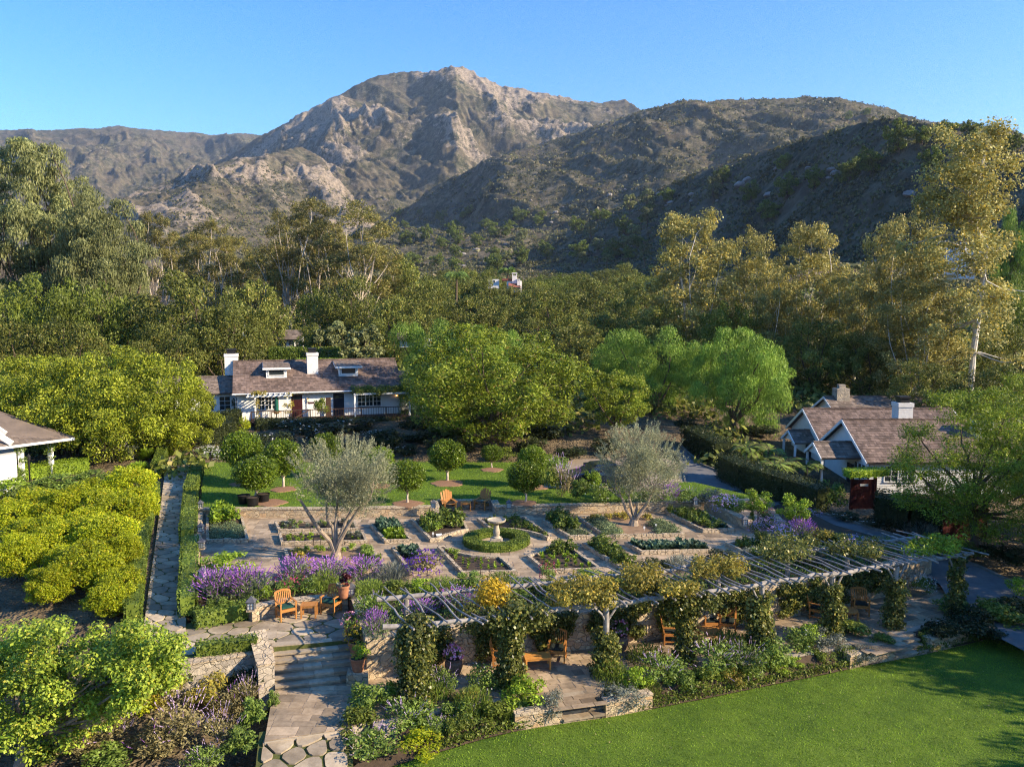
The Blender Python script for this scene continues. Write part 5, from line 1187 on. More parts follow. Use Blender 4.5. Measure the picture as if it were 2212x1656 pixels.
    for i in range(16): m.bx(i * .16 - .3, i * .16 - .15, -.03, .03, 0, 1.9)
    m.build('boards', 'redwood', t); p = MB(); p.bx(-.4, 2.4, .03, .09, .4, .5); p.bx(-.4, 2.4, .03, .09, 1.5, 1.6); p.build('rails', 'redwood', t)
right_cottage()
def left_house():
    e = empty('white_house', (0, 0, 0), 'white house corner with brown shingle roof at the left photo edge', 'house')
    y = 53.0; a = D(160, 944, 54.5); b = D(22, 963, 50.5); c = D(-60, 972, 48.2); tip = a
    r1 = D(60, 910, 57.5); r2 = D(-120, 830, 62)
    roof = MB(); up = np.array(D(-90, 862, 53.5)); roofslope(roof, tuple(c + [0, 0, -.02]), tuple(a), tuple(r1 + [0, 0, .05]), tuple(D(-110, 850, 53.8)), .3, .3); roofslope(roof, tuple(r1), tuple(a), tuple(a + [0, 0, -.02]), tuple(r1 + [.5, 1.5, -.6]), .3, .3)
    roof.build('roof', 'greyshingle', e)
    t = MB(); t.bar(c + [0, 0, -.1], a + [0, 0, -.1], .1, .16); t.build('fascia', 'trim', e)
    p0, p1 = D(108, 953, 54.0), D(44, 962, 51.6)
    for q in (p0, p1): MB().bx(q[0] - .13, q[0] + .13, q[1] - .13, q[1] + .13, -.2, q[2]).build('post', 'trim', e)
    g = MB(); g0 = D(26, 958, 50.3); g1 = D(-60, 900, 50.0); g.bar(g0, g1, .2, .3); g.build('bargeboard', 'trim', e)
    g = MB(); g.bar(D(12, 937, 51), D(-60, 888, 50.8), .2, .3); g.build('upper_bargeboard', 'trim', e)
    w = MB(); q0 = D(36, 1000, 50.6); q1 = D(-120, 1010, 46.5); w.prism([tuple(q0[:2]), tuple(q1[:2]), (q1[0] - .2, q1[1] + 6), (q0[0] - 4.2, q0[1] + 6)], -.6, 2.5); w.build('wall', 'whitewall', e)
    rng = np.random.default_rng(9)
    for q, l, n in ((p0, 'rose vine on the outer white porch post of the left house', 500), (p1, 'flowering vine on the inner porch post of the left house', 900)):
        C = [(q[0] + rng.uniform(-.25, .25), q[1] - .15, rng.uniform(.3, q[2])) for _ in range(14)]
        V, F = clumpleaves(C, [.25] * 14, n, .14, rng); v = link('porch_vine', npmesh('porch_vine', V, F, 'bush')); tag(v, l, 'vine')
left_house()
def far_buildings():
    e = empty('white_villa', (0, 0, 0), 'white villa with tall chimneys and red tile roof among far trees', 'house'); y = 190.0
    P = lambda a, b: D(1019.2 + a * .0781, 552.8 + b * .0781, y)
    def blk(m, a0, a1, b0, b1, d0=0, d1=3): p, q = P(a0, b0), P(a1, b1); m.bx(p[0], q[0], y + d0, y + d1, q[2], p[2])
    m = MB(); blk(m, 440, 740, 640, 900, 1, 5); blk(m, 960, 1370, 690, 1000, .5, 5); blk(m, 1330, 1380, 700, 900, 0, 3); m.build('wall', 'stucco', e)
    c = MB(); blk(c, 1110, 1245, 545, 760, 0, 1.6); blk(c, 1112, 1135, 470, 545, .1, 1.5); blk(c, 1222, 1243, 470, 545, .1, 1.5); blk(c, 1105, 1250, 462, 490, 0, 1.6); c.build('chimney', 'stucco', e)
    c = MB(); blk(c, 1250, 1322, 690, 820, -.4, .8); blk(c, 1245, 1328, 640, 665, -.45, .85); blk(c, 1252, 1268, 665, 690, -.4, .8); blk(c, 1304, 1320, 665, 690, -.4, .8); c.build('chimney', 'stucco', e)
    r = MB(); a, b, c_, d = P(1010, 740), P(1360, 830), P(1120, 880), P(1010, 850); r.add([tuple(a), tuple(b + [0, 1, 0]), tuple(b + [0, -2.2, -.3]), tuple(c_ + [0, -3, 0]), tuple(d + [0, -3, .2])], [(0, 1, 2, 3, 4)]); p, q = P(830, 625), P(1110, 690); r.bx(p[0], q[0], y + .3, y + 4, q[2] + .05, p[2]); r.build('roof', 'redtile', e)
    MB().bx(P(595, 0)[0], P(630, 0)[0], y + .95, y + 1.0, P(0, 735)[2], P(0, 670)[2]).build('window', 'glass', e)
    e = empty('hillside_villa', (0, 0, 0), 'white villa on the hillside half hidden by the golden sycamore', 'house'); y = 150.0
    P = lambda a, b, dy=0: D(1986.4 + a * .1015, 500.9 + b * .1015, y + dy)
    m = MB()
    def blk(m, a0, a1, b0, b1, d0=0, d1=3): p, q = P(a0, b0), P(a1, b1); m.bx(p[0], q[0], y + d0, y + d1, q[2], p[2])
    blk(m, 910, 1180, 290, 1000, 0, 5); blk(m, 700, 905, 300, 900, 2, 7); blk(m, 1340, 1735, 355, 700, 1, 6); blk(m, 960, 1180, 205, 250, .5, 3); blk(m, 1940, 2300, 650, 900, 1, 5); m.build('wall', 'bluestucco', e)
    r = MB(); blk(r, 955, 1215, 262, 290, -.2, 4); blk(r, 950, 1200, 180, 205, .3, 3.2); blk(r, 1740, 2400, 555, 640, 0, 6); r.build('roof', 'redtile', e)
    w = MB(); blk(w, 910, 1120, 735, 800, -.05, .0); w.build('window', 'glass', e); w = MB(); blk(w, 1020, 1045, 310, 335, -.05, 0); w.build('window', 'glass', e); w = MB(); blk(w, 1420, 1610, 385, 440, .95, 1.0); w.build('window', 'glass', e)
    e = empty('white_cabin', (0, 0, 0), 'white cabin with grid window behind the clipped hedge above the cottage roof', 'house'); y = 100.0
    P = lambda a, b, dy=0: D(552.8 + a * .1406, 639.1 + b * .1406, y + dy)
    m = MB(); blk2 = lambda m, a0, a1, b0, b1, d0=0, d1=3: m.bx(P(a0, b0)[0], P(a1, b1)[0], y + d0, y + d1, P(a1, b1)[2], P(a0, b0)[2])
    blk2(m, 240, 640, 640, 830); m.build('wall', 'whitewall', e)
    for a, b in ((375, 452), (492, 568)): window(e, P(a, 0)[0], P(b, 0)[0], P(0, 778)[2], P(0, 700)[2], y - .05, 2, 3)
    r = MB(); a, b = P(200, 640), P(680, 640); roofslope(r, (a[0], y - .6, a[2] - .2), (b[0], y - .6, b[2] - .2), (b[0], y + 2, b[2] + .9), (a[0], y + 2, a[2] + .9), .4, .5); r.build('roof', 'greyshingle', e)
    e = empty('white_house', (0, 0, 0), 'distant white house glimpsed between dark oaks left of the cottage', 'house'); y = 125.0
    m = MB(); p, q = D(360, 712, y), D(510, 735, y); m.bx(p[0], q[0], y, y + 5, q[2], p[2] + .6); m.build('wall', 'whitewall', e)
    r = MB(); roofslope(r, (p[0] - .5, y - .6, p[2] + .5), (q[0] + .5, y - .6, p[2] + .5), (q[0] + .5, y + 3, p[2] + 2.2), (p[0] - .5, y + 3, p[2] + 2.2), .4, .6); r.build('roof', 'greyshingle', e)
    for x in (375, 400, 440, 480): window(e, D(x, 0, y)[0], D(x + 12, 0, y)[0], D(0, 732, y)[2], D(0, 716, y)[2], y - .05, 2, 2)
    e = empty('brown_roofed_house', (0, 0, 0), 'brown roof glimpsed between the cottage ridge and pepper tree', 'house'); y = 98.0
    a, b = D(872, 733, y), D(856, 733, y); r = MB(); roofslope(r, tuple(b), tuple(a + [3, 0, 0]), tuple(D(900, 720, y + 3)), tuple(D(858, 719, y + 3))); r.build('roof', 'shingle', e); m = MB(); m.bx(b[0] + .3, a[0] + 3, y + .5, y + 4, b[2] - 1.0, b[2] - .05); m.build('wall', 'whitewall', e)
far_buildings()
def car():
    p = G(1292, 1046, .52); e = empty('parked_car', tuple(p), 'dark blue car parked on gravel behind the right olive tree', 'car', None, math.radians(14))
    prof = [(-2.3, .35), (-2.28, .72), (-2.0, .86), (-1.05, .98), (-.35, 1.42), (.9, 1.44), (1.75, 1.02), (2.25, .9), (2.3, .4)]; m = MB(); n = len(prof)
    for s, wy in ((-1, .88), (1, .88)): pass
    vs = []
    for y, k in ((-.9, .96), (-.78, 1.0), (.78, 1.0), (.9, .96)):
        for x, z in prof: vs.append((x * (1 if abs(y) < .8 else .97), y * (1 if z < 1 else .86), z * (k if z > .5 else 1)))
    fs = [(j * n + i, (j + 1) * n + i, (j + 1) * n + i + 1, j * n + i + 1) for j in range(3) for i in range(n - 1)] + [tuple(range(n)), tuple(3 * n + i for i in range(n - 1, -1, -1)), tuple(j * n for j in range(4)) + tuple(j * n + n - 1 for j in range(3, -1, -1))]
    m.add(vs, fs); m.build('body', 'carpaint', e)
    g = MB(); g.add([(-1.0, -.62, 1.0), (-1.0, .62, 1.0), (-.4, .6, 1.40), (-.4, -.6, 1.40)], [(0, 1, 2, 3)]); g.v = [(x - .012, y, z + .012) for x, y, z in g.v]; g.build('windscreen', 'glass', e)
    for s in (-1, 1): g = MB(); g.bx(-.75, 1.2, s * .80 - .01, s * .80 + .01, 1.03, 1.32); g.build('side_window', 'glass', e)
    for x in (-1.4, 1.4):
        for y in (-.8, .8):
            w = MB(); w.lathe([(.2, -.1), (.33, -.1), (.33, .1), (.2, .1)], 18); w.v = [(a + x, c + y, b + .33) for a, b, c in w.v]; t = w.build('wheel', 'tyre', e); r = MB(); r.lathe([(.001, -.08), (.2, -.08), (.2, .08), (.001, .08)], 12, cap=False); r.v = [(a + x, c + y, b + .33) for a, b, c in r.v]; r.build('rim', 'greymetal', t)
    for y in (-.6, .6): h = MB(); h.box((-2.22, y, .74), (.16, .3, .12)); h.build('headlight', 'paneglass', e)
car()
# ------------------------------------------------------------------ raised beds of the kitchen garden
HB = .20
def bed(label, pts, soil='soil', h=HB, w=.14):
    P = ccw(xy(pts, h)); n = len(P); I = inset(P, w); e = empty('raised_bed', (*np.mean(P, 0), 0), label, 'garden bed', 'stone edged vegetable beds')
    mb = MB(); r = random.Random(n * 3 + int(P[0][0] * 10)); c0 = np.mean(P, 0)
    for i in range(n):                                            # curb stones, side by side
        a, b, c, d = [np.array(q) for q in (P[i], P[(i + 1) % n], I[(i + 1) % n], I[i])]; L = np.linalg.norm(b - a); k = max(1, int(L / .38))
        for j in range(k):
            t0, t1 = j / k + .012 / L, (j + 1) / k - .012 / L
            if t1 <= t0: continue
            q = [a + (b - a) * t0, a + (b - a) * t1, d + (c - d) * t1, d + (c - d) * t0]
            mb.prism([tuple(x - c0) for x in q], -.05, h + r.uniform(-.018, .018))
    mb.build('border', 'curb', e)
    s = MB().prism([tuple(np.array(p) - c0) for p in inset(P, w * .8)], -.03, h * .45); s.build('soil', soil, e)
    return P
def inside(p, P):
    c = False; n = len(P)
    for i in range(n):
        (x1, y1), (x2, y2) = P[i], P[(i + 1) % n]
        if (y1 > p[1]) != (y2 > p[1]) and p[0] < (x2 - x1) * (p[1] - y1) / (y2 - y1) + x1: c = not c
    return c
B = {}
B['a'] = bed('stone bed of tall sunflower like plants beside the lantern wall', [cA(205, 545), cA(595, 540), cA(548, 350), cA(505, 300), cA(200, 300)])
B['b'] = bed('long narrow bed against the garden wall with blue grey leafy rows', [cA(828, 376), cA(1565, 364), cA(1608, 440), cA(866, 455)])
B['c'] = bed('long narrow bed with lime green seedlings in front of another narrow bed', [cA(866, 480), cA(1650, 470), cA(1692, 553), cA(890, 566)])
B['d'] = bed('wide bed around the trunk of the four stemmed olive tree', [cA(918, 627), cA(1735, 610), cA(1870, 800), cA(975, 830)], 'drysoil')
B['e'] = bed('bed of dark kale and lettuce between olive bed and fig bed', [cB(238, 400), cB(505, 392), cB(628, 542), cB(372, 550)])
B['f'] = bed('bed with curved front holding fig bushes left of the birdbath', [cB(608, 352), cB(1095, 345), cB(1148, 448), cB(1040, 468), cB(960, 492), cB(905, 515), cB(868, 532), cB(786, 537)])
B['g'] = bed('shaded bed with curved front right behind the birdbath', [cB(1220, 342), cB(1665, 332), cB(1922, 515), cB(1865, 522), cB(1790, 492), cB(1700, 468), cB(1600, 450), cB(1480, 440), cB(1340, 440)])
B['h'] = bed('slanting bed of tall dark plants left of the right olive bed', [cC(355, 178), cC(560, 170), cC(838, 322), cC(598, 328)])
B['i'] = bed('wide bed around the trunk of the right olive tree', [cC(672, 148), cC(1310, 120), cC(1670, 305), cC(928, 322)], 'drysoil')
B['j'] = bed('far right bed beside the curved wall and driveway', [cC(1480, 95), cC(1830, 90), cC(2130, 262), cC(1832, 268)])
B['k'] = bed('narrow bed of pale cabbages behind the purple flowering bush', [cB(430, 605), cB(690, 600), cB(850, 835), cB(600, 840)])
B['l'] = bed('bed with curved back and neat seedling rows in front of the birdbath', [cB(852, 602), cB(918, 597), cB(985, 632), cB(1070, 662), cB(1180, 682), cB(1300, 690), cB(1442, 692), cB(1602, 836), cB(1080, 842)])
B['m'] = bed('dark soil bed with a curved corner right of the seedling rows', [cC(208, 500), cC(300, 480), cC(380, 445), cC(450, 392), cC(572, 388), cC(905, 628), cC(378, 640)])
B['n'] = bed('slanting bed of dense dark bushes behind the pergola', [cC(715, 388), cC(965, 380), cC(1240, 600), cC(1078, 612)])
B['o'] = bed('long bed of blue green cabbages nearest the driveway side', [cC(1105, 382), cC(1800, 362), cC(1935, 452), cC(1262, 466)])
B['p'] = bed('bed at the right end of the garden behind the pergola rafters', [cC(2030, 385), cC(2330, 370), cC(2420, 440), cC(2180, 460)])
# ------------------------------------------------------------------ small plants
rngP = np.random.default_rng(404)
PM = {}
def plantmesh(k, leaf, n, size, R, H, asp=.5, kind='ball', seed=1):
    r = np.random.default_rng(seed)
    if kind == 'ball':
        m = 14; d = norm(r.normal(size=(m, 3)) + [0, 0, .25]); C = d * np.array([R, R, H * .5]) * r.uniform(.3, .85, (m, 1)) + [0, 0, H * .5]
        V, F = clumpleaves(C, r.uniform(.22, .42, m) * R, n, size, r, asp, .35, .65, .4); V[:, 2] = np.maximum(V[:, 2], .0)
    elif kind == 'spike':                                         # upright tufts
        a = r.uniform(0, 6.283, n); q = r.random(n) ** .5 * R; h = r.random(n); P = np.stack([np.cos(a) * q, np.sin(a) * q, H * (h * (1 - .35 * (q / R) ** 2))], 1)
        td = norm(np.stack([np.cos(a) * .35, np.sin(a) * .35, np.ones(n)], 1) + r.normal(size=(n, 3)) * .25)
        V, F = leafgeo(P, norm(r.normal(size=(n, 3)) + np.stack([np.cos(a), np.sin(a), 0 * a], 1) * .8), size * r.uniform(.7, 1.4, n), asp, r, td, .9); V[:, 2] = np.maximum(V[:, 2], 0)
    elif kind == 'rosette':
        a = r.uniform(0, 6.283, n); e = r.uniform(.15, 1.2, n); d = np.stack([np.cos(a) * np.cos(e), np.sin(a) * np.cos(e), np.sin(e)], 1)
        V, F = leafgeo(d * [R * .55, R * .55, H * .6] + [0, 0, H * .1], norm(np.cross(d, np.cross(d, [0, 0, 1.0])) * -1 + r.normal(size=d.shape) * .15), size * r.uniform(.8, 1.3, n), asp, r, d, .95)
    PM[k] = (npmesh(k, V, F, leaf), R, H)
plantmesh('seedling', 'lime', 26, .09, .10, .16, .55, 'rosette', 1)
plantmesh('kale', 'kale', 46, .30, .30, .40, .55, 'rosette', 2)
plantmesh('cabbage', 'kale', 34, .26, .26, .30, .75, 'rosette', 3)
plantmesh('lettuce', 'lime', 40, .22, .24, .28, .7, 'rosette', 4)
plantmesh('herb', 'bush', 260, .09, .30, .38, .5, 'ball', 5)
plantmesh('limeherb', 'lime', 200, .09, .24, .42, .5, 'ball', 6)
plantmesh('darkherb', 'boxhedge', 300, .09, .34, .42, .5, 'ball', 7)
plantmesh('paleherb', 'palevine', 240, .09, .32, .36, .5, 'ball', 8)
plantmesh('greyherb', 'grey', 160, .14, .26, .36, .3, 'rosette', 9)
plantmesh('thyme', 'sage', 320, .07, .42, .24, .5, 'ball', 10)
def plant(k, name, x, y, z, s, label, cat, group, sz=1):
    me, R, H = PM[k]; o = link(name, me); o.location = (x, y, z); s *= .9; o.scale = (s, s, s * sz); o.rotation_euler = (0, 0, rngP.uniform(0, 6.28)); return tag(o, label, cat, group)
def fill(bk, k, name, n, s, label, cat, region=None, md=.35, z=HB * .42):
    P = B[bk] if region is None else ccw(xy(region, HB)); I = inset(P, .3); xs = [p[0] for p in I]; ys = [p[1] for p in I]; done = []; t = 0
    while len(done) < n and t < 4000:
        t += 1; p = (rngP.uniform(min(xs), max(xs)), rngP.uniform(min(ys), max(ys)))
        if inside(p, I) and all(math.hypot(p[0] - q[0], p[1] - q[1]) > md for q in done):
            done.append(p); plant(k, name, *p, z, s * rngP.uniform(.8, 1.25), label, cat, label[:60])
fill('a', 'limeherb', 'tall_plant', 14, 2.2, 'tall yellowing leafy plant in the bed beside the lantern wall', 'plant', [cA(200, 300), cA(510, 300), cA(540, 400), cA(200, 410)], .28)
fill('a', 'thyme', 'grassy_herb', 22, 1.1, 'low feathery green herb at the front of the bed beside the lantern wall', 'herb', [cA(200, 390), cA(560, 380), cA(590, 540), cA(205, 545)], .25)
fill('b', 'greyherb', 'artichoke_plant', 11, 1.1, 'blue grey spiky plant in the narrow bed against the garden wall', 'plant', None, .42)
fill('b', 'herb', 'leafy_vegetable', 8, .8, 'green leafy vegetable in the narrow bed against the garden wall', 'vegetable', None, .4)
fill('c', 'limeherb', 'leafy_vegetable', 6, .75, 'lime green leafy plant in the front narrow bed left of the olive trunk', 'vegetable', [cA(866, 480), cA(1330, 478), cA(1340, 560), cA(890, 566)], .45)
fill('c', 'seedling', 'seedling', 22, 1.3, 'small seedling in the front narrow bed behind the olive trunk', 'seedling', None, .25)
fill('c', 'greyherb', 'artichoke_plant', 4, 1.1, 'blue grey spiky plant at the right end of the front narrow bed', 'plant', [cA(1440, 472), cA(1650, 470), cA(1692, 553), cA(1480, 556)], .45)
fill('d', 'paleherb', 'bean_plant', 12, 1.2, 'pale green bushy plant round the rim of the left olive bed', 'plant', [cA(918, 640), cA(1130, 640), cA(1260, 830), cA(975, 830)], .4)
fill('d', 'herb', 'herb_clump', 11, 1.1, 'green herb clump at the right rim of the left olive bed', 'herb', [cA(1600, 625), cA(1735, 612), cA(1870, 800), cA(1640, 800)], .36)
fill('d', 'limeherb', 'herb_clump', 7, .9, 'small green herb clump at the back rim of the left olive bed', 'herb', [cA(1000, 612), cA(1720, 600), cA(1735, 660), cA(1000, 672)], .5)
fill('e', 'kale', 'kale_plant', 17, 1.25, 'dark blue green kale at the back of the kale and lettuce bed', 'vegetable', [cB(238, 380), cB(505, 372), cB(575, 470), cB(300, 478)], .26)
fill('e', 'lettuce', 'lettuce', 16, 1.1, 'bright green lettuce at the front of the kale and lettuce bed', 'vegetable', [cB(300, 450), cB(560, 445), cB(628, 542), cB(372, 550)], .26)
fill('f', 'darkherb', 'fig_bush', 9, 2.0, 'dark green fig bush in the curved bed left of the birdbath', 'bush', [cB(640, 345), cB(1080, 330), cB(1125, 440), cB(760, 480)], .5)
fill('f', 'limeherb', 'lime_bush', 3, 1.6, 'bright lime green bush in the middle of the fig bed', 'bush', [cB(760, 380), cB(900, 370), cB(905, 500), cB(790, 505)], .4)
fill('g', 'darkherb', 'dark_herb', 16, .9, 'low dark herb in the shaded bed behind the birdbath', 'herb', None, .42)
fill('g', 'greyherb', 'grey_herb', 4, .8, 'pale grey herb at the right tip of the shaded bed behind the birdbath', 'herb', [cB(1700, 400), cB(1800, 420), cB(1900, 500), cB(1790, 490)], .3)
fill('h', 'darkherb', 'tall_herb', 13, 1.8, 'tall dark bushy herb in the slanting bed left of the right olive', 'herb', [cC(360, 150), cC(540, 140), cC(700, 270), cC(520, 280)], .34)
fill('h', 'thyme', 'low_herb', 12, 1.0, 'low light herb at the front of the slanting bed left of the right olive', 'herb', [cC(500, 250), cC(680, 230), cC(838, 322), cC(598, 328)], .3)
fill('i', 'thyme', 'thyme_clump', 42, 1.15, 'low grey green thyme clump along the rim of the right olive bed', 'herb', [cC(690, 160), cC(900, 150), cC(1180, 320), cC(930, 322)], .26)
fill('i', 'thyme', 'thyme_clump', 30, 1.15, 'low grey green thyme clump at the right rim of the right olive bed', 'herb', [cC(1330, 190), cC(1450, 170), cC(1670, 305), cC(1380, 312)], .28)
fill('i', 'paleherb', 'yellow_herb', 9, 1.1, 'yellow green herb at the back of the right olive bed', 'herb', [cC(700, 140), cC(1310, 112), cC(1400, 170), cC(760, 190)], .5)
fill('j', 'darkherb', 'dark_vegetable', 16, 1.2, 'dark leafy vegetable in the far right bed by the curved wall', 'vegetable', None, .45)
fill('j', 'cabbage', 'cabbage', 6, .9, 'pale cabbage at the front of the far right bed by the curved wall', 'vegetable', [cC(1830, 190), cC(2060, 185), cC(2130, 262), cC(1850, 266)], .35)
fill('k', 'cabbage', 'cabbage', 14, 1.1, 'pale cabbage in the narrow bed behind the purple flowering bush', 'vegetable', [cB(430, 605), cB(690, 600), cB(760, 710), cB(540, 720)], .26)
P = inset(B['l'], .35); ys = [p[1] for p in P]; xs = [p[0] for p in P]; yy = min(ys)
while yy < max(ys):
    xx = min(xs)
    while xx < max(xs):
        if inside((xx, yy), P) and rngP.random() < .8: plant('seedling', 'seedling', xx + rngP.uniform(-.05, .05), yy + rngP.uniform(-.03, .03), HB * .44, rngP.uniform(.8, 1.4), 'young seedling in neat rows in the bed in front of the birdbath', 'seedling', 'seedlings in rows in front of the birdbath')
        xx += .30
    yy += .34
fill('l', 'limeherb', 'leafy_vegetable', 4, .8, 'leafy green plant along the curved edge of the seedling bed', 'vegetable', [cB(900, 620), cB(985, 650), cB(1100, 690), cB(1010, 700)], .35)
fill('m', 'boxhedge' if 'boxhedge' in PM else 'darkherb', 'dark_bush', 9, 1.5, 'dark feathery bush at the back of the dark soil bed', 'bush', [cC(390, 430), cC(575, 385), cC(660, 470), cC(420, 500)], .4)
fill('m', 'seedling', 'seedling', 26, 1.7, 'leafy seedling scattered over the dark soil bed', 'seedling', None, .32)
fill('n', 'darkherb', 'dense_bush', 16, 1.5, 'dense dark bush in the slanting bed behind the pergola', 'bush', None, .36)
fill('o', 'cabbage', 'cabbage', 46, 1.15, 'blue green cabbage in the long cabbage bed nearest the driveway side', 'vegetable', None, .27)
fill('p', 'darkherb', 'dark_herb', 8, 1.1, 'dark herb in the bed at the right end of the garden', 'herb', None, .5)
# ------------------------------------------------------------------ birdbath in its clipped ring
bb = G(1072, 1172, 0)
def ringhedge():
    rng = np.random.default_rng(3); n = 9000; a = rng.uniform(0, 6.283, n); ro, ri = 1.66, .98; f = rng.random(n); P = np.zeros((n, 3)); N = np.zeros((n, 3)); h = .34
    top = f < .6; q = np.where(top, ri + (ro - ri) * rng.random(n), np.where(f < .87, ro, ri)); z = np.where(top, h, h * rng.random(n)); q = q + rng.normal(size=n) * .02; z = z + rng.normal(size=n) * .02
    P[:, 0] = np.cos(a) * q; P[:, 1] = np.sin(a) * q; P[:, 2] = np.maximum(.01, z); s = np.where(top, 0, np.where(f < .87, 1, -1)); N[:, 0] = np.cos(a) * s; N[:, 1] = np.sin(a) * s; N[:, 2] = top
    V, F = leafgeo(P, norm(N + rng.normal(size=(n, 3)) * .5), .075 * rng.uniform(.7, 1.3, n), .5, rng)
    b = MB(); k = 40
    for i in range(k):
        a0, a1 = 6.2832 * i / k, 6.2832 * (i + 1) / k; c = lambda r, t: (r * math.cos(t), r * math.sin(t))
        b.prism([c(ri + .03, a0), c(ro - .03, a0), c(ro - .03, a1), c(ri + .03, a1)], 0, h - .04)
    o = link('ring_hedge', npmesh('ring_hedge', V, F, 'boxhedge')); o.location = bb; tag(o, 'low clipped ring hedge around the stone birdbath', 'hedge'); b.build('hedge_body', 'boxhedge', o)
    e = empty('birdbath', tuple(bb), 'carved stone birdbath with wide round basin on a baluster foot', 'birdbath')
    m = MB().box((0, 0, .09), (.62, .62, .18)); m.box((0, 0, .22), (.5, .5, .1)); m.build('base', 'birdstone', e)
    MB().lathe([(.22, .27), (.2, .33), (.14, .37), (.17, .5), (.175, .6), (.13, .78), (.11, .9), (.15, .96), (.19, 1.0)], 20).build('pedestal', 'birdstone', e)
    MB().lathe([(.18, 1.0), (.36, 1.06), (.46, 1.12), (.48, 1.2), (.44, 1.21), (.40, 1.15), (.2, 1.11), (.001, 1.10)], 28, cap=False).build('basin', 'birdstone', e)
    for x, l in ((-.42, 'pale stone slab left of the birdbath foot'), (.48, 'small tan stone block right of the birdbath foot')):
        m = MB().box((0, 0, .06), (.42 if x < 0 else .26, .25, .12), .3); s = m.build('stone_block', 'birdstone'); s.location = bb + np.array([x, -.28, 0]); tag(s, l, 'stone')
ringhedge()
# ------------------------------------------------------------------ furniture
def armchair(x, y, z, rz, label, group, cushion='cushion', s=1.0, mat='teak'):
    """front faces local -y"""
    e = empty('garden_armchair', (x, y, z), label, 'armchair', group, rz); e.scale = (s, s, s)
    for sx in (-.28, .28):
        MB().bx(sx - .025, sx + .025, -.28, -.23, 0, .62).build('leg', mat, e); MB().bar((sx, .25, 0), (sx, .25, .45), .05).build('leg', mat, e)
        MB().bar((sx, -.30, .645), (sx, .31, .645), .07, .035).build('armrest', mat, e)
    m = MB(); m.bx(-.255, .255, -.275, -.245, .32, .40); m.bx(-.255, .255, .235, .265, .32, .40); m.bx(-.295, -.262, -.23, .23, .33, .40); m.bx(.262, .295, -.23, .23, .33, .40); m.bx(-.27, .27, -.27, .25, .40, .42)
    for q in (-.28, .28): m.bx(q - .015, q + .015, -.23, .23, .10, .14)
    m.build('seat', mat, e)
    b = MB(); t = lambda z: .25 + (z - .42) * .24
    for q in (-.28, .28): b.bar((q, t(.42), .42), (q, t(.90), .90), .05)
    for i in range(7):
        q = -.21 + i * .07; b.bar((q, t(.50), .50), (q, t(.86), .88 + .03 * math.cos(q * 6)), .035, .018)
    b.bar((-.28, t(.5), .5), (.28, t(.5), .5), .03, .05)
    for i in range(6):
        q0, q1 = -.28 + i * .0933, -.28 + (i + 1) * .0933; zz = lambda q: .90 + .06 * math.cos(q / .28 * 1.57); b.bar((q0, t(.9), zz(q0)), (q1, t(.9), zz(q1)), .035, .075)
    b.build('backrest', mat, e)
    c = MB(); c.lathe([(.18, 0), (.25, .012), (.255, .035), (.245, .06), (.19, .072), (.001, .075)], 4); c.v = [((p[0] * .7071 - p[1] * .7071) * 1.36, (p[0] * .7071 + p[1] * .7071) * 1.3, p[2] + .425) for p in c.v]; c.build('cushion', cushion, e)
    return e
def table(x, y, z, rz, L, W_, h, label, mat='teak', round_=False, slats=6, group=None):
    e = empty('garden_table', (x, y, z), label, 'table', group, rz); m = MB()
    if round_:
        for i in range(9):
            q = -W_ / 2 + W_ * (i + .5) / 9; w = math.sqrt(max(.02, 1 - (q / (W_ / 2)) ** 2)) * L / 2; m.bx(-w, w, q - W_ / 18 + .004, q + W_ / 18 - .004, h - .03, h)
    else:
        for i in range(slats): q = -W_ / 2 + W_ * i / slats; m.bx(-L / 2, L / 2, q + .005, q + W_ / slats - .005, h - .025, h)
        m.bx(-L / 2, -L / 2 + .06, -W_ / 2 - .01, W_ / 2 + .01, h - .022, h + .003); m.bx(L / 2 - .06, L / 2, -W_ / 2 - .01, W_ / 2 + .01, h - .022, h + .003)
    m.build('table_top', mat, e); k = .36 if round_ else .45
    a = MB(); a.bx(-L * k, L * k, -W_ * k, -W_ * k + .03, h - .1, h - .03); a.bx(-L * k, L * k, W_ * k - .03, W_ * k, h - .1, h - .03); a.build('apron', mat, e)
    for sx in (-1, 1):
        for sy in (-1, 1): MB().box((sx * L * k, sy * W_ * k, (h - .03) / 2), (.06, .06, h - .03)).build('leg', mat, e)
    return e
ga = 'garden armchairs with dark cushions'
def seat(vx, vy, z, rz, label, cushion='darkcushion'): p = G(vx, vy, z); return armchair(p[0], p[1], z, rz, label, ga, cushion, 1.08)
seat(*(618, 1334), Z_PAT + .012, .62, 'left armchair with green cushion on the sunny flagstone patio', 'cushion')
seat(*(715, 1322), Z_PAT + .012, -.32, 'right armchair with green cushion on the sunny patio, back to the wall', 'cushion')
p = G(668, 1331, Z_PAT); table(p[0], p[1], Z_PAT + .012, .08, .62, .5, .52, 'small square slatted table between the two green cushioned patio armchairs')
seat(1203, 1424, Z_TER, -.18, 'armchair with dark cushion beside the sunlit coffee table')
seat(1082, 1436, Z_TER, 1.5, 'armchair mostly hidden behind the second ivy post, facing the coffee table')
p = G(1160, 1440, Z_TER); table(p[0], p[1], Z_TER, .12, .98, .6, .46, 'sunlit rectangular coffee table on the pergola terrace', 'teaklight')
seat(1447, 1386, Z_TER, 1.52, 'armchair seen from its side left of the third ivy post'); seat(1466, 1368, Z_TER, .55, 'shaded armchair tucked behind the sideways armchair')
seat(1571, 1364, Z_TER, -.28, 'shaded armchair right of the round table'); seat(1534, 1362, Z_TER, .05, 'shaded armchair behind the round table hidden by its post')
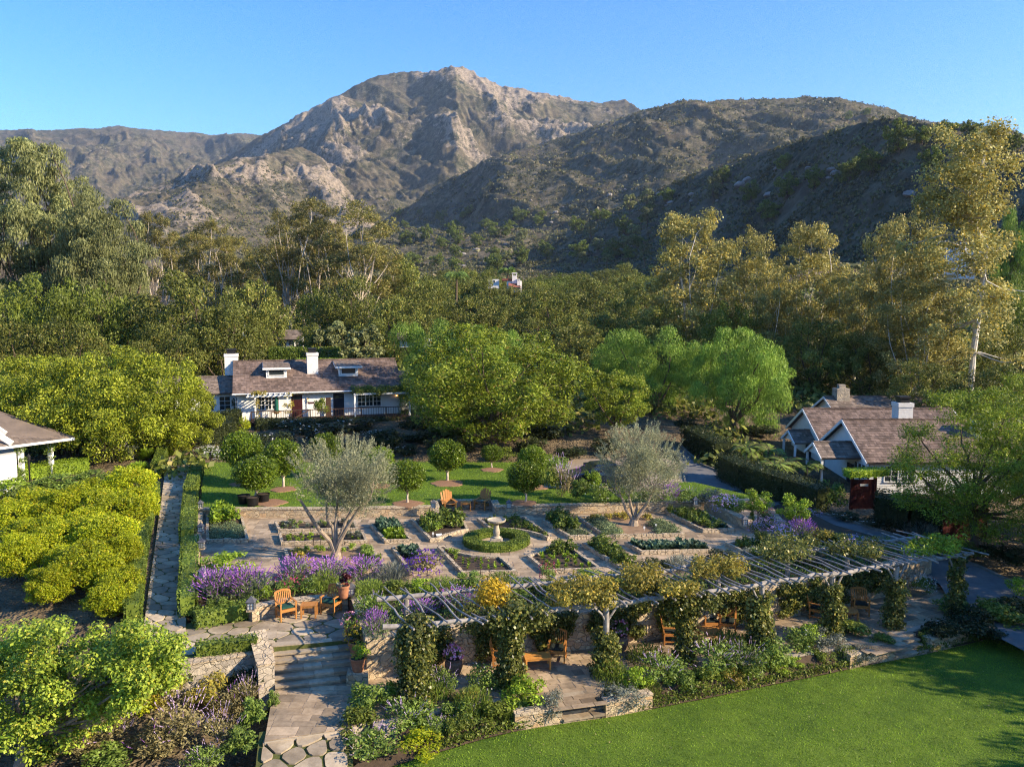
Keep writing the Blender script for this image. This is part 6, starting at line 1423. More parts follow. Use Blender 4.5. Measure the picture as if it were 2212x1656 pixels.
p = G(1533, 1384, Z_TER); table(p[0], p[1], Z_TER, .1, .95, .95, .45, 'round slatted table in shade behind the third ivy post', 'teak', True)
seat(1766, 1334, Z_TER, .95, 'shaded armchair facing right near the fourth ivy post'); seat(1857, 1325, Z_TER, -.2, 'shaded armchair behind the fifth ivy post')
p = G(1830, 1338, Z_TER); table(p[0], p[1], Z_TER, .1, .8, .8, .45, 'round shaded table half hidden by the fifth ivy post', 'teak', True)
def adirondack(vx, vy, rz, label):
    p = G(vx, vy, .0); e = empty('slatted_lawn_chair', (p[0], p[1], .0), label, 'chair', 'slatted lawn chairs in the alcove', rz); e.scale = (1.12, 1.12, 1.12)
    for q in (-.30, .30):
        MB().bx(q - .02, q + .02, -.40, -.30, 0, .50).build('leg', 'teak', e); MB().bar((q * .92, -.36, .36), (q * .92, .52, .06), .03, .11).build('leg', 'teak', e); MB().bx(q - .075, q + .075, -.46, .26, .50, .525).build('armrest', 'teak', e)
    s = MB()
    for i in range(6): t = i / 5; s.box((0, -.36 + .5 * t, .40 - .13 * t), (.54, .085, .02), 0, -.25)
    s.build('seat', 'teak', e); b = MB(); hh = [.86, .95, 1.0, 1.02, 1.0, .95, .86][1:6] if False else [.88, .97, 1.02, .97, .88]
    for i, h in enumerate(hh): q = (i - 2) * .115; b.bar((q, .16, .26), (q * 1.12, .42 - (2 - abs(i - 2)) * .01, h), .108, .02)
    b.bar((-.27, .22, .46), (.27, .22, .46), .03, .06); b.build('backrest', 'teak', e)
    MB().box((0, -.12, .37), (.48, .46, .05), 0, -.2).build('cushion', 'darkcushion', e)
adirondack(968, 1101, .38, 'left slatted lawn chair with fan back, lit, in the wall alcove'); adirondack(1042, 1098, -.42, 'right slatted lawn chair with fan back in shade in the wall alcove')
p = G(1006, 1101, 0); table(p[0], p[1], 0, .05, .60, .55, .48, 'small slatted table between the two fan backed lawn chairs')
# ------------------------------------------------------------------ lanterns
def lantern(p, label, s=1.0, plinth=True):
    e = empty('garden_lantern', tuple(p), label, 'lantern', 'grey metal house shaped lanterns', rngP.uniform(-.15, .15)); e.scale = (s, s, s)
    MB().box((0, 0, .03), (.30, .30, .06)).build('base', 'curb' if plinth else 'greymetal', e)
    b = MB(); w = .115
    for x in (-w, w):
        for y in (-w, w): b.bx(x - .014, x + .014, y - .014, y + .014, .06, .34)
    for z in (.075, .325):
        for q in (-w, w): b.bx(-w, w, q - .012, q + .012, z - .015, z + .015); b.bx(q - .012, q + .012, -w, w, z - .015, z + .015)
    for q in (-w, w): b.bx(-.007, .007, q - .008, q + .008, .09, .31); b.bx(q - .008, q + .008, -.007, .007, .09, .31); b.bx(-w, w, q - .008, q + .008, .195, .21); b.bx(q - .008, q + .008, -w, w, .195, .21)
    b.build('frame', 'greymetal', e); MB().bx(-w + .012, w - .012, -w + .012, w - .012, .085, .315).build('pane', 'paneglass', e)
    r = MB(); r.box((0, 0, .35), (.34, .34, .02)); r.box((0, 0, .43), (.32, .32, .14), taper=.22); r.lathe([(.02, .5), (.03, .52), (.001, .55)], 6); r.build('roof', 'greymetal', e)
wl = np.array([p[:2] for p in lwl])
for (vx, vy, l) in ((433, 1112, 'lantern at the far end of the left low wall'), (434, 1163, 'second lantern along the left low wall'), (436, 1198, 'third lantern along the left low wall, opposite the cross path'), (437, 1262, 'lantern on the left wall behind the purple sage')):
    p = G(vx, vy - 13, .36); lantern((p[0], p[1], .36), l)
p = G(543, 1318, .06); lantern(p, 'lantern on the patio wall left of the cushioned chairs', 1.1)
p = G(759, 1285, .1); lantern(p, 'lantern on the right stair wall beside the burgundy pot', 1.0)
p = G(936, 1098, .52); lantern(p, 'lantern on the wall left of the slatted lawn chairs')
p = G(1099, 1098, .52); lantern(p, 'lantern on the wall right of the slatted lawn chairs')
p = G(1501, 1091, .52); lantern(p, 'lantern on the wall far right of the right olive tree')
p = G(1608, 1134, .45); lantern(p, 'lantern at the tip of the curved wall by the driveway')
p = G(1670, 1165, .05); lantern(p, 'lantern among shrubs behind the pergola near the driveway')
# ------------------------------------------------------------------ pots
def pot(p, label, r, h, mat, prof=None, name='flower_pot'):
    e = empty(name, tuple(p), label, 'pot'); f = prof or [(.66, 0), (.74, .1), (.9, .7), (1.0, .86), (1.06, .87), (1.06, 1.0), (.95, 1.0), (.92, .9), (.001, .9)]
    MB().lathe([(a * r, b * h) for a, b in f], 24).build('body', mat, e); MB().lathe([(r * .9, h * .9), (.001, h * .94)], 16, cap=False).build('soil', 'soil', e); return e
def tuft(name, p, leaf, R, H, n, size, label, cat='plant', flower=None, nf=0, fs=.05, seed=1, kind='ball', asp=.5):
    k = '_%s%d%s' % (name, seed, leaf); plantmesh(k, leaf, n, size, R, H, asp, kind, seed); o = link(name, PM[k][0]); o.location = tuple(p); tag(o, label, cat)
    if flower:
        r = np.random.default_rng(seed + 50); d = norm(r.normal(size=(nf, 3)) + [0, -.2, .5]); P = d * np.array([R, R, H * .55]) * 1.02 + [0, 0, H * .5]
        V, F = leafgeo(np.repeat(P, 4, 0) + r.normal(size=(nf * 4, 3)) * fs * .45, norm(np.repeat(d, 4, 0) + r.normal(size=(nf * 4, 3)) * .6), fs, .9, r); link('blossoms', npmesh('blossoms', V, F, flower), o)
    return o
urn = [(.5, 0), (.72, .12), (.98, .5), (1.0, .75), (.86, .9), (.9, 1.0), (.8, 1.0), (.78, .9), (.001, .88)]
p = G(980, 1456, Z_TER); pot(p, 'big rough clay urn with pink flowers under the first pergola bay', .33, .62, 'urn', urn); tuft('potted_flowers', p + [0, 0, .55], 'bush', .36, .5, 420, .09, 'pink and lilac flowers in the big rough clay urn', 'flowers', 'pinkbloom', 46, .08, 11)
p = G(1340, 1403, Z_TER); pot(p, 'big rough clay urn beside the bare timber post', .31, .6, 'urn', urn); tuft('potted_flowers', p + [0, 0, .52], 'bush', .34, .62, 400, .09, 'lilac and pink flowers in the urn beside the bare post', 'flowers', 'pinkbloom', 22, .08, 12)
p = G(773, 1448, -1.1); pot(p, 'terracotta pot on the low step block by the stair wall', .27, .5, 'terracotta'); tuft('potted_chrysanthemum', p + [0, 0, .42], 'lime', .40, .62, 700, .07, 'lime green chrysanthemum in the lowest stair side pot', 'plant', 'yellowbloom', 16, .06, 13)
MB_ = MB().box((0, 0, -.28), (.75, .6, .56), .1); o = MB_.build('step_block', 'stonewall'); o.location = (p[0], p[1], -1.1); tag(o, 'stone block carrying the lowest stair side pot', 'stone block')
p = G(768, 1410, -.88); pot(p, 'terracotta pot behind the lowest stair side pot', .26, .45, 'terracotta'); tuft('potted_chrysanthemum', p + [0, 0, .38], 'ivy', .42, .62, 800, .07, 'dark green bush with yellow flower cap in the middle stair side pot', 'plant', 'yellowbloom', 60, .06, 14)
p = G(757, 1371, -.5); pot(p, 'terracotta pot at the top of the stairs by the wall', .24, .40, 'terracotta'); tuft('potted_chrysanthemum', p + [0, 0, .32], 'bush', .40, .5, 500, .07, 'flowering plant with pink and yellow blooms at the stair top', 'plant', 'pinkbloom', 40, .06, 15)
p = G(742, 1290, .1); pot(p, 'tall terracotta pot with burgundy plant on the patio wall corner', .24, .52, 'terracotta'); tuft('burgundy_plant', p + [.05, 0, .5], 'maroon', .26, .55, 420, .10, 'dark burgundy leafy plant in the tall terracotta pot', 'plant', None, 0, 0, 16); tuft('succulent', p + [-.16, -.1, .47], 'grey', .16, .2, 90, .10, 'pale succulent in the tall terracotta pot', 'plant', None, 0, 0, 17)
for x, y, l in ((527, 1086, 'left black plastic nursery pot under the orange tree'), (546, 1091, 'front black plastic nursery pot under the orange tree'), (569, 1083, 'right black plastic nursery pot under the orange tree')):
    p = G(x, y, Z_UP); pot(p, l, .36, .48, 'blackpot', [(.8, 0), (.84, .1), (.98, .92), (1.05, .93), (1.05, 1.0), (.98, 1.0), (.95, .82), (.001, .8)], 'nursery_pot')
def small_things():
    for x, y, l in ((935, 1158, 'small white plant tag at the front of the fig bed'), (1416, 1140, 'small white plant tag in the right olive bed'), (1391, 1145, 'second small white plant tag in the right olive bed')):
        p = G(x, y, .15); s = MB(); s.box((0, 0, .16), (.09, .015, .12)); s.box((0, 0, .05), (.02, .012, .12)); o = s.build('plant_tag', 'trim'); o.location = p; tag(o, l, 'plant tag')
    p = G(*cB(875, 508), .16); o = MB().box((0, 0, .03), (.3, .2, .03), .3, .2).build('stone_slab', 'trim'); o.location = p; tag(o, 'flat white slab lying in the fig bed corner', 'slab')
    for (x, y), l in ((cA(1192, 600), 'small dark sign on a stake at the back of the left olive bed'), (cC(885, 395), 'small dark sign on a stake in the slanting bed behind the pergola')):
        p = G(x, y, .12); e = empty('bed_sign', tuple(p), l, 'sign'); MB().bx(-.012, .012, -.012, .012, 0, .42).build('stake', 'blackmetal', e); MB().box((0, 0, .44), (.24, .015, .09), 0, -.5).build('board', 'blackmetal', e)
    p = G(953, 1017, Z_UP); e = empty('iron_chair', (p[0], p[1], Z_UP), 'dark iron garden chair half hidden under the lone ball orange tree', 'chair', None, .5); m = MB(); m.box((0, 0, .44), (.46, .44, .03)); m.build('seat', 'blackmetal', e)
    for x in (-.2, .2):
        for y in (-.19, .19): MB().bx(x - .02, x + .02, y - .02, y + .02, 0, .43).build('leg', 'blackmetal', e)
    m = MB()
    for i in range(6): m.bx(-.21 + i * .084 - .012, -.21 + i * .084 + .012, .19, .215, .45, .9)
    m.bx(-.23, .23, .185, .22, .88, .92); m.build('backrest', 'blackmetal', e)
    for x, y, z, l in ((455, 1003, .5, 'thin dark path light stake left of the white flower mass'), (383, 975, .7, 'small white sign at the top of the flagstone path'),):
        p = G(x, y, z); e = empty('path_marker', tuple(p), l, 'marker'); MB().bx(-.02, .02, -.02, .02, 0, .75).build('stake', 'blackmetal', e); MB().box((0, 0, .8), (.16, .05, .2)).build('head', 'trim' if 'sign' in l else 'blackmetal', e)
    p = D(62, 993, 52); e = empty('post_lantern', (p[0], p[1], p[2] - 1.6), 'small black lantern on a post behind the bright hedge by the left house', 'lantern'); MB().bx(-.04, .04, -.04, .04, 0, 1.5).build('post', 'blackmetal', e); MB().lathe([(.06, 1.5), (.12, 1.62), (.13, 1.8), (.16, 1.82), (.03, 1.98), (.001, 2.04)], 6).build('head', 'blackmetal', e)
small_things()
# ------------------------------------------------------------------ rustic pergola
ZB = 1.12
FB = [tuple(G(x, y, ZB)[:2]) for x, y in [(862, 1352), (1000, 1340), (1100, 1327), (1200, 1318), (1315, 1303), (1400, 1293), (1490, 1282), (1575, 1270), (1660, 1257), (1740, 1246), (1820, 1235), (1890, 1225), (1958, 1216), (2020, 1206), (2090, 1196)]]
FP, FL = polyat(FB, 80)
def fpt(s, v, z=ZB): p, d = along(FP, FL, s); return np.array([p[0] - d[1] * v, p[1] + d[0] * v, z])
def s_of(vx):                                                   # run length whose column is vx
    ss = np.linspace(-.5, FL + .5, 300); cx = [VCX + FV * fpt(s, 0)[0] / fpt(s, 0)[1] for s in ss]; return float(np.interp(vx, cx, ss))
def pergola():
    p0 = fpt(0, 0, 0); e = empty('pergola', (0, 0, 0), 'long curved rustic pergola of weathered grey poles over the stone terrace', 'pergola'); rng = np.random.default_rng(12)
    posts = [s_of(x) for x in (888, 1105, 1315, 1490, 1660, 1818, 1956, 2092)]
    for v, nm in ((0, 'front'), (2.75, 'rear')):
        for s0, s1 in zip([-.3] + posts[1:], posts[1:] + [FL + .5] if False else posts[1:] + [posts[-1] + .6]):
            if s1 - s0 < .2: continue
            pts = [fpt(s, v, ZB) + rng.normal(size=3) * [.03, .03, .025] for s in np.linspace(s0 - .25, s1 + .25, 7)]; MB().tube(pts, list(np.linspace(.095, .07, 7) + rng.normal(size=7) * .006), 8).build('beam', 'driftwood', e)
    for i, s in enumerate(posts):
        b = fpt(s, 0, Z_TER - .1); t = fpt(s, 0, ZB - .06); pts = [b + (t - b) * k + rng.normal(size=3) * [.025, .025, 0] for k in np.linspace(0, 1, 6)]; MB().tube(pts, [.13, .12, .115, .11, .11, .105], 9).build('post', 'driftwood', e)
        b2 = fpt(s, 2.75, -.3); t2 = fpt(s, 2.75, ZB - .05); MB().tube([b2, (b2 + t2) / 2, t2], [.11, .1, .1], 8).build('post', 'driftwood', e)
        for sg in (-1, 1):
            if i in (0,): continue
            a = fpt(s, 0, ZB - .72); c = fpt(s + sg * .5, 0, ZB - .04); MB().tube([a, (a + c) / 2 + rng.normal(size=3) * .05, c], [.045, .042, .04], 7).build('brace', 'driftwood', e)
    n = 60
    for i in range(n):
        s = -.15 + (FL + .45) * (i + rng.uniform(-.22, .22)) / (n - 1); v0, v1 = -rng.uniform(.25, .75), 2.75 + rng.uniform(.25, .9); k = 9; A = rng.normal() * .055; Bw = rng.normal() * .04; ph = rng.uniform(0, 6); sk = -.85 * max(0, 1 - s / 14) - .25 + rng.normal() * .1
        pts = []
        for j in range(k):
            t = j / (k - 1); v = v0 + (v1 - v0) * t; q = fpt(s + sk * (t - .5) + A * math.sin(t * 4.2 + ph) + Bw * math.sin(t * 9 + ph), v, ZB + .125 + .05 * math.sin(t * 5 + ph * 2)); pts.append(q + rng.normal(size=3) * .012)
        r0 = rng.uniform(.030, .044); MB().tube(pts, list(np.linspace(r0, r0 * .72, k)), 7).build('rafter', 'driftwood', e)
    return posts
POSTS = pergola()
def vine(name, C, R, n, size, leaf, label, cat='vine', group=None, asp=.6, stems=None, shell=.35):
    C = np.array(C, float); o0 = C.mean(0); rng = np.random.default_rng(len(C) * 13 + n); V, F = clumpleaves(C - o0, R, n, size, rng, asp, shell, .65, .3); o = link(name, npmesh(name, V, F, leaf)); o.location = o0; tag(o, label, cat, group)
    if stems:
        m = MB()
        for a, b in stems: limb(m, np.array(a) - o0, np.array(b) - o0, .03, .012, rng, .08, 6, 5)
        m.build('stem', 'bark', o)
    return o
def ivyposts():
    rng = np.random.default_rng(21)
    spec = [(0, .66, 0.0, 1.0, 15000, 'ivy', 'thickest ivy clad post, nearest the stairs'), (1, .52, .0, .98, 13000, 'ivy', 'ivy clad second post, spreading wide at its top'), (2, .46, .0, .56, 5200, 'ivy', 'ivy round the lower half of the bare timber post'), (3, .46, .0, .97, 8500, 'ivy', 'yellowing ivy on the post before the round table'), (4, .48, .0, .82, 7500, 'ivy', 'sunlit ivy on the post in front of the shaded wall'),
            (5, .46, .0, .80, 6500, 'ivy', 'shaded ivy on the post by the facing armchair'), (6, .44, .0, .74, 5500, 'ivy', 'dark ivy on the post beside the far lawn steps'), (7, .36, .0, .98, 4200, 'ivy', 'dark climber with white roses on the last pergola post')]
    for i, r, t0, t1, n, leaf, l in spec:
        s = POSTS[i]; C, R = [], []
        for k in range(34):
            t = t0 + (t1 - t0) * (k + rng.random()) / 34; p = fpt(s, 0, Z_TER + (ZB - Z_TER) * t); C.append(p + rng.normal(size=3) * [.12, .12, .03]); R.append(r * rng.uniform(.55, .92) * (1.15 if t < .12 else 1))
        if i in (1, 3):
            for k in range(22): p = fpt(s + rng.normal() * .6, rng.uniform(-.4, .7), ZB + rng.uniform(-.7, .3)); C.append(p); R.append(rng.uniform(.28, .46))
        if i == 0:
            for k in range(10): p = fpt(s + rng.normal() * .3, rng.uniform(-.2, .9), ZB + rng.uniform(-.3, .2)); C.append(p); R.append(rng.uniform(.25, .4))
        vine('ivy_column', C, R, n, .105, leaf, l, 'ivy', 'ivy clad pergola posts', .8)
    top = [((1045, 1262), (1085, 1300), .48, 2600, 'goldvine', 'bright golden yellow vine bunch on the pergola, nearest the stairs'), ((1195, 1250), (1320, 1300), .42, 4600, 'palevine', 'broad pale yellow vine on the pergola left of the bare post'), ((1350, 1225), (1425, 1262), .45, 3200, 'palevine', 'round yellow green vine crown over the pergola middle'), ((1500, 1205), (1600, 1240), .40, 3000, 'palevine', 'yellow vine on the pergola behind the sunlit ivy post'), ((1430, 1262), (1500, 1280), .3, 1600, 'palevine', 'yellow vine trailing over the front beam above the round table'), ((1650, 1160), (1750, 1205), .45, 3200, 'ivy', 'olive green vine mound on the far right of the pergola'), ((1790, 1165), (1900, 1195), .36, 2200, 'ivy', 'low green vine across the far rafters'), ((1960, 1165), (2080, 1190), .40, 2400, 'locust', 'green creeper over the last rafters below the feathery tree')]
    for (xa, ya), (xb, yb), r, n, leaf, l in top:
        C = []
        for k in range(40):
            u, v = rng.random(), rng.random(); p = G(xa + (xb - xa) * u, ya + (yb - ya) * v, ZB + .3 + rng.uniform(-.2, .25)); C.append(p)
        C = np.array(C); vine('pergola_vine', C, r * rng.uniform(.5, 1, 40), n, .115, leaf, l, 'vine', 'vines on top of the pergola', .6)
    wallv = [(880, 960, 1, 2600, 'ivy sheet on the retaining wall behind the thickest post'), (1020, 1110, 1, 2600, 'ivy on the retaining wall behind the second post'), (1140, 1240, .9, 3000, 'ivy on the retaining wall left of the bare post'), (1265, 1400, .95, 4200, 'wide ivy on the retaining wall between bare post and round table'), (1430, 1520, .9, 2800, 'shaded ivy on the retaining wall behind the round table'), (1560, 1640, .9, 2600, 'shaded ivy on the retaining wall right of the round table'), (1690, 1790, .95, 3000, 'dark ivy on the retaining wall behind the facing armchair'), (1820, 1940, .95, 3600, 'dark ivy on the far end of the retaining wall')]
    for xa, xb, h, n, l in wallv:
        C = []
        while len(C) < 60:
            vx = rng.uniform(xa, xb); ss = np.linspace(0, WL, 200); cx = [VCX + FV * along(WP, WL, s)[0][0] / along(WP, WL, s)[0][1] for s in ss]; s = np.interp(vx, cx, ss); p, d = along(WP, WL, s); t = rng.random() ** .7
            if abs(vx - (xa + xb) / 2) / (xb - xa) * 2 > .7 + .45 * t: continue
            C.append((p[0] + d[1] * .14, p[1] - d[0] * .14, Z_TER + 1.55 * (t * .9 + .1)))
        vine('wall_ivy', C, rng.uniform(.16, .30, 60), int(n * 1.7), .10, 'ivy', l, 'ivy', 'ivy patches on the retaining wall', .8)
ivyposts()
# ------------------------------------------------------------------ hedges
def hedge(name, pts, w, h, leaf, label, cat='hedge', size=.09, dens=95, round_=.0, group=None):
    """a clipped hedge along world points (x, y, z)."""
    P = np.array(pts, float); seg = np.linalg.norm(np.diff(P, axis=0), axis=1); L = seg.sum(); cum = np.concatenate([[0], np.cumsum(seg)]); rng = np.random.default_rng(int(abs(P[0][0] * 77 + P[0][1] * 13)) + 1)
    area = L * (w + 2 * h) + 2 * w * h; n = int(area * dens * (.09 / size) ** 2 * 2.6); n = min(n, 26000); s = rng.random(n) * L; k = rng.random(n) * (w + 2 * h); u = np.zeros(n); z = np.zeros(n); N = np.zeros((n, 3))
    top = k < w; lf = (k >= w) & (k < w + h); rt = k >= w + h
    u[top] = k[top] - w / 2; z[top] = h; u[lf] = -w / 2; z[lf] = k[lf] - w; u[rt] = w / 2; z[rt] = k[rt] - w - h
    ends = rng.random(n) < (2 * w * h) / area; s[ends] = np.where(rng.random(ends.sum()) < .5, 0, L); u[ends] = rng.uniform(-w / 2, w / 2, ends.sum()); z[ends] = rng.uniform(0, h, ends.sum())
    i = np.clip(np.searchsorted(cum, s, 'right') - 1, 0, len(seg) - 1); t = (s - cum[i]) / seg[i]; base = P[i] + (P[i + 1] - P[i]) * t[:, None]; d = (P[i + 1] - P[i]) / seg[i][:, None]; nx = np.stack([d[:, 1], -d[:, 0], 0 * t], 1); nx = norm(nx)
    wob = 1 + .10 * fbm(s / .7, z / .6, 3, 2) + .05 * rng.normal(size=n); N = np.where(top[:, None], [0, 0, 1.0], np.where(lf[:, None], -nx, nx)); N[ends] = (d * np.where(s > L / 2, 1, -1)[:, None])[ends]
    Q = base + nx * (u * wob)[:, None] + np.array([0, 0, 1]) * (z * (1 + .06 * fbm(s / .6, u / .5, 9, 3) + .03 * rng.normal(size=n)))[:, None] + d * (rng.normal(size=n) * .04)[:, None]
    V, F = leafgeo(Q - P[0], norm(N + rng.normal(size=(n, 3)) * .55 + [0, 0, .15]), size * rng.uniform(.7, 1.4, n), .55, rng, np.tile([0, 0, 1.0], (n, 1)), .3)
    o = link(name, npmesh(name, V, F, leaf)); o.location = P[0]; tag(o, label, cat, group)
    b = MB()
    for a, c in zip(P, P[1:]):
        b.bar(a - P[0] + [0, 0, h * .47], c - P[0] + [0, 0, h * .47], w * .74, h * .86)
    b.build('hedge_body', leaf, o); return o
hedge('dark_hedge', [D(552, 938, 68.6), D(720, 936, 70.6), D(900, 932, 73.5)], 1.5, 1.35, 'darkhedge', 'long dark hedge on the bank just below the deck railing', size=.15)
gr = 'clipped rosemary hedge blocks along the flagstone path'
def pz(vx, vy, z): return G(vx, vy, z)
hedge('rosemary_hedge', [pz(426, 1036, .3), pz(430, 1014, .45)], .75, .8, 'rosemary', 'furthest clipped rosemary block right of the flagstone path', group=gr)
hedge('rosemary_hedge', [pz(411, 1076, .15), pz(421, 1044, .28)], .75, .8, 'rosemary', 'second clipped rosemary block right of the flagstone path', group=gr)
hedge('rosemary_hedge', [pz(406, 1172, -.05), pz(413, 1088, .1)], .8, .8, 'rosemary', 'long clipped rosemary block beside the lantern wall', group=gr)
hedge('rosemary_hedge', [pz(406, 1330, -.42), pz(411, 1190, -.1)], .72, .85, 'rosemary', 'lower clipped rosemary block beside the purple sage', group=gr)
hedge('rosemary_hedge', [pz(287, 1340, -.5), pz(300, 1225, -.2), pz(320, 1120, .08), pz(334, 1066, .25)], .62, .75, 'rosemary', 'long clipped hedge left of the flagstone path beside the citrus', size=.1)
hedge('rosemary_hedge', [pz(421, 1352, -.5), pz(552, 1326, -.5)], .8, .62, 'rosemary', 'clipped rosemary block on the patio left of the chairs', size=.11)
hedge('rosemary_hedge', [pz(425, 1420, -.6), pz(556, 1404, -.6)], .55, .55, 'rosemary', 'clipped rosemary block in front of the patio flagstones', size=.11)
hedge('clipped_hedge', [pz(-30, 1046, .3), pz(80, 1030, .3), pz(190, 1016, .4)], 1.5, .9, 'lime', 'bright green clipped hedge in front of the left house', size=.11)
hedge('clipped_hedge', [pz(338, 1030, .3), pz(352, 990, .5)], .7, .9, 'boxhedge', 'short hedge at the top left of the flagstone path', size=.1)
hedge('dark_hedge', [D(385, 975, 63), D(505, 955, 65)], 2.4, 2.0, 'darkhedge', 'dark sloping hedge below the cottage wing', size=.14)
hedge('dark_hedge', [D(400, 935, 68), D(520, 915, 70)], 1.6, 1.3, 'darkhedge', 'dark hedge top right under the cottage wing windows', size=.14)
hedge('clipped_hedge', [D(585, 782, 95), D(732, 782, 95)], 1.6, 1.75, 'boxhedge', 'long clipped hedge above the cottage roof', size=.16)
hedge('clipped_hedge', [D(640, 786, 88), D(745, 786, 88)], 1.2, .6, 'lime', 'sunny low hedge strip just over the cottage ridge', size=.16)
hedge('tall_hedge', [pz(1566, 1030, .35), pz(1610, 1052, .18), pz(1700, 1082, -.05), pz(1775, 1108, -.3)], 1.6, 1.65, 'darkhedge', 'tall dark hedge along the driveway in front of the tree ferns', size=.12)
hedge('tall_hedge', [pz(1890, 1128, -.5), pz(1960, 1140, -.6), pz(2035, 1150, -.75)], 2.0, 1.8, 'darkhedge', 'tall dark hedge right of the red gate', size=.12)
hedge('arched_hedge', [G(1828, 1030, 1.75), G(1912, 1026, 1.8)], 1.0, .45, 'lime', 'flat green hedge arch over the red gate', size=.11)
hedge('dark_hedge', [pz(1490, 962, .75), pz(1560, 1000, .5)], 1.6, 1.6, 'darkhedge', 'dark hedge where the driveway turns under the pepper tree', size=.14)
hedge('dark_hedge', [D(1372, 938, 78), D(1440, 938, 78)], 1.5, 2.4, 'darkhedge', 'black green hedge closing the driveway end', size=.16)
hedge('clipped_hedge', [pz(1165, 1045, .5), pz(1182, 1000, .5)], .8, .7, 'boxhedge', 'short hedge between lawn and gravel court', size=.11)
# ------------------------------------------------------------------ shrubs
BP = {}
def bproto(k, leaf, n, size, asp, kind, seed, flower=None, nf=0, fs=.05, spike=False, R=.6, H=.85):
    plantmesh('bp_' + k, leaf, n, size, R, H, asp, kind, seed); fl = None
    if flower:
        r = np.random.default_rng(seed + 9)
        if spike:
            d = norm(r.normal(size=(nf, 3)) + [0, -.15, .7]); b = d * np.array([R, R, H * .55]) * r.uniform(.6, 1.0, (nf, 1)) + [0, 0, H * .5]; dd = norm(d * [.8, .8, .4] + [0, 0, .75] + r.normal(size=(nf, 3)) * .2); m = 6
            t = np.tile(np.arange(m) / m, nf); P = np.repeat(b, m, 0) + np.repeat(dd, m, 0) * (t * fs * 4.2)[:, None]
            V, F = leafgeo(P, norm(r.normal(size=P.shape)), fs * 1.15, .42, r, np.repeat(dd, m, 0), .8)
        else:
            d = norm(r.normal(size=(nf, 3)) + [0, -.2, .4]); P = d * np.array([R, R, H * .55]) * r.uniform(.85, 1.08, (nf, 1)) + [0, 0, H * .5]; P[:, 2] = np.maximum(P[:, 2], .03)
            V, F = leafgeo(np.repeat(P, 3, 0) + r.normal(size=(nf * 3, 3)) * fs * .4, norm(np.repeat(d, 3, 0) + r.normal(size=(nf * 3, 3)) * .5), fs, .9, r)
        fl = npmesh('blossoms', V, F, flower)
    BP[k] = (PM['bp_' + k][0], fl, R, H)
bproto('green', 'bush', 1500, .085, .5, 'ball', 201); bproto('green2', 'oakgreen', 1500, .085, .5, 'ball', 202); bproto('lime', 'lime', 1600, .08, .5, 'ball', 203)
bproto('sage', 'sage', 1100, .10, .35, 'ball', 204, 'purple', 170, .055, True); bproto('sage2', 'sage', 1100, .10, .35, 'spike', 205, 'purple', 150, .055, True)
bproto('lav', 'bush', 1500, .09, .35, 'ball', 206, 'lilac', 46, .045, True); bproto('lav2', 'bush', 1300, .085, .45, 'ball', 207, 'lilac', 22, .045, True)
bproto('grey', 'grey', 1500, .075, .4, 'ball', 208); bproto('rose', 'rosemary', 1300, .16, .14, 'spike', 209); bproto('dry', 'dry', 1500, .07, .45, 'ball', 210, 'lilac', 40, .05, True)
bproto('dry2', 'palevine', 1400, .085, .35, 'ball', 211); bproto('white', 'bush', 1400, .08, .5, 'ball', 212, 'white', 16, .04); bproto('whitemass', 'bush', 1200, .08, .5, 'ball', 230, 'white', 130, .055); bproto('drysage', 'dry', 1500, .075, .42, 'ball', 231, 'purple', 9, .045, True); bproto('red', 'bush', 1100, .08, .5, 'ball', 213, 'redbloom', 90, .055)
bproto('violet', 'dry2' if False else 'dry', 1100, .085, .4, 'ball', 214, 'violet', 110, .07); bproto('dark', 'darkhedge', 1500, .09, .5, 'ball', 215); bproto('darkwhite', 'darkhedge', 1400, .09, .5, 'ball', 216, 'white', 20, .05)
bproto('pink', 'bush', 1200, .075, .5, 'ball', 217, 'lilac', 170, .055); bproto('box', 'boxhedge', 1900, .075, .55, 'ball', 218); bproto('trail', 'grey', 1700, .07, .4, 'ball', 219); bproto('yellow', 'citrus', 1400, .08, .5, 'ball', 220)
bproto('strap', 'lime', 500, .42, .13, 'rosette', 221); bproto('grass', 'grey', 900, .30, .07, 'spike', 222)
_br = random.Random(9)
def shrub(k, vx, vb, z, w, h, label, group=None, name=None, cat='shrub'):
    me, fl, R, H = BP[k]; p = G(vx, vb, z); r = w * p[1] / FV / 2; p = p + np.array([p[0] / p[1] * r * .8, r * .8, 0])
    hh = h * p[1] / FV; hh = max(.25, hh - .28 * r)
    o = link(name or {'sage': 'purple_sage', 'sage2': 'purple_sage', 'lav': 'lavender_bush', 'lav2': 'lavender_bush', 'rose': 'rosemary_bush', 'strap': 'strap_leaf_plant', 'grass': 'grass_tuft'}.get(k, 'shrub'), me); o.location = p; o.scale = (r / R, r / R, hh / H * 1.05); o.rotation_euler = (0, 0, _br.uniform(-.5, .5) if fl else _br.uniform(0, 6.28)); tag(o, label, cat, group)
    if fl: link('blossoms', fl, o)
    return o
zb1, zb2 = -1.72, -1.95
gf = 'shrubs of the flower border along the sunny lawn'
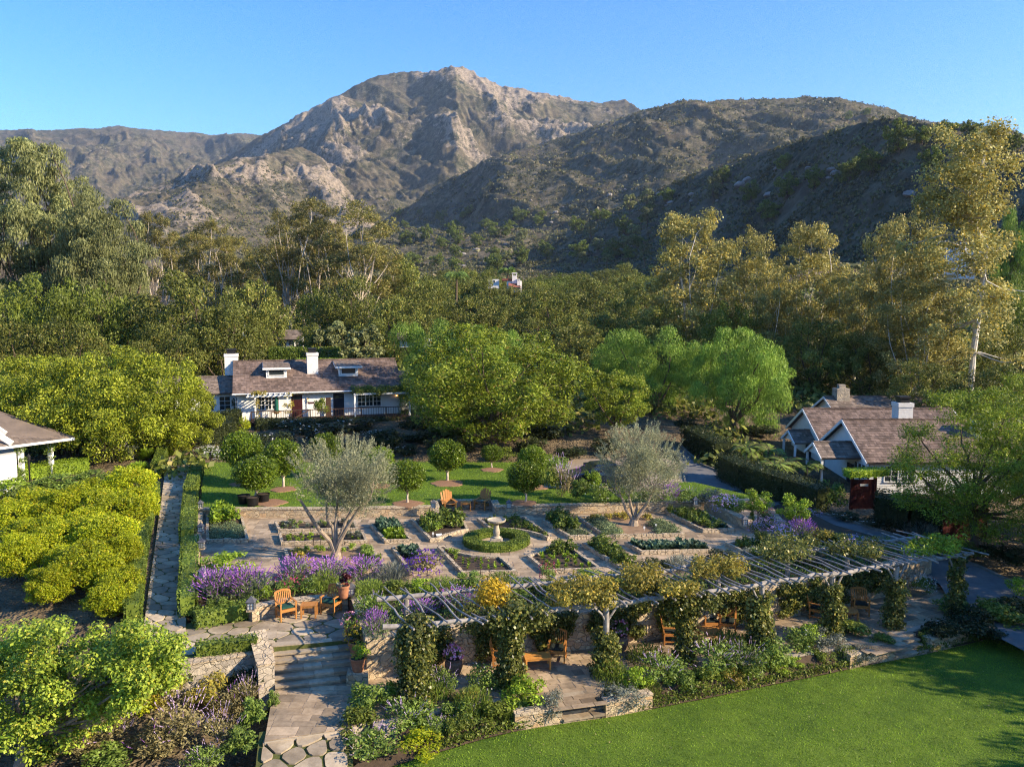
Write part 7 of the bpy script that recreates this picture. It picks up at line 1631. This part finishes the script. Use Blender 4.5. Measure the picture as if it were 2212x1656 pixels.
for k, x, b, w, h, z, l in [
    ('green', 792, 1560, 110, 90, zb1, 'leafy bush at the border corner facing the landing paving'), ('green2', 770, 1612, 100, 90, zb2, 'bush beside the lower flagstone path, second from the border corner'), ('lav2', 800, 1660, 120, 80, -2.0, 'flowering bush beside the lower flagstones at the bottom photo edge'),
    ('lav', 880, 1600, 110, 90, zb2, 'lavender bush in front of the thickest ivy post'), ('yellow', 900, 1655, 110, 66, -2.05, 'yellow green bush where the lawn border begins'), ('lime', 860, 1540, 90, 70, zb1, 'light green bush left below the thickest ivy post'), ('rose', 925, 1545, 80, 80, zb1, 'spiky bush right at the foot of the thickest ivy post'),
    ('lav', 955, 1520, 70, 80, -1.6, 'tall lavender between the first two ivy posts'), ('green', 985, 1590, 100, 80, zb2, 'rounded bush at the lawn edge below the tall lavender'), ('rose', 1022, 1560, 80, 76, zb1, 'spiky rosemary below the second ivy post'), ('white', 1042, 1505, 80, 76, -1.6, 'white dotted leafy bush left of the second ivy post'),
    ('green2', 1065, 1582, 90, 70, zb2, 'dark bush at the lawn edge left of the lime mound'), ('lime', 1135, 1548, 108, 84, zb1, 'bright lime mound over the left planter wall'), ('trail', 1190, 1560, 62, 80, zb2, 'grey trailing plant spilling over the left planter wall'), ('dry2', 1000, 1545, 70, 60, zb1, 'reddish dry bush between lavender and rosemary'),
    ('trail', 1345, 1545, 96, 70, zb2, 'grey trailing plant spilling over the right planter wall'), ('rose', 1318, 1490, 70, 66, -1.62, 'spiky rosemary at the right of the sunny steps'), ('lime', 1372, 1500, 74, 66, zb1, 'bright lime bush over the right planter wall'), ('lav', 1425, 1490, 96, 80, zb1, 'pale lavender next to the lime bush'),
    ('green', 1470, 1510, 90, 74, zb2, 'leafy bush with pale tips right of the pale lavender'), ('rose', 1395, 1450, 80, 60, -1.6, 'tall spiky rosemary behind the lime bush'), ('lav', 1540, 1475, 110, 92, zb1, 'largest lilac lavender of the lawn border'), ('green2', 1520, 1500, 80, 62, zb2, 'dark leafy bush at the foot of the largest lavender'),
    ('rose', 1572, 1420, 70, 60, -1.6, 'spiky bush behind the largest lavender'), ('lav', 1608, 1470, 90, 84, zb1, 'second lilac lavender right of the largest one'), ('dry2', 1580, 1490, 60, 56, zb2, 'olive brown bush between the two lilac lavenders'), ('lime', 1640, 1408, 80, 56, -1.6, 'bright lime bush at the foot of the sunlit ivy post'),
    ('green', 1668, 1455, 90, 78, zb1, 'pale green bush right of the second lavender'), ('white', 1720, 1425, 96, 76, zb1, 'white speckled bush halfway to the shaded steps'), ('lime', 1745, 1400, 66, 60, -1.65, 'yellow lime bush halfway to the shaded steps'), ('grey', 1790, 1425, 84, 68, zb1, 'grey green bush left of the shaded planter wall'),
    ('green2', 1838, 1395, 90, 60, zb1, 'dark green bush above the shaded planter wall'), ('green2', 1790, 1380, 70, 50, -1.6, 'dark bush at the foot of the fifth ivy post'), ('trail', 1870, 1440, 70, 46, zb2, 'grey trailing plant over the shaded planter wall'), ('green2', 1905, 1405, 60, 40, zb1, 'dark low bush beside the shaded steps'),
    ('dark', 2030, 1395, 90, 60, zb1, 'dark bush right of the shaded steps'), ('dark', 2085, 1375, 100, 70, zb1, 'very dark bush under the last ivy post'), ('green2', 2140, 1365, 100, 76, zb1, 'dark green bush by the driveway end of the border'), ('dark', 2120, 1400, 110, 70, -1.9, 'dark bush between the last ivy post and the lawn corner'), ('green2', 2180, 1385, 110, 70, -1.9, 'dark bush at the far lawn corner'), ('dark', 2235, 1370, 110, 70, -1.9, 'dark bush cut by the right photo edge at the lawn corner'), ('dark', 2195, 1350, 100, 70, zb1, 'dark bush at the right photo edge of the border'), ('green', 2060, 1340, 80, 54, -1.6, 'grey green bush behind the very dark bush')]:
    shrub(k, x, b, z, w * 1.16, h * .95, l, gf)
fr_ = random.Random(44); nf_ = 0; t_ = 0
while nf_ < 95 and t_ < 2500:                                     # low fillers between the larger shrubs of the lawn border
    t_ += 1; s_ = fr_.uniform(.5, WL + 2); v_ = fr_.uniform(3.15, 4.9); p_ = mpT(s_, v_); vx_ = VCX + FV * p_[0] / p_[1]; j_ = int(np.argmin(np.abs(EP[:, 0] - p_[0])))
    if 1165 < vx_ < 1330 or 1880 < vx_ < 2020 or vx_ < 800 or p_[1] < np.interp(p_[0], EP[:, 0], EP[:, 1]) + .45: continue
    me, fl, R, H = BP[fr_.choice(['green', 'green', 'rose', 'lime', 'green2', 'lav2', 'lav', 'green'])]; o = link('border_shrub', me); q_ = fr_.uniform(.32, .5); o.location = (p_[0], p_[1], -1.95); o.scale = (q_ / R, q_ / R, fr_.uniform(.38, .68) / H); o.rotation_euler = (0, 0, fr_.uniform(-.6, .6)); tag(o, 'low leafy bush filling gaps between larger shrubs of the lawn border', 'shrub', 'filler bushes of the lawn border'); nf_ += 1
    if fl: link('blossoms', fl, o)
gm = 'shrubs between vegetable beds and pergola'
for k, x, b, w, h, z, l in [
    ('lime', 492, 1252, 122, 66, .0, 'big bright green leafy bush behind the purple sage'), ('sage', 470, 1310, 110, 74, -.1, 'purple sage bush at the left end of the flower border'), ('sage2', 535, 1302, 110, 72, -.1, 'purple sage bush behind the patio wall lantern'), ('green', 468, 1335, 70, 48, -.3, 'leafy bush at the foot of the left purple sage'), ('green', 540, 1330, 60, 40, -.3, 'small bush just left of the patio lantern'), ('lime', 570, 1296, 40, 34, -.1, 'small bright bush right of the patio lantern'),
    ('red', 625, 1286, 86, 46, -.05, 'crimson flowered bush behind the left patio chair'), ('sage', 640, 1272, 100, 64, 0, 'purple sage in front of the left olive bed'), ('sage2', 710, 1268, 100, 58, 0, 'purple sage second in front of the left olive bed'), ('sage', 785, 1262, 90, 54, 0, 'purple sage right of the olive trunk'), ('white', 672, 1284, 60, 40, -.05, 'white dotted bush behind the patio table'), ('rose', 700, 1282, 66, 50, -.05, 'spiky green bush behind the right patio chair'),
    ('grass', 845, 1265, 80, 50, 0, 'dusky grassy bush between sage and violet bush'), ('violet', 914, 1252, 98, 62, .05, 'violet flowered bush covering the pale cabbage bed'), ('rose', 800, 1300, 70, 50, -.03, 'spiky green bush behind the stair wall lantern'), ('green2', 850, 1300, 80, 50, -.03, 'green bush behind the first rafters'), ('lime', 905, 1290, 70, 46, -.03, 'bright green bush behind the first rafters'), ('lav2', 800, 1345, 80, 60, -.03, 'lilac bush beside the stair wall coping'), ('sage2', 812, 1382, 60, 60, -.05, 'small purple sage at the corner of the retaining wall'),
    ('sage', 905, 1340, 80, 40, -.05, 'purple sage seen through the first rafters'), ('sage', 985, 1322, 90, 46, -.05, 'purple sage seen through the rafters near the golden vine'), ('rose', 955, 1290, 80, 44, -.03, 'spiky bush left behind the golden vine'), ('green', 1010, 1275, 80, 44, -.03, 'green bush behind the golden vine'), ('red', 965, 1300, 40, 30, -.03, 'small reddish bush behind the first pergola bay'),
    ('green', 1130, 1295, 90, 50, -.03, 'green bush right behind the golden vine'), ('rose', 1085, 1275, 70, 40, -.03, 'spiky bush between golden vine and red flowers'), ('red', 1182, 1262, 44, 50, 0, 'red flowered plant at the corner of the dark soil bed'), ('lav2', 1110, 1310, 80, 44, -.05, 'lilac bush seen through the second pergola bay'), ('green2', 1190, 1300, 90, 50, -.05, 'dark bush below the broad pale yellow vine'), ('lime', 1270, 1270, 90, 40, -.03, 'bright bush seen between two pale yellow vines'),
    ('green2', 1330, 1280, 90, 46, -.05, 'dark bush under the round yellow green vine'), ('dark', 1420, 1250, 90, 46, -.05, 'very dark bush behind the middle rafters'), ('grass', 1470, 1240, 80, 40, -.03, 'dusky grassy bush behind the middle rafters'), ('dark', 1560, 1235, 100, 46, -.05, 'very dark bush under the far yellow vine'), ('green2', 1640, 1225, 90, 46, -.05, 'dark bush where the garden paving ends'), ('grey', 1615, 1215, 50, 40, -.03, 'grey spiky bush beside the paving end'), ('dark', 1740, 1235, 110, 50, -.2, 'very dark bush beneath the right rafters'), ('green2', 1830, 1225, 110, 50, -.4, 'dark bush beneath the far right rafters'),
    ('green2', 1650, 1195, 80, 50, -.05, 'green bush at the back right of the pergola'), ('pink', 1690, 1180, 70, 46, -.1, 'pink flowered bush beside the standard tree'), ('sage2', 1728, 1180, 70, 56, -.1, 'purple spiked sage under the right standard tree'), ('dry2', 1760, 1190, 80, 56, -.15, 'straw coloured bush right of the purple spiked sage'), ('green2', 1800, 1195, 90, 50, -.2, 'olive bush along the driveway edge'), ('pink', 1840, 1195, 80, 40, -.25, 'pinkish bush along the driveway edge'), ('green2', 1890, 1210, 90, 40, -.4, 'dark olive bush at the end of the driveway strip'), ('whitemass', 1990, 1285, 60, 44, -1.4, 'white flowered bush past the end of the retaining wall')]:
    shrub(k, x, b, z, w, h, l, gm)
gw = 'shrubs above the wall beside the gravel court'
for k, x, b, w, h, z, l in [
    ('green2', 1195, 1075, 60, 70, .5, 'dark bush at the right edge of the upper lawn'), ('lav2', 1205, 1030, 60, 50, .5, 'lilac spiked bush left of the gravel court'), ('dry', 1222, 1075, 60, 70, .5, 'straw coloured dry bush beside the lawn edge'), ('green', 1250, 1085, 60, 56, .5, 'pale green bush right of the dry bush'), ('sage2', 1262, 1050, 56, 40, .5, 'purple sage in front of the parked car'), ('lime', 1275, 1062, 60, 50, .5, 'bright bush in front of the parked car'),
    ('white', 1290, 1090, 66, 50, .5, 'white flowered bush above the wall'), ('green2', 1325, 1080, 60, 46, .5, 'bush behind the right olive stems'), ('lav2', 1350, 1090, 60, 44, .5, 'pinkish bush behind the right olive trunk'), ('green', 1400, 1090, 60, 40, .5, 'green bush right of the right olive trunk'), ('sage', 1440, 1090, 70, 46, .5, 'purple bush right behind the right olive tree'), ('lav2', 1480, 1092, 60, 40, .5, 'dusky bush left of the far right wall lantern'),
    ('grey', 1530, 1095, 70, 46, .4, 'silvery bush right of the far right wall lantern'), ('pink', 1565, 1110, 70, 44, .3, 'pink white bush behind the curved wall'), ('green', 1590, 1115, 60, 40, .3, 'green bush behind the curved wall'), ('red', 1652, 1135, 40, 42, .0, 'bush with red flowers beside the tiny cypress'), ('pink', 1660, 1150, 60, 34, -.05, 'lilac daisy mound near the curved wall tip'), ('pink', 1690, 1160, 50, 36, -.1, 'lilac daisy mound right of the curved wall tip'), ('pink', 1632, 1152, 44, 26, .0, 'lilac daisy mound at the foot of the curved wall')]:
    shrub(k, x, b, z, w, h, l, gw)
o = shrub('lime', 1622, 1135, .02, 16, 36, 'tiny upright cypress at the curved wall tip', None, 'small_cypress', 'conifer')
T('standard', 'standard_tree', 1635, 1058, 56, 0, 'small ball headed tree beside the curved wall tip', vbase=1135, z=.05); T('standard', 'standard_tree', 1714, 1070, 62, 0, 'bright ball headed tree on the driveway edge', vbase=1162, z=-.1)
gl = 'wild shrubs in the near left planting'
for k, x, b, w, h, z, l in [
    ('dark', 520, 1530, 110, 80, -1.8, 'dark green bush against the squat stair pier'), ('green', 545, 1590, 80, 90, -2.0, 'bright green bush at the landing paving corner'), ('green', 520, 1650, 110, 80, -2.1, 'green bush beside the lower flagstones on the left'), ('dry2', 450, 1560, 120, 100, -2.0, 'bronze bush with upright leafy tips'), ('dry', 400, 1640, 150, 120, -2.1, 'large dry brown bush in the near left planting'), ('dry2', 350, 1560, 120, 110, -2.0, 'bronze bush beside the fruit tree crown'),
    ('drysage', 470, 1500, 100, 70, -1.8, 'lilac bush below the rough stone wall'), ('drysage', 330, 1660, 130, 90, -2.2, 'dusky purple flowered bush at the bottom photo edge'), ('dry', 250, 1640, 140, 110, -2.2, 'grey brown dry bush right of the fruit tree trunk'), ('drysage', 180, 1660, 130, 90, -2.2, 'purple flecked grey bush near the fruit tree trunk'), ('green', 240, 1690, 140, 70, -2.2, 'low green bush at the bottom photo edge'), ('green2', 100, 1680, 120, 70, -2.2, 'low green bush at the fruit tree foot'), ('dry', 480, 1630, 100, 90, -2.1, 'dry bush with bare twigs beside the green path bushes'), ('lav', 440, 1680, 100, 60, -2.2, 'pale bush at the bottom photo edge left of the flagstones'), ('lime', 560, 1500, 40, 50, -1.7, 'small bright bush between pier and dark bush'), ('yellow', 300, 1560, 110, 90, -1.9, 'yellow green bush under the fruit tree crown'), ('drysage', 500, 1560, 100, 80, -2.0, 'dusky bush with purple flecks in front of the squat stair pier'), ('dry2', 420, 1510, 100, 76, -1.8, 'bronze bush below the rough stone wall'), ('green', 590, 1545, 40, 60, -1.8, 'narrow bush hugging the landing paving edge'), ('dry', 540, 1545, 70, 80, -1.9, 'dry twiggy bush near the landing paving edge'), ('green2', 390, 1500, 100, 60, -1.4, 'green bush in front of the yellowing citrus')]:
    shrub(k, x, b, z, w, h, l, gl)
gk = 'shrubs on the bank below the white cottage'
for k, x, b, w, h, z, l in [
    ('darkwhite', 600, 985, 110, 60, .7, 'dark white flowered shrub left on the cottage bank'), ('darkwhite', 700, 965, 120, 60, 1.0, 'dark white flowered shrub in the middle of the cottage bank'), ('darkwhite', 650, 940, 100, 44, 1.3, 'dark white flowered shrub under the deck railing'), ('darkwhite', 770, 940, 110, 44, 1.2, 'dark white flowered shrub right under the railing'), ('dark', 835, 985, 96, 66, .6, 'rounded dark clipped shrub on the cottage bank'), ('dark', 770, 990, 90, 50, .6, 'dark shrub behind the first olive crown'),
    ('darkwhite', 880, 990, 70, 34, .5, 'white flowered shrub at the back of the upper lawn'), ('dark', 900, 940, 100, 50, 1.0, 'dark shrub at the right end of the railing'), ('dark', 1000, 985, 70, 50, .6, 'dark shrub left of the big tree trunk'), ('green2', 1085, 1000, 70, 40, .5, 'dull green shrub right of the big tree trunk'), ('dark', 1140, 985, 80, 50, .6, 'dark shrub behind the rear right orange tree'), ('whitemass', 480, 995, 90, 28, .5, 'low white flower mass at the back left lawn corner'), ('whitemass', 450, 985, 60, 26, .5, 'low white flower mass beside the path light'), ('rose', 470, 975, 90, 20, .7, 'thin spiky strip above the white flowers'),
    ('yellow', 527, 945, 36, 46, 1.2, 'clipped yellowish white flowered column at the deck corner'), ('dark', 900, 965, 90, 44, .8, 'dark shrub on the bank behind the ball orange tree'), ('green2', 960, 955, 90, 46, .9, 'dull green shrub left under the big yellow green tree'), ('dark', 1000, 940, 100, 50, 1.0, 'dark shrub behind the big tree trunk, left'), ('dark', 1100, 950, 110, 50, .9, 'dark shrub behind the big tree trunk, right'), ('dark', 1180, 960, 100, 50, .8, 'dark shrub under the right side of the big tree crown'), ('darkwhite', 830, 960, 90, 40, 1.0, 'dark white flowered shrub at the right bank'), ('dark', 945, 985, 70, 44, .6, 'dark shrub behind the lone ball orange tree'), ('dark', 1230, 1000, 90, 46, .6, 'black green shrub behind the gravel court'), ('dark', 1310, 985, 90, 46, .7, 'black green shrub under the smaller spreading tree'), ('green2', 692, 905, 40, 50, 1.9, 'vine covered shrub beside the wooden privacy panel'), ('dark', 530, 905, 60, 60, 1.8, 'dark shrub at the cottage porch corner')]:
    shrub(k, x, b, z, w, h, l, gk)
gv = 'shrubs of the driveway and right cottage garden'
for k, x, b, w, h, z, l in [
    ('pink', 1740, 1118, 70, 22, -.2, 'pinkish low flowers at the tall hedge foot'), ('darkwhite', 1830, 1130, 80, 26, -.35, 'white flower carpet before the red gate'), ('darkwhite', 1890, 1145, 90, 28, -.5, 'white flower carpet right of the red gate'), ('darkwhite', 1620, 1075, 80, 20, .1, 'white flower carpet below the tall driveway hedge'), ('grass', 1930, 1140, 90, 40, -.5, 'tall shaded grass clump before the right hedge'), ('grass', 1990, 1165, 80, 40, -.7, 'shaded grass clump nearest the feathery tree'), ('green2', 2010, 1215, 120, 70, -.9, 'dull green bush above the far pergola rafters'), ('green2', 2080, 1225, 110, 60, -1.0, 'dull green bush at the feathery tree foot'), ('dark', 2150, 1225, 100, 60, -1.0, 'dark bush right of the feathery tree trunk'), ('dark', 2205, 1240, 100, 60, -1.1, 'dark bush at the right photo edge by the driveway'), ('green', 1795, 1108, 90, 76, -.3, 'rounded sunlit bush at the end of the tall hedge'), ('lime', 2200, 1290, 60, 46, -1.3, 'bright bush right of the last pergola post'), ('dark', 1555, 960, 90, 40, .7, 'dark bush under the largest pepper tree'), ('dark', 1640, 950, 100, 44, .6, 'dark bush left of the side porch'), ('dark', 1480, 935, 60, 40, .85, 'dark bush where the driveway meets the pepper tree')]:
    shrub(k, x, b, z, w, h, l, gv)
gx = 'plants between citrus bushes and left house'
for k, x, b, w, h, z, l in [
    ('strap', 320, 1000, 60, 40, .4, 'strap leaved plant clump by the path top'), ('strap', 300, 1030, 70, 40, .3, 'strap leaved plant clump behind the furthest citrus'), ('strap', 345, 1025, 50, 40, .35, 'sunny strap leaved clump beside the path'), ('dry', 235, 1010, 90, 70, .3, 'pale twiggy shrub behind the citrus bushes'), ('grey', 275, 1000, 60, 50, .4, 'greyish shrub right of the pale twiggy shrub'), ('lime', 20, 1085, 130, 60, .1, 'bright leafy shrub below the clipped hedge at the left edge'), ('green', 110, 1075, 130, 56, .1, 'leafy shrub below the clipped hedge'), ('green', 190, 1060, 100, 50, .2, 'leafy shrub between clipped hedge and citrus'), ('green2', 60, 1100, 120, 56, .0, 'dull leafy shrub behind the second citrus row'), ('strap', 365, 990, 40, 26, .5, 'small strap leaved clump at the path end'), ('green2', 160, 1095, 100, 50, 0, 'shaded shrub between the citrus rows')]:
    shrub(k, x, b, z, w, h, l, gx)
# tree ferns in front of the right cottage
def fern(p, R, label, seed):
    r = np.random.default_rng(seed); e = empty('tree_fern', tuple(p), label, 'fern', 'tree ferns before the right cottage'); Vs = []; m = MB(); m.tube([(0, 0, -.3), (0, 0, .5), (.05, 0, 1.0)], [.14, .12, .1], 7)
    for i in range(15):
        a = i * 2.4 + r.uniform(-.2, .2); el = r.uniform(.35, .75); n = 26; t = np.linspace(.06, 1, n); q = R * t; z = 1.0 + R * (np.sin(el) * t * 1.5 - 1.15 * t ** 2 * .8); c = np.stack([np.cos(a) * q, np.sin(a) * q, z], 1); side = np.array([-math.sin(a), math.cos(a), 0]); d = np.gradient(c, axis=0); d = norm(d)
        m.tube(c[::5], [.014] * len(c[::5]), 4)
        for s in (-1, 1):
            L = R * .30 * np.sin(np.pi * np.clip(t * .92 + .06, 0, 1)); P = c + side * s * (L * .5)[:, None] - np.array([0, 0, 1]) * (L * .14)[:, None]; Vs.append(leafgeo(P, norm(np.cross(d, side) * np.sign(np.cross(d, side)[:, 2:3]) + r.normal(size=P.shape) * .15), np.maximum(.05, L), .26, r, norm(side * s + d * .35 - np.array([0, 0, .2])), 1.0))
    V, F = merge(Vs); link('fronds', npmesh('fronds', V, F, 'fern'), e); m.build('stem', 'bark', e)
for x, b, z, R, l, sd in ((1612, 1000, .5, 1.6, 'sunlit tree fern behind the start of the tall hedge', 1), (1660, 1000, .3, 1.5, 'tree fern second from the driveway bend', 2), (1695, 1030, .1, 1.7, 'shaded tree fern below the side porch', 3), (1740, 1040, -.1, 1.6, 'shaded tree fern nearest the front porch', 4), (1672, 1040, .1, 1.5, 'tree fern just behind the tall hedge middle', 5)):
    fern(G(x, b, z), R, l, sd)
def palm(vx, vy, y, R, label, seed):
    r = np.random.default_rng(seed); p = D(vx, vy, y); g = ground(p[0], p[1]); e = empty('palm_tree', (p[0], p[1], g), label, 'palm tree'); h = p[2] - g; Vs = []; m = MB(); m.tube([(0, 0, -.5), (0, 0, h * .5), (.1, 0, h)], [.3, .24, .2], 8)
    for i in range(16):
        a = i * 2.4; el = r.uniform(.2, 1.1); n = 16; t = np.linspace(.08, 1, n); q = R * t * math.cos(el * .6); z = h + R * (math.sin(el) * t - .95 * t ** 2); c = np.stack([np.cos(a) * q, np.sin(a) * q, z], 1); side = np.array([-math.sin(a), math.cos(a), 0])
        for s in (-1, 1): L = R * .34 * np.sin(np.pi * np.clip(t * .9 + .08, 0, 1)); P = c + side * s * (L * .4)[:, None] - np.array([0, 0, 1]) * (L * .3)[:, None]; Vs.append(leafgeo(P, norm(np.array([0, 0, 1]) + r.normal(size=P.shape) * .3 + side * s * .5), L + .2, .22, r, norm(side * s - np.array([0, 0, .8])), 1.0))
    V, F = merge(Vs); link('fronds', npmesh('fronds', V, F, 'palmfrond'), e); m.build('trunk', 'bark', e)
palm(985, 592, 165, 3.2, 'bright green palm between the forked eucalyptus and the villa', 1); palm(1096, 582, 196, 3.0, 'palm rising behind the white villa chimney', 2)
# ------------------------------------------------------------------ stuff: undergrowth, lawn blades, border ground cover
def undergrowth():
    r = np.random.default_rng(61); n = 10000; az = r.uniform(-.60, .60, n); rr = np.exp(r.uniform(math.log(58), math.log(240), n)); x = rr * np.sin(az); y = rr * np.cos(az)
    bad = ((x > -29) & (x < -6) & (y < 88) & (y > 60)) | ((x / y > .105) & (x / y < .245) & (y < 74)) | ((x / y > .02) & (x / y < .235) & (y < 67)) | ((x > 19) & (x < 44) & (y < 82)) | ((x / y < .09) & (x / y > -.40) & (y < 64)) | ((x < -24) & (y < 60))
    x, y, rr = x[~bad], y[~bad], rr[~bad]; z = valley(x, y); s = (.7 + rr / 130) * r.uniform(.6, 1.5, len(x)); m = 26; C = np.repeat(np.stack([x, y, z], 1), m, 0); R = np.repeat(s, m); d = norm(r.normal(size=C.shape) + [0, 0, .35]); P = C + d * R[:, None] * np.array([1, 1, .85]); V, F = leafgeo(P, norm(d + r.normal(size=d.shape) * .5), R * r.uniform(.22, .5, len(R)), .6, r)
    o = link('undergrowth', npmesh('undergrowth', V, F, 'oak')); tag(o, 'dark leafy undergrowth beneath the valley trees', None, None, 'stuff')
undergrowth()
def blades():
    r = np.random.default_rng(62); n = 330000; x = r.uniform(-9, 26, n); y = r.uniform(15, 37, n); E = np.array(EDGE); yl = np.interp(x, E[:, 0], E[:, 1]); k = (y < yl + .03) & (np.abs(x / y) < .68); x, y = x[k], y[k]; n = len(x); P = np.stack([x, y, np.full(n, Z_LAWN + .018)], 1); td = norm(np.stack([r.normal(size=n) * .55, r.normal(size=n) * .55, np.ones(n)], 1))
    V, F = leafgeo(P, norm(r.normal(size=(n, 3)) * [1, 1, .2]), .055 * r.uniform(.6, 1.5, n), .22, r, td, .95); V[:, 2] = np.maximum(V[:, 2], Z_LAWN); o = link('grass', npmesh('grass', V, F, 'grassblade')); tag(o, 'short mown grass blades of the round lawn', None, None, 'stuff')
    n = 150000; L = np.array(lawn_poly); x = r.uniform(L[:, 0].min(), L[:, 0].max(), n); y = r.uniform(L[:, 1].min(), L[:, 1].max(), n); vx = VCX + FV * x / y; c = (x - L[:, 0].mean()); P = []
    k = np.array([inside((a, b), lawn_poly) for a, b in zip(x[:110000], y[:110000])]); x, y = x[:110000][k], y[:110000][k]; n = len(x); P = np.stack([x, y, np.full(n, Z_UP - .01)], 1); td = norm(np.stack([r.normal(size=n) * .5, r.normal(size=n) * .5, np.ones(n)], 1)); V, F = leafgeo(P, norm(r.normal(size=(n, 3)) * [1, 1, .2]), .08 * r.uniform(.6, 1.4, n), .25, r, td, .95); V[:, 2] = np.maximum(V[:, 2], Z_UP - .03)
    o = link('grass', npmesh('grass', V, F, 'grassblade')); tag(o, 'short mown grass blades of the upper lawn', None, None, 'stuff')
    n = 26000; s = r.random(n) * EL; i = np.clip((s / EL * 29).astype(int), 0, 28); t = s / EL * 29 - i; b = EP[i] + (EP[i + 1] - EP[i]) * t[:, None]; v = r.random(n) ** 1.5 * 1.0; d = EP[i + 1] - EP[i]; d = norm(d); x = b[:, 0] - d[:, 1] * v; y = b[:, 1] + d[:, 0] * v; vx = VCX + FV * x / y; k = ~(((vx > 1175) & (vx < 1315)) | ((vx > 1890) & (vx < 2012)) | (vx < 930)); x, y, v = x[k], y[k], v[k]; n = len(x); z = Z_LAWN + .05 + v * .18 + r.random(n) * .26; V, F = leafgeo(np.stack([x, y, z], 1), norm(r.normal(size=(n, 3)) + [0, -.3, .6]), .10 * r.uniform(.6, 1.4, n), .5, r)
    o = link('ground_cover', npmesh('ground_cover', V, F, 'oakgreen')); tag(o, 'low dark ground cover edging the lawn border', None, None, 'stuff')
    n = 30000; P = np.array(plat); x = r.uniform(P[:, 0].min(), P[:, 0].max(), n * 3); y = r.uniform(P[:, 1].min(), 40, n * 3); H = [tuple(q) for q in hull]
    k = np.array([inside((a, b), plat) and not inside((a, b), H) for a, b in zip(x, y)]); x, y = x[k], y[k]; z = r.random(len(x)) * .28 - .05; V, F = leafgeo(np.stack([x, y, z], 1), norm(r.normal(size=(len(x), 3)) + [0, 0, .8]), .12 * r.uniform(.6, 1.4, len(x)), .45, r); o = link('ground_cover', npmesh('ground_cover', V, F, 'bush')); tag(o, 'low green ground cover of the border behind the pergola', None, None, 'stuff')
blades()
def litter():
    r = np.random.default_rng(71); P = []
    for _ in range(900): u, v = r.uniform(0, WL), r.uniform(.1, 3.2); q = mpT(u, v); P.append((q[0], q[1], Z_TER + .012))
    H = [tuple(q) for q in hull]; xs = [p[0] for p in H]; ys = [p[1] for p in H]
    for _ in range(1500):
        q = (r.uniform(min(xs), max(xs)), r.uniform(min(ys), max(ys)))
        if inside(q, H): P.append((*q, .012))
    for _ in range(420): P.append((r.uniform(-6, 22), r.uniform(19, 31), 0))
    P = np.array(P); k = P[:, 2] == 0; yl = np.interp(P[:, 0], np.array(EDGE)[:, 0], np.array(EDGE)[:, 1]); P[k, 2] = Z_LAWN + .05; P = P[~(k & (P[:, 1] > yl - .1))]; n = len(P)
    V, F = leafgeo(P, norm(r.normal(size=(n, 3)) * .3 + [0, 0, 1]), .06 * r.uniform(.6, 1.5, n), .6, r); o = link('fallen_leaves', npmesh('fallen_leaves', V, F, 'dry')); tag(o, 'scattered dry fallen leaves on paving and lawn', None, None, 'stuff')
litter()
# ------------------------------------------------------------------ the air between camera and mountains
m = bpy.data.materials.new('valley_haze'); m.use_nodes = True; nt = m.node_tree; nt.nodes.clear()
out = nt.nodes.new('ShaderNodeOutputMaterial'); v = nt.nodes.new('ShaderNodeVolumePrincipled'); v.inputs['Color'].default_value = (.62, .76, 1.0, 1); v.inputs['Density'].default_value = 5.5e-5; v.inputs['Anisotropy'].default_value = .2
nt.links.new(v.outputs[0], out.inputs['Volume']); M['haze'] = m
o = MB().bx(-9300, 9300, -9300, 9300, -60, 1700).build('haze', 'haze'); tag(o, 'thin blue air fading the far mountains', None, None, 'stuff')
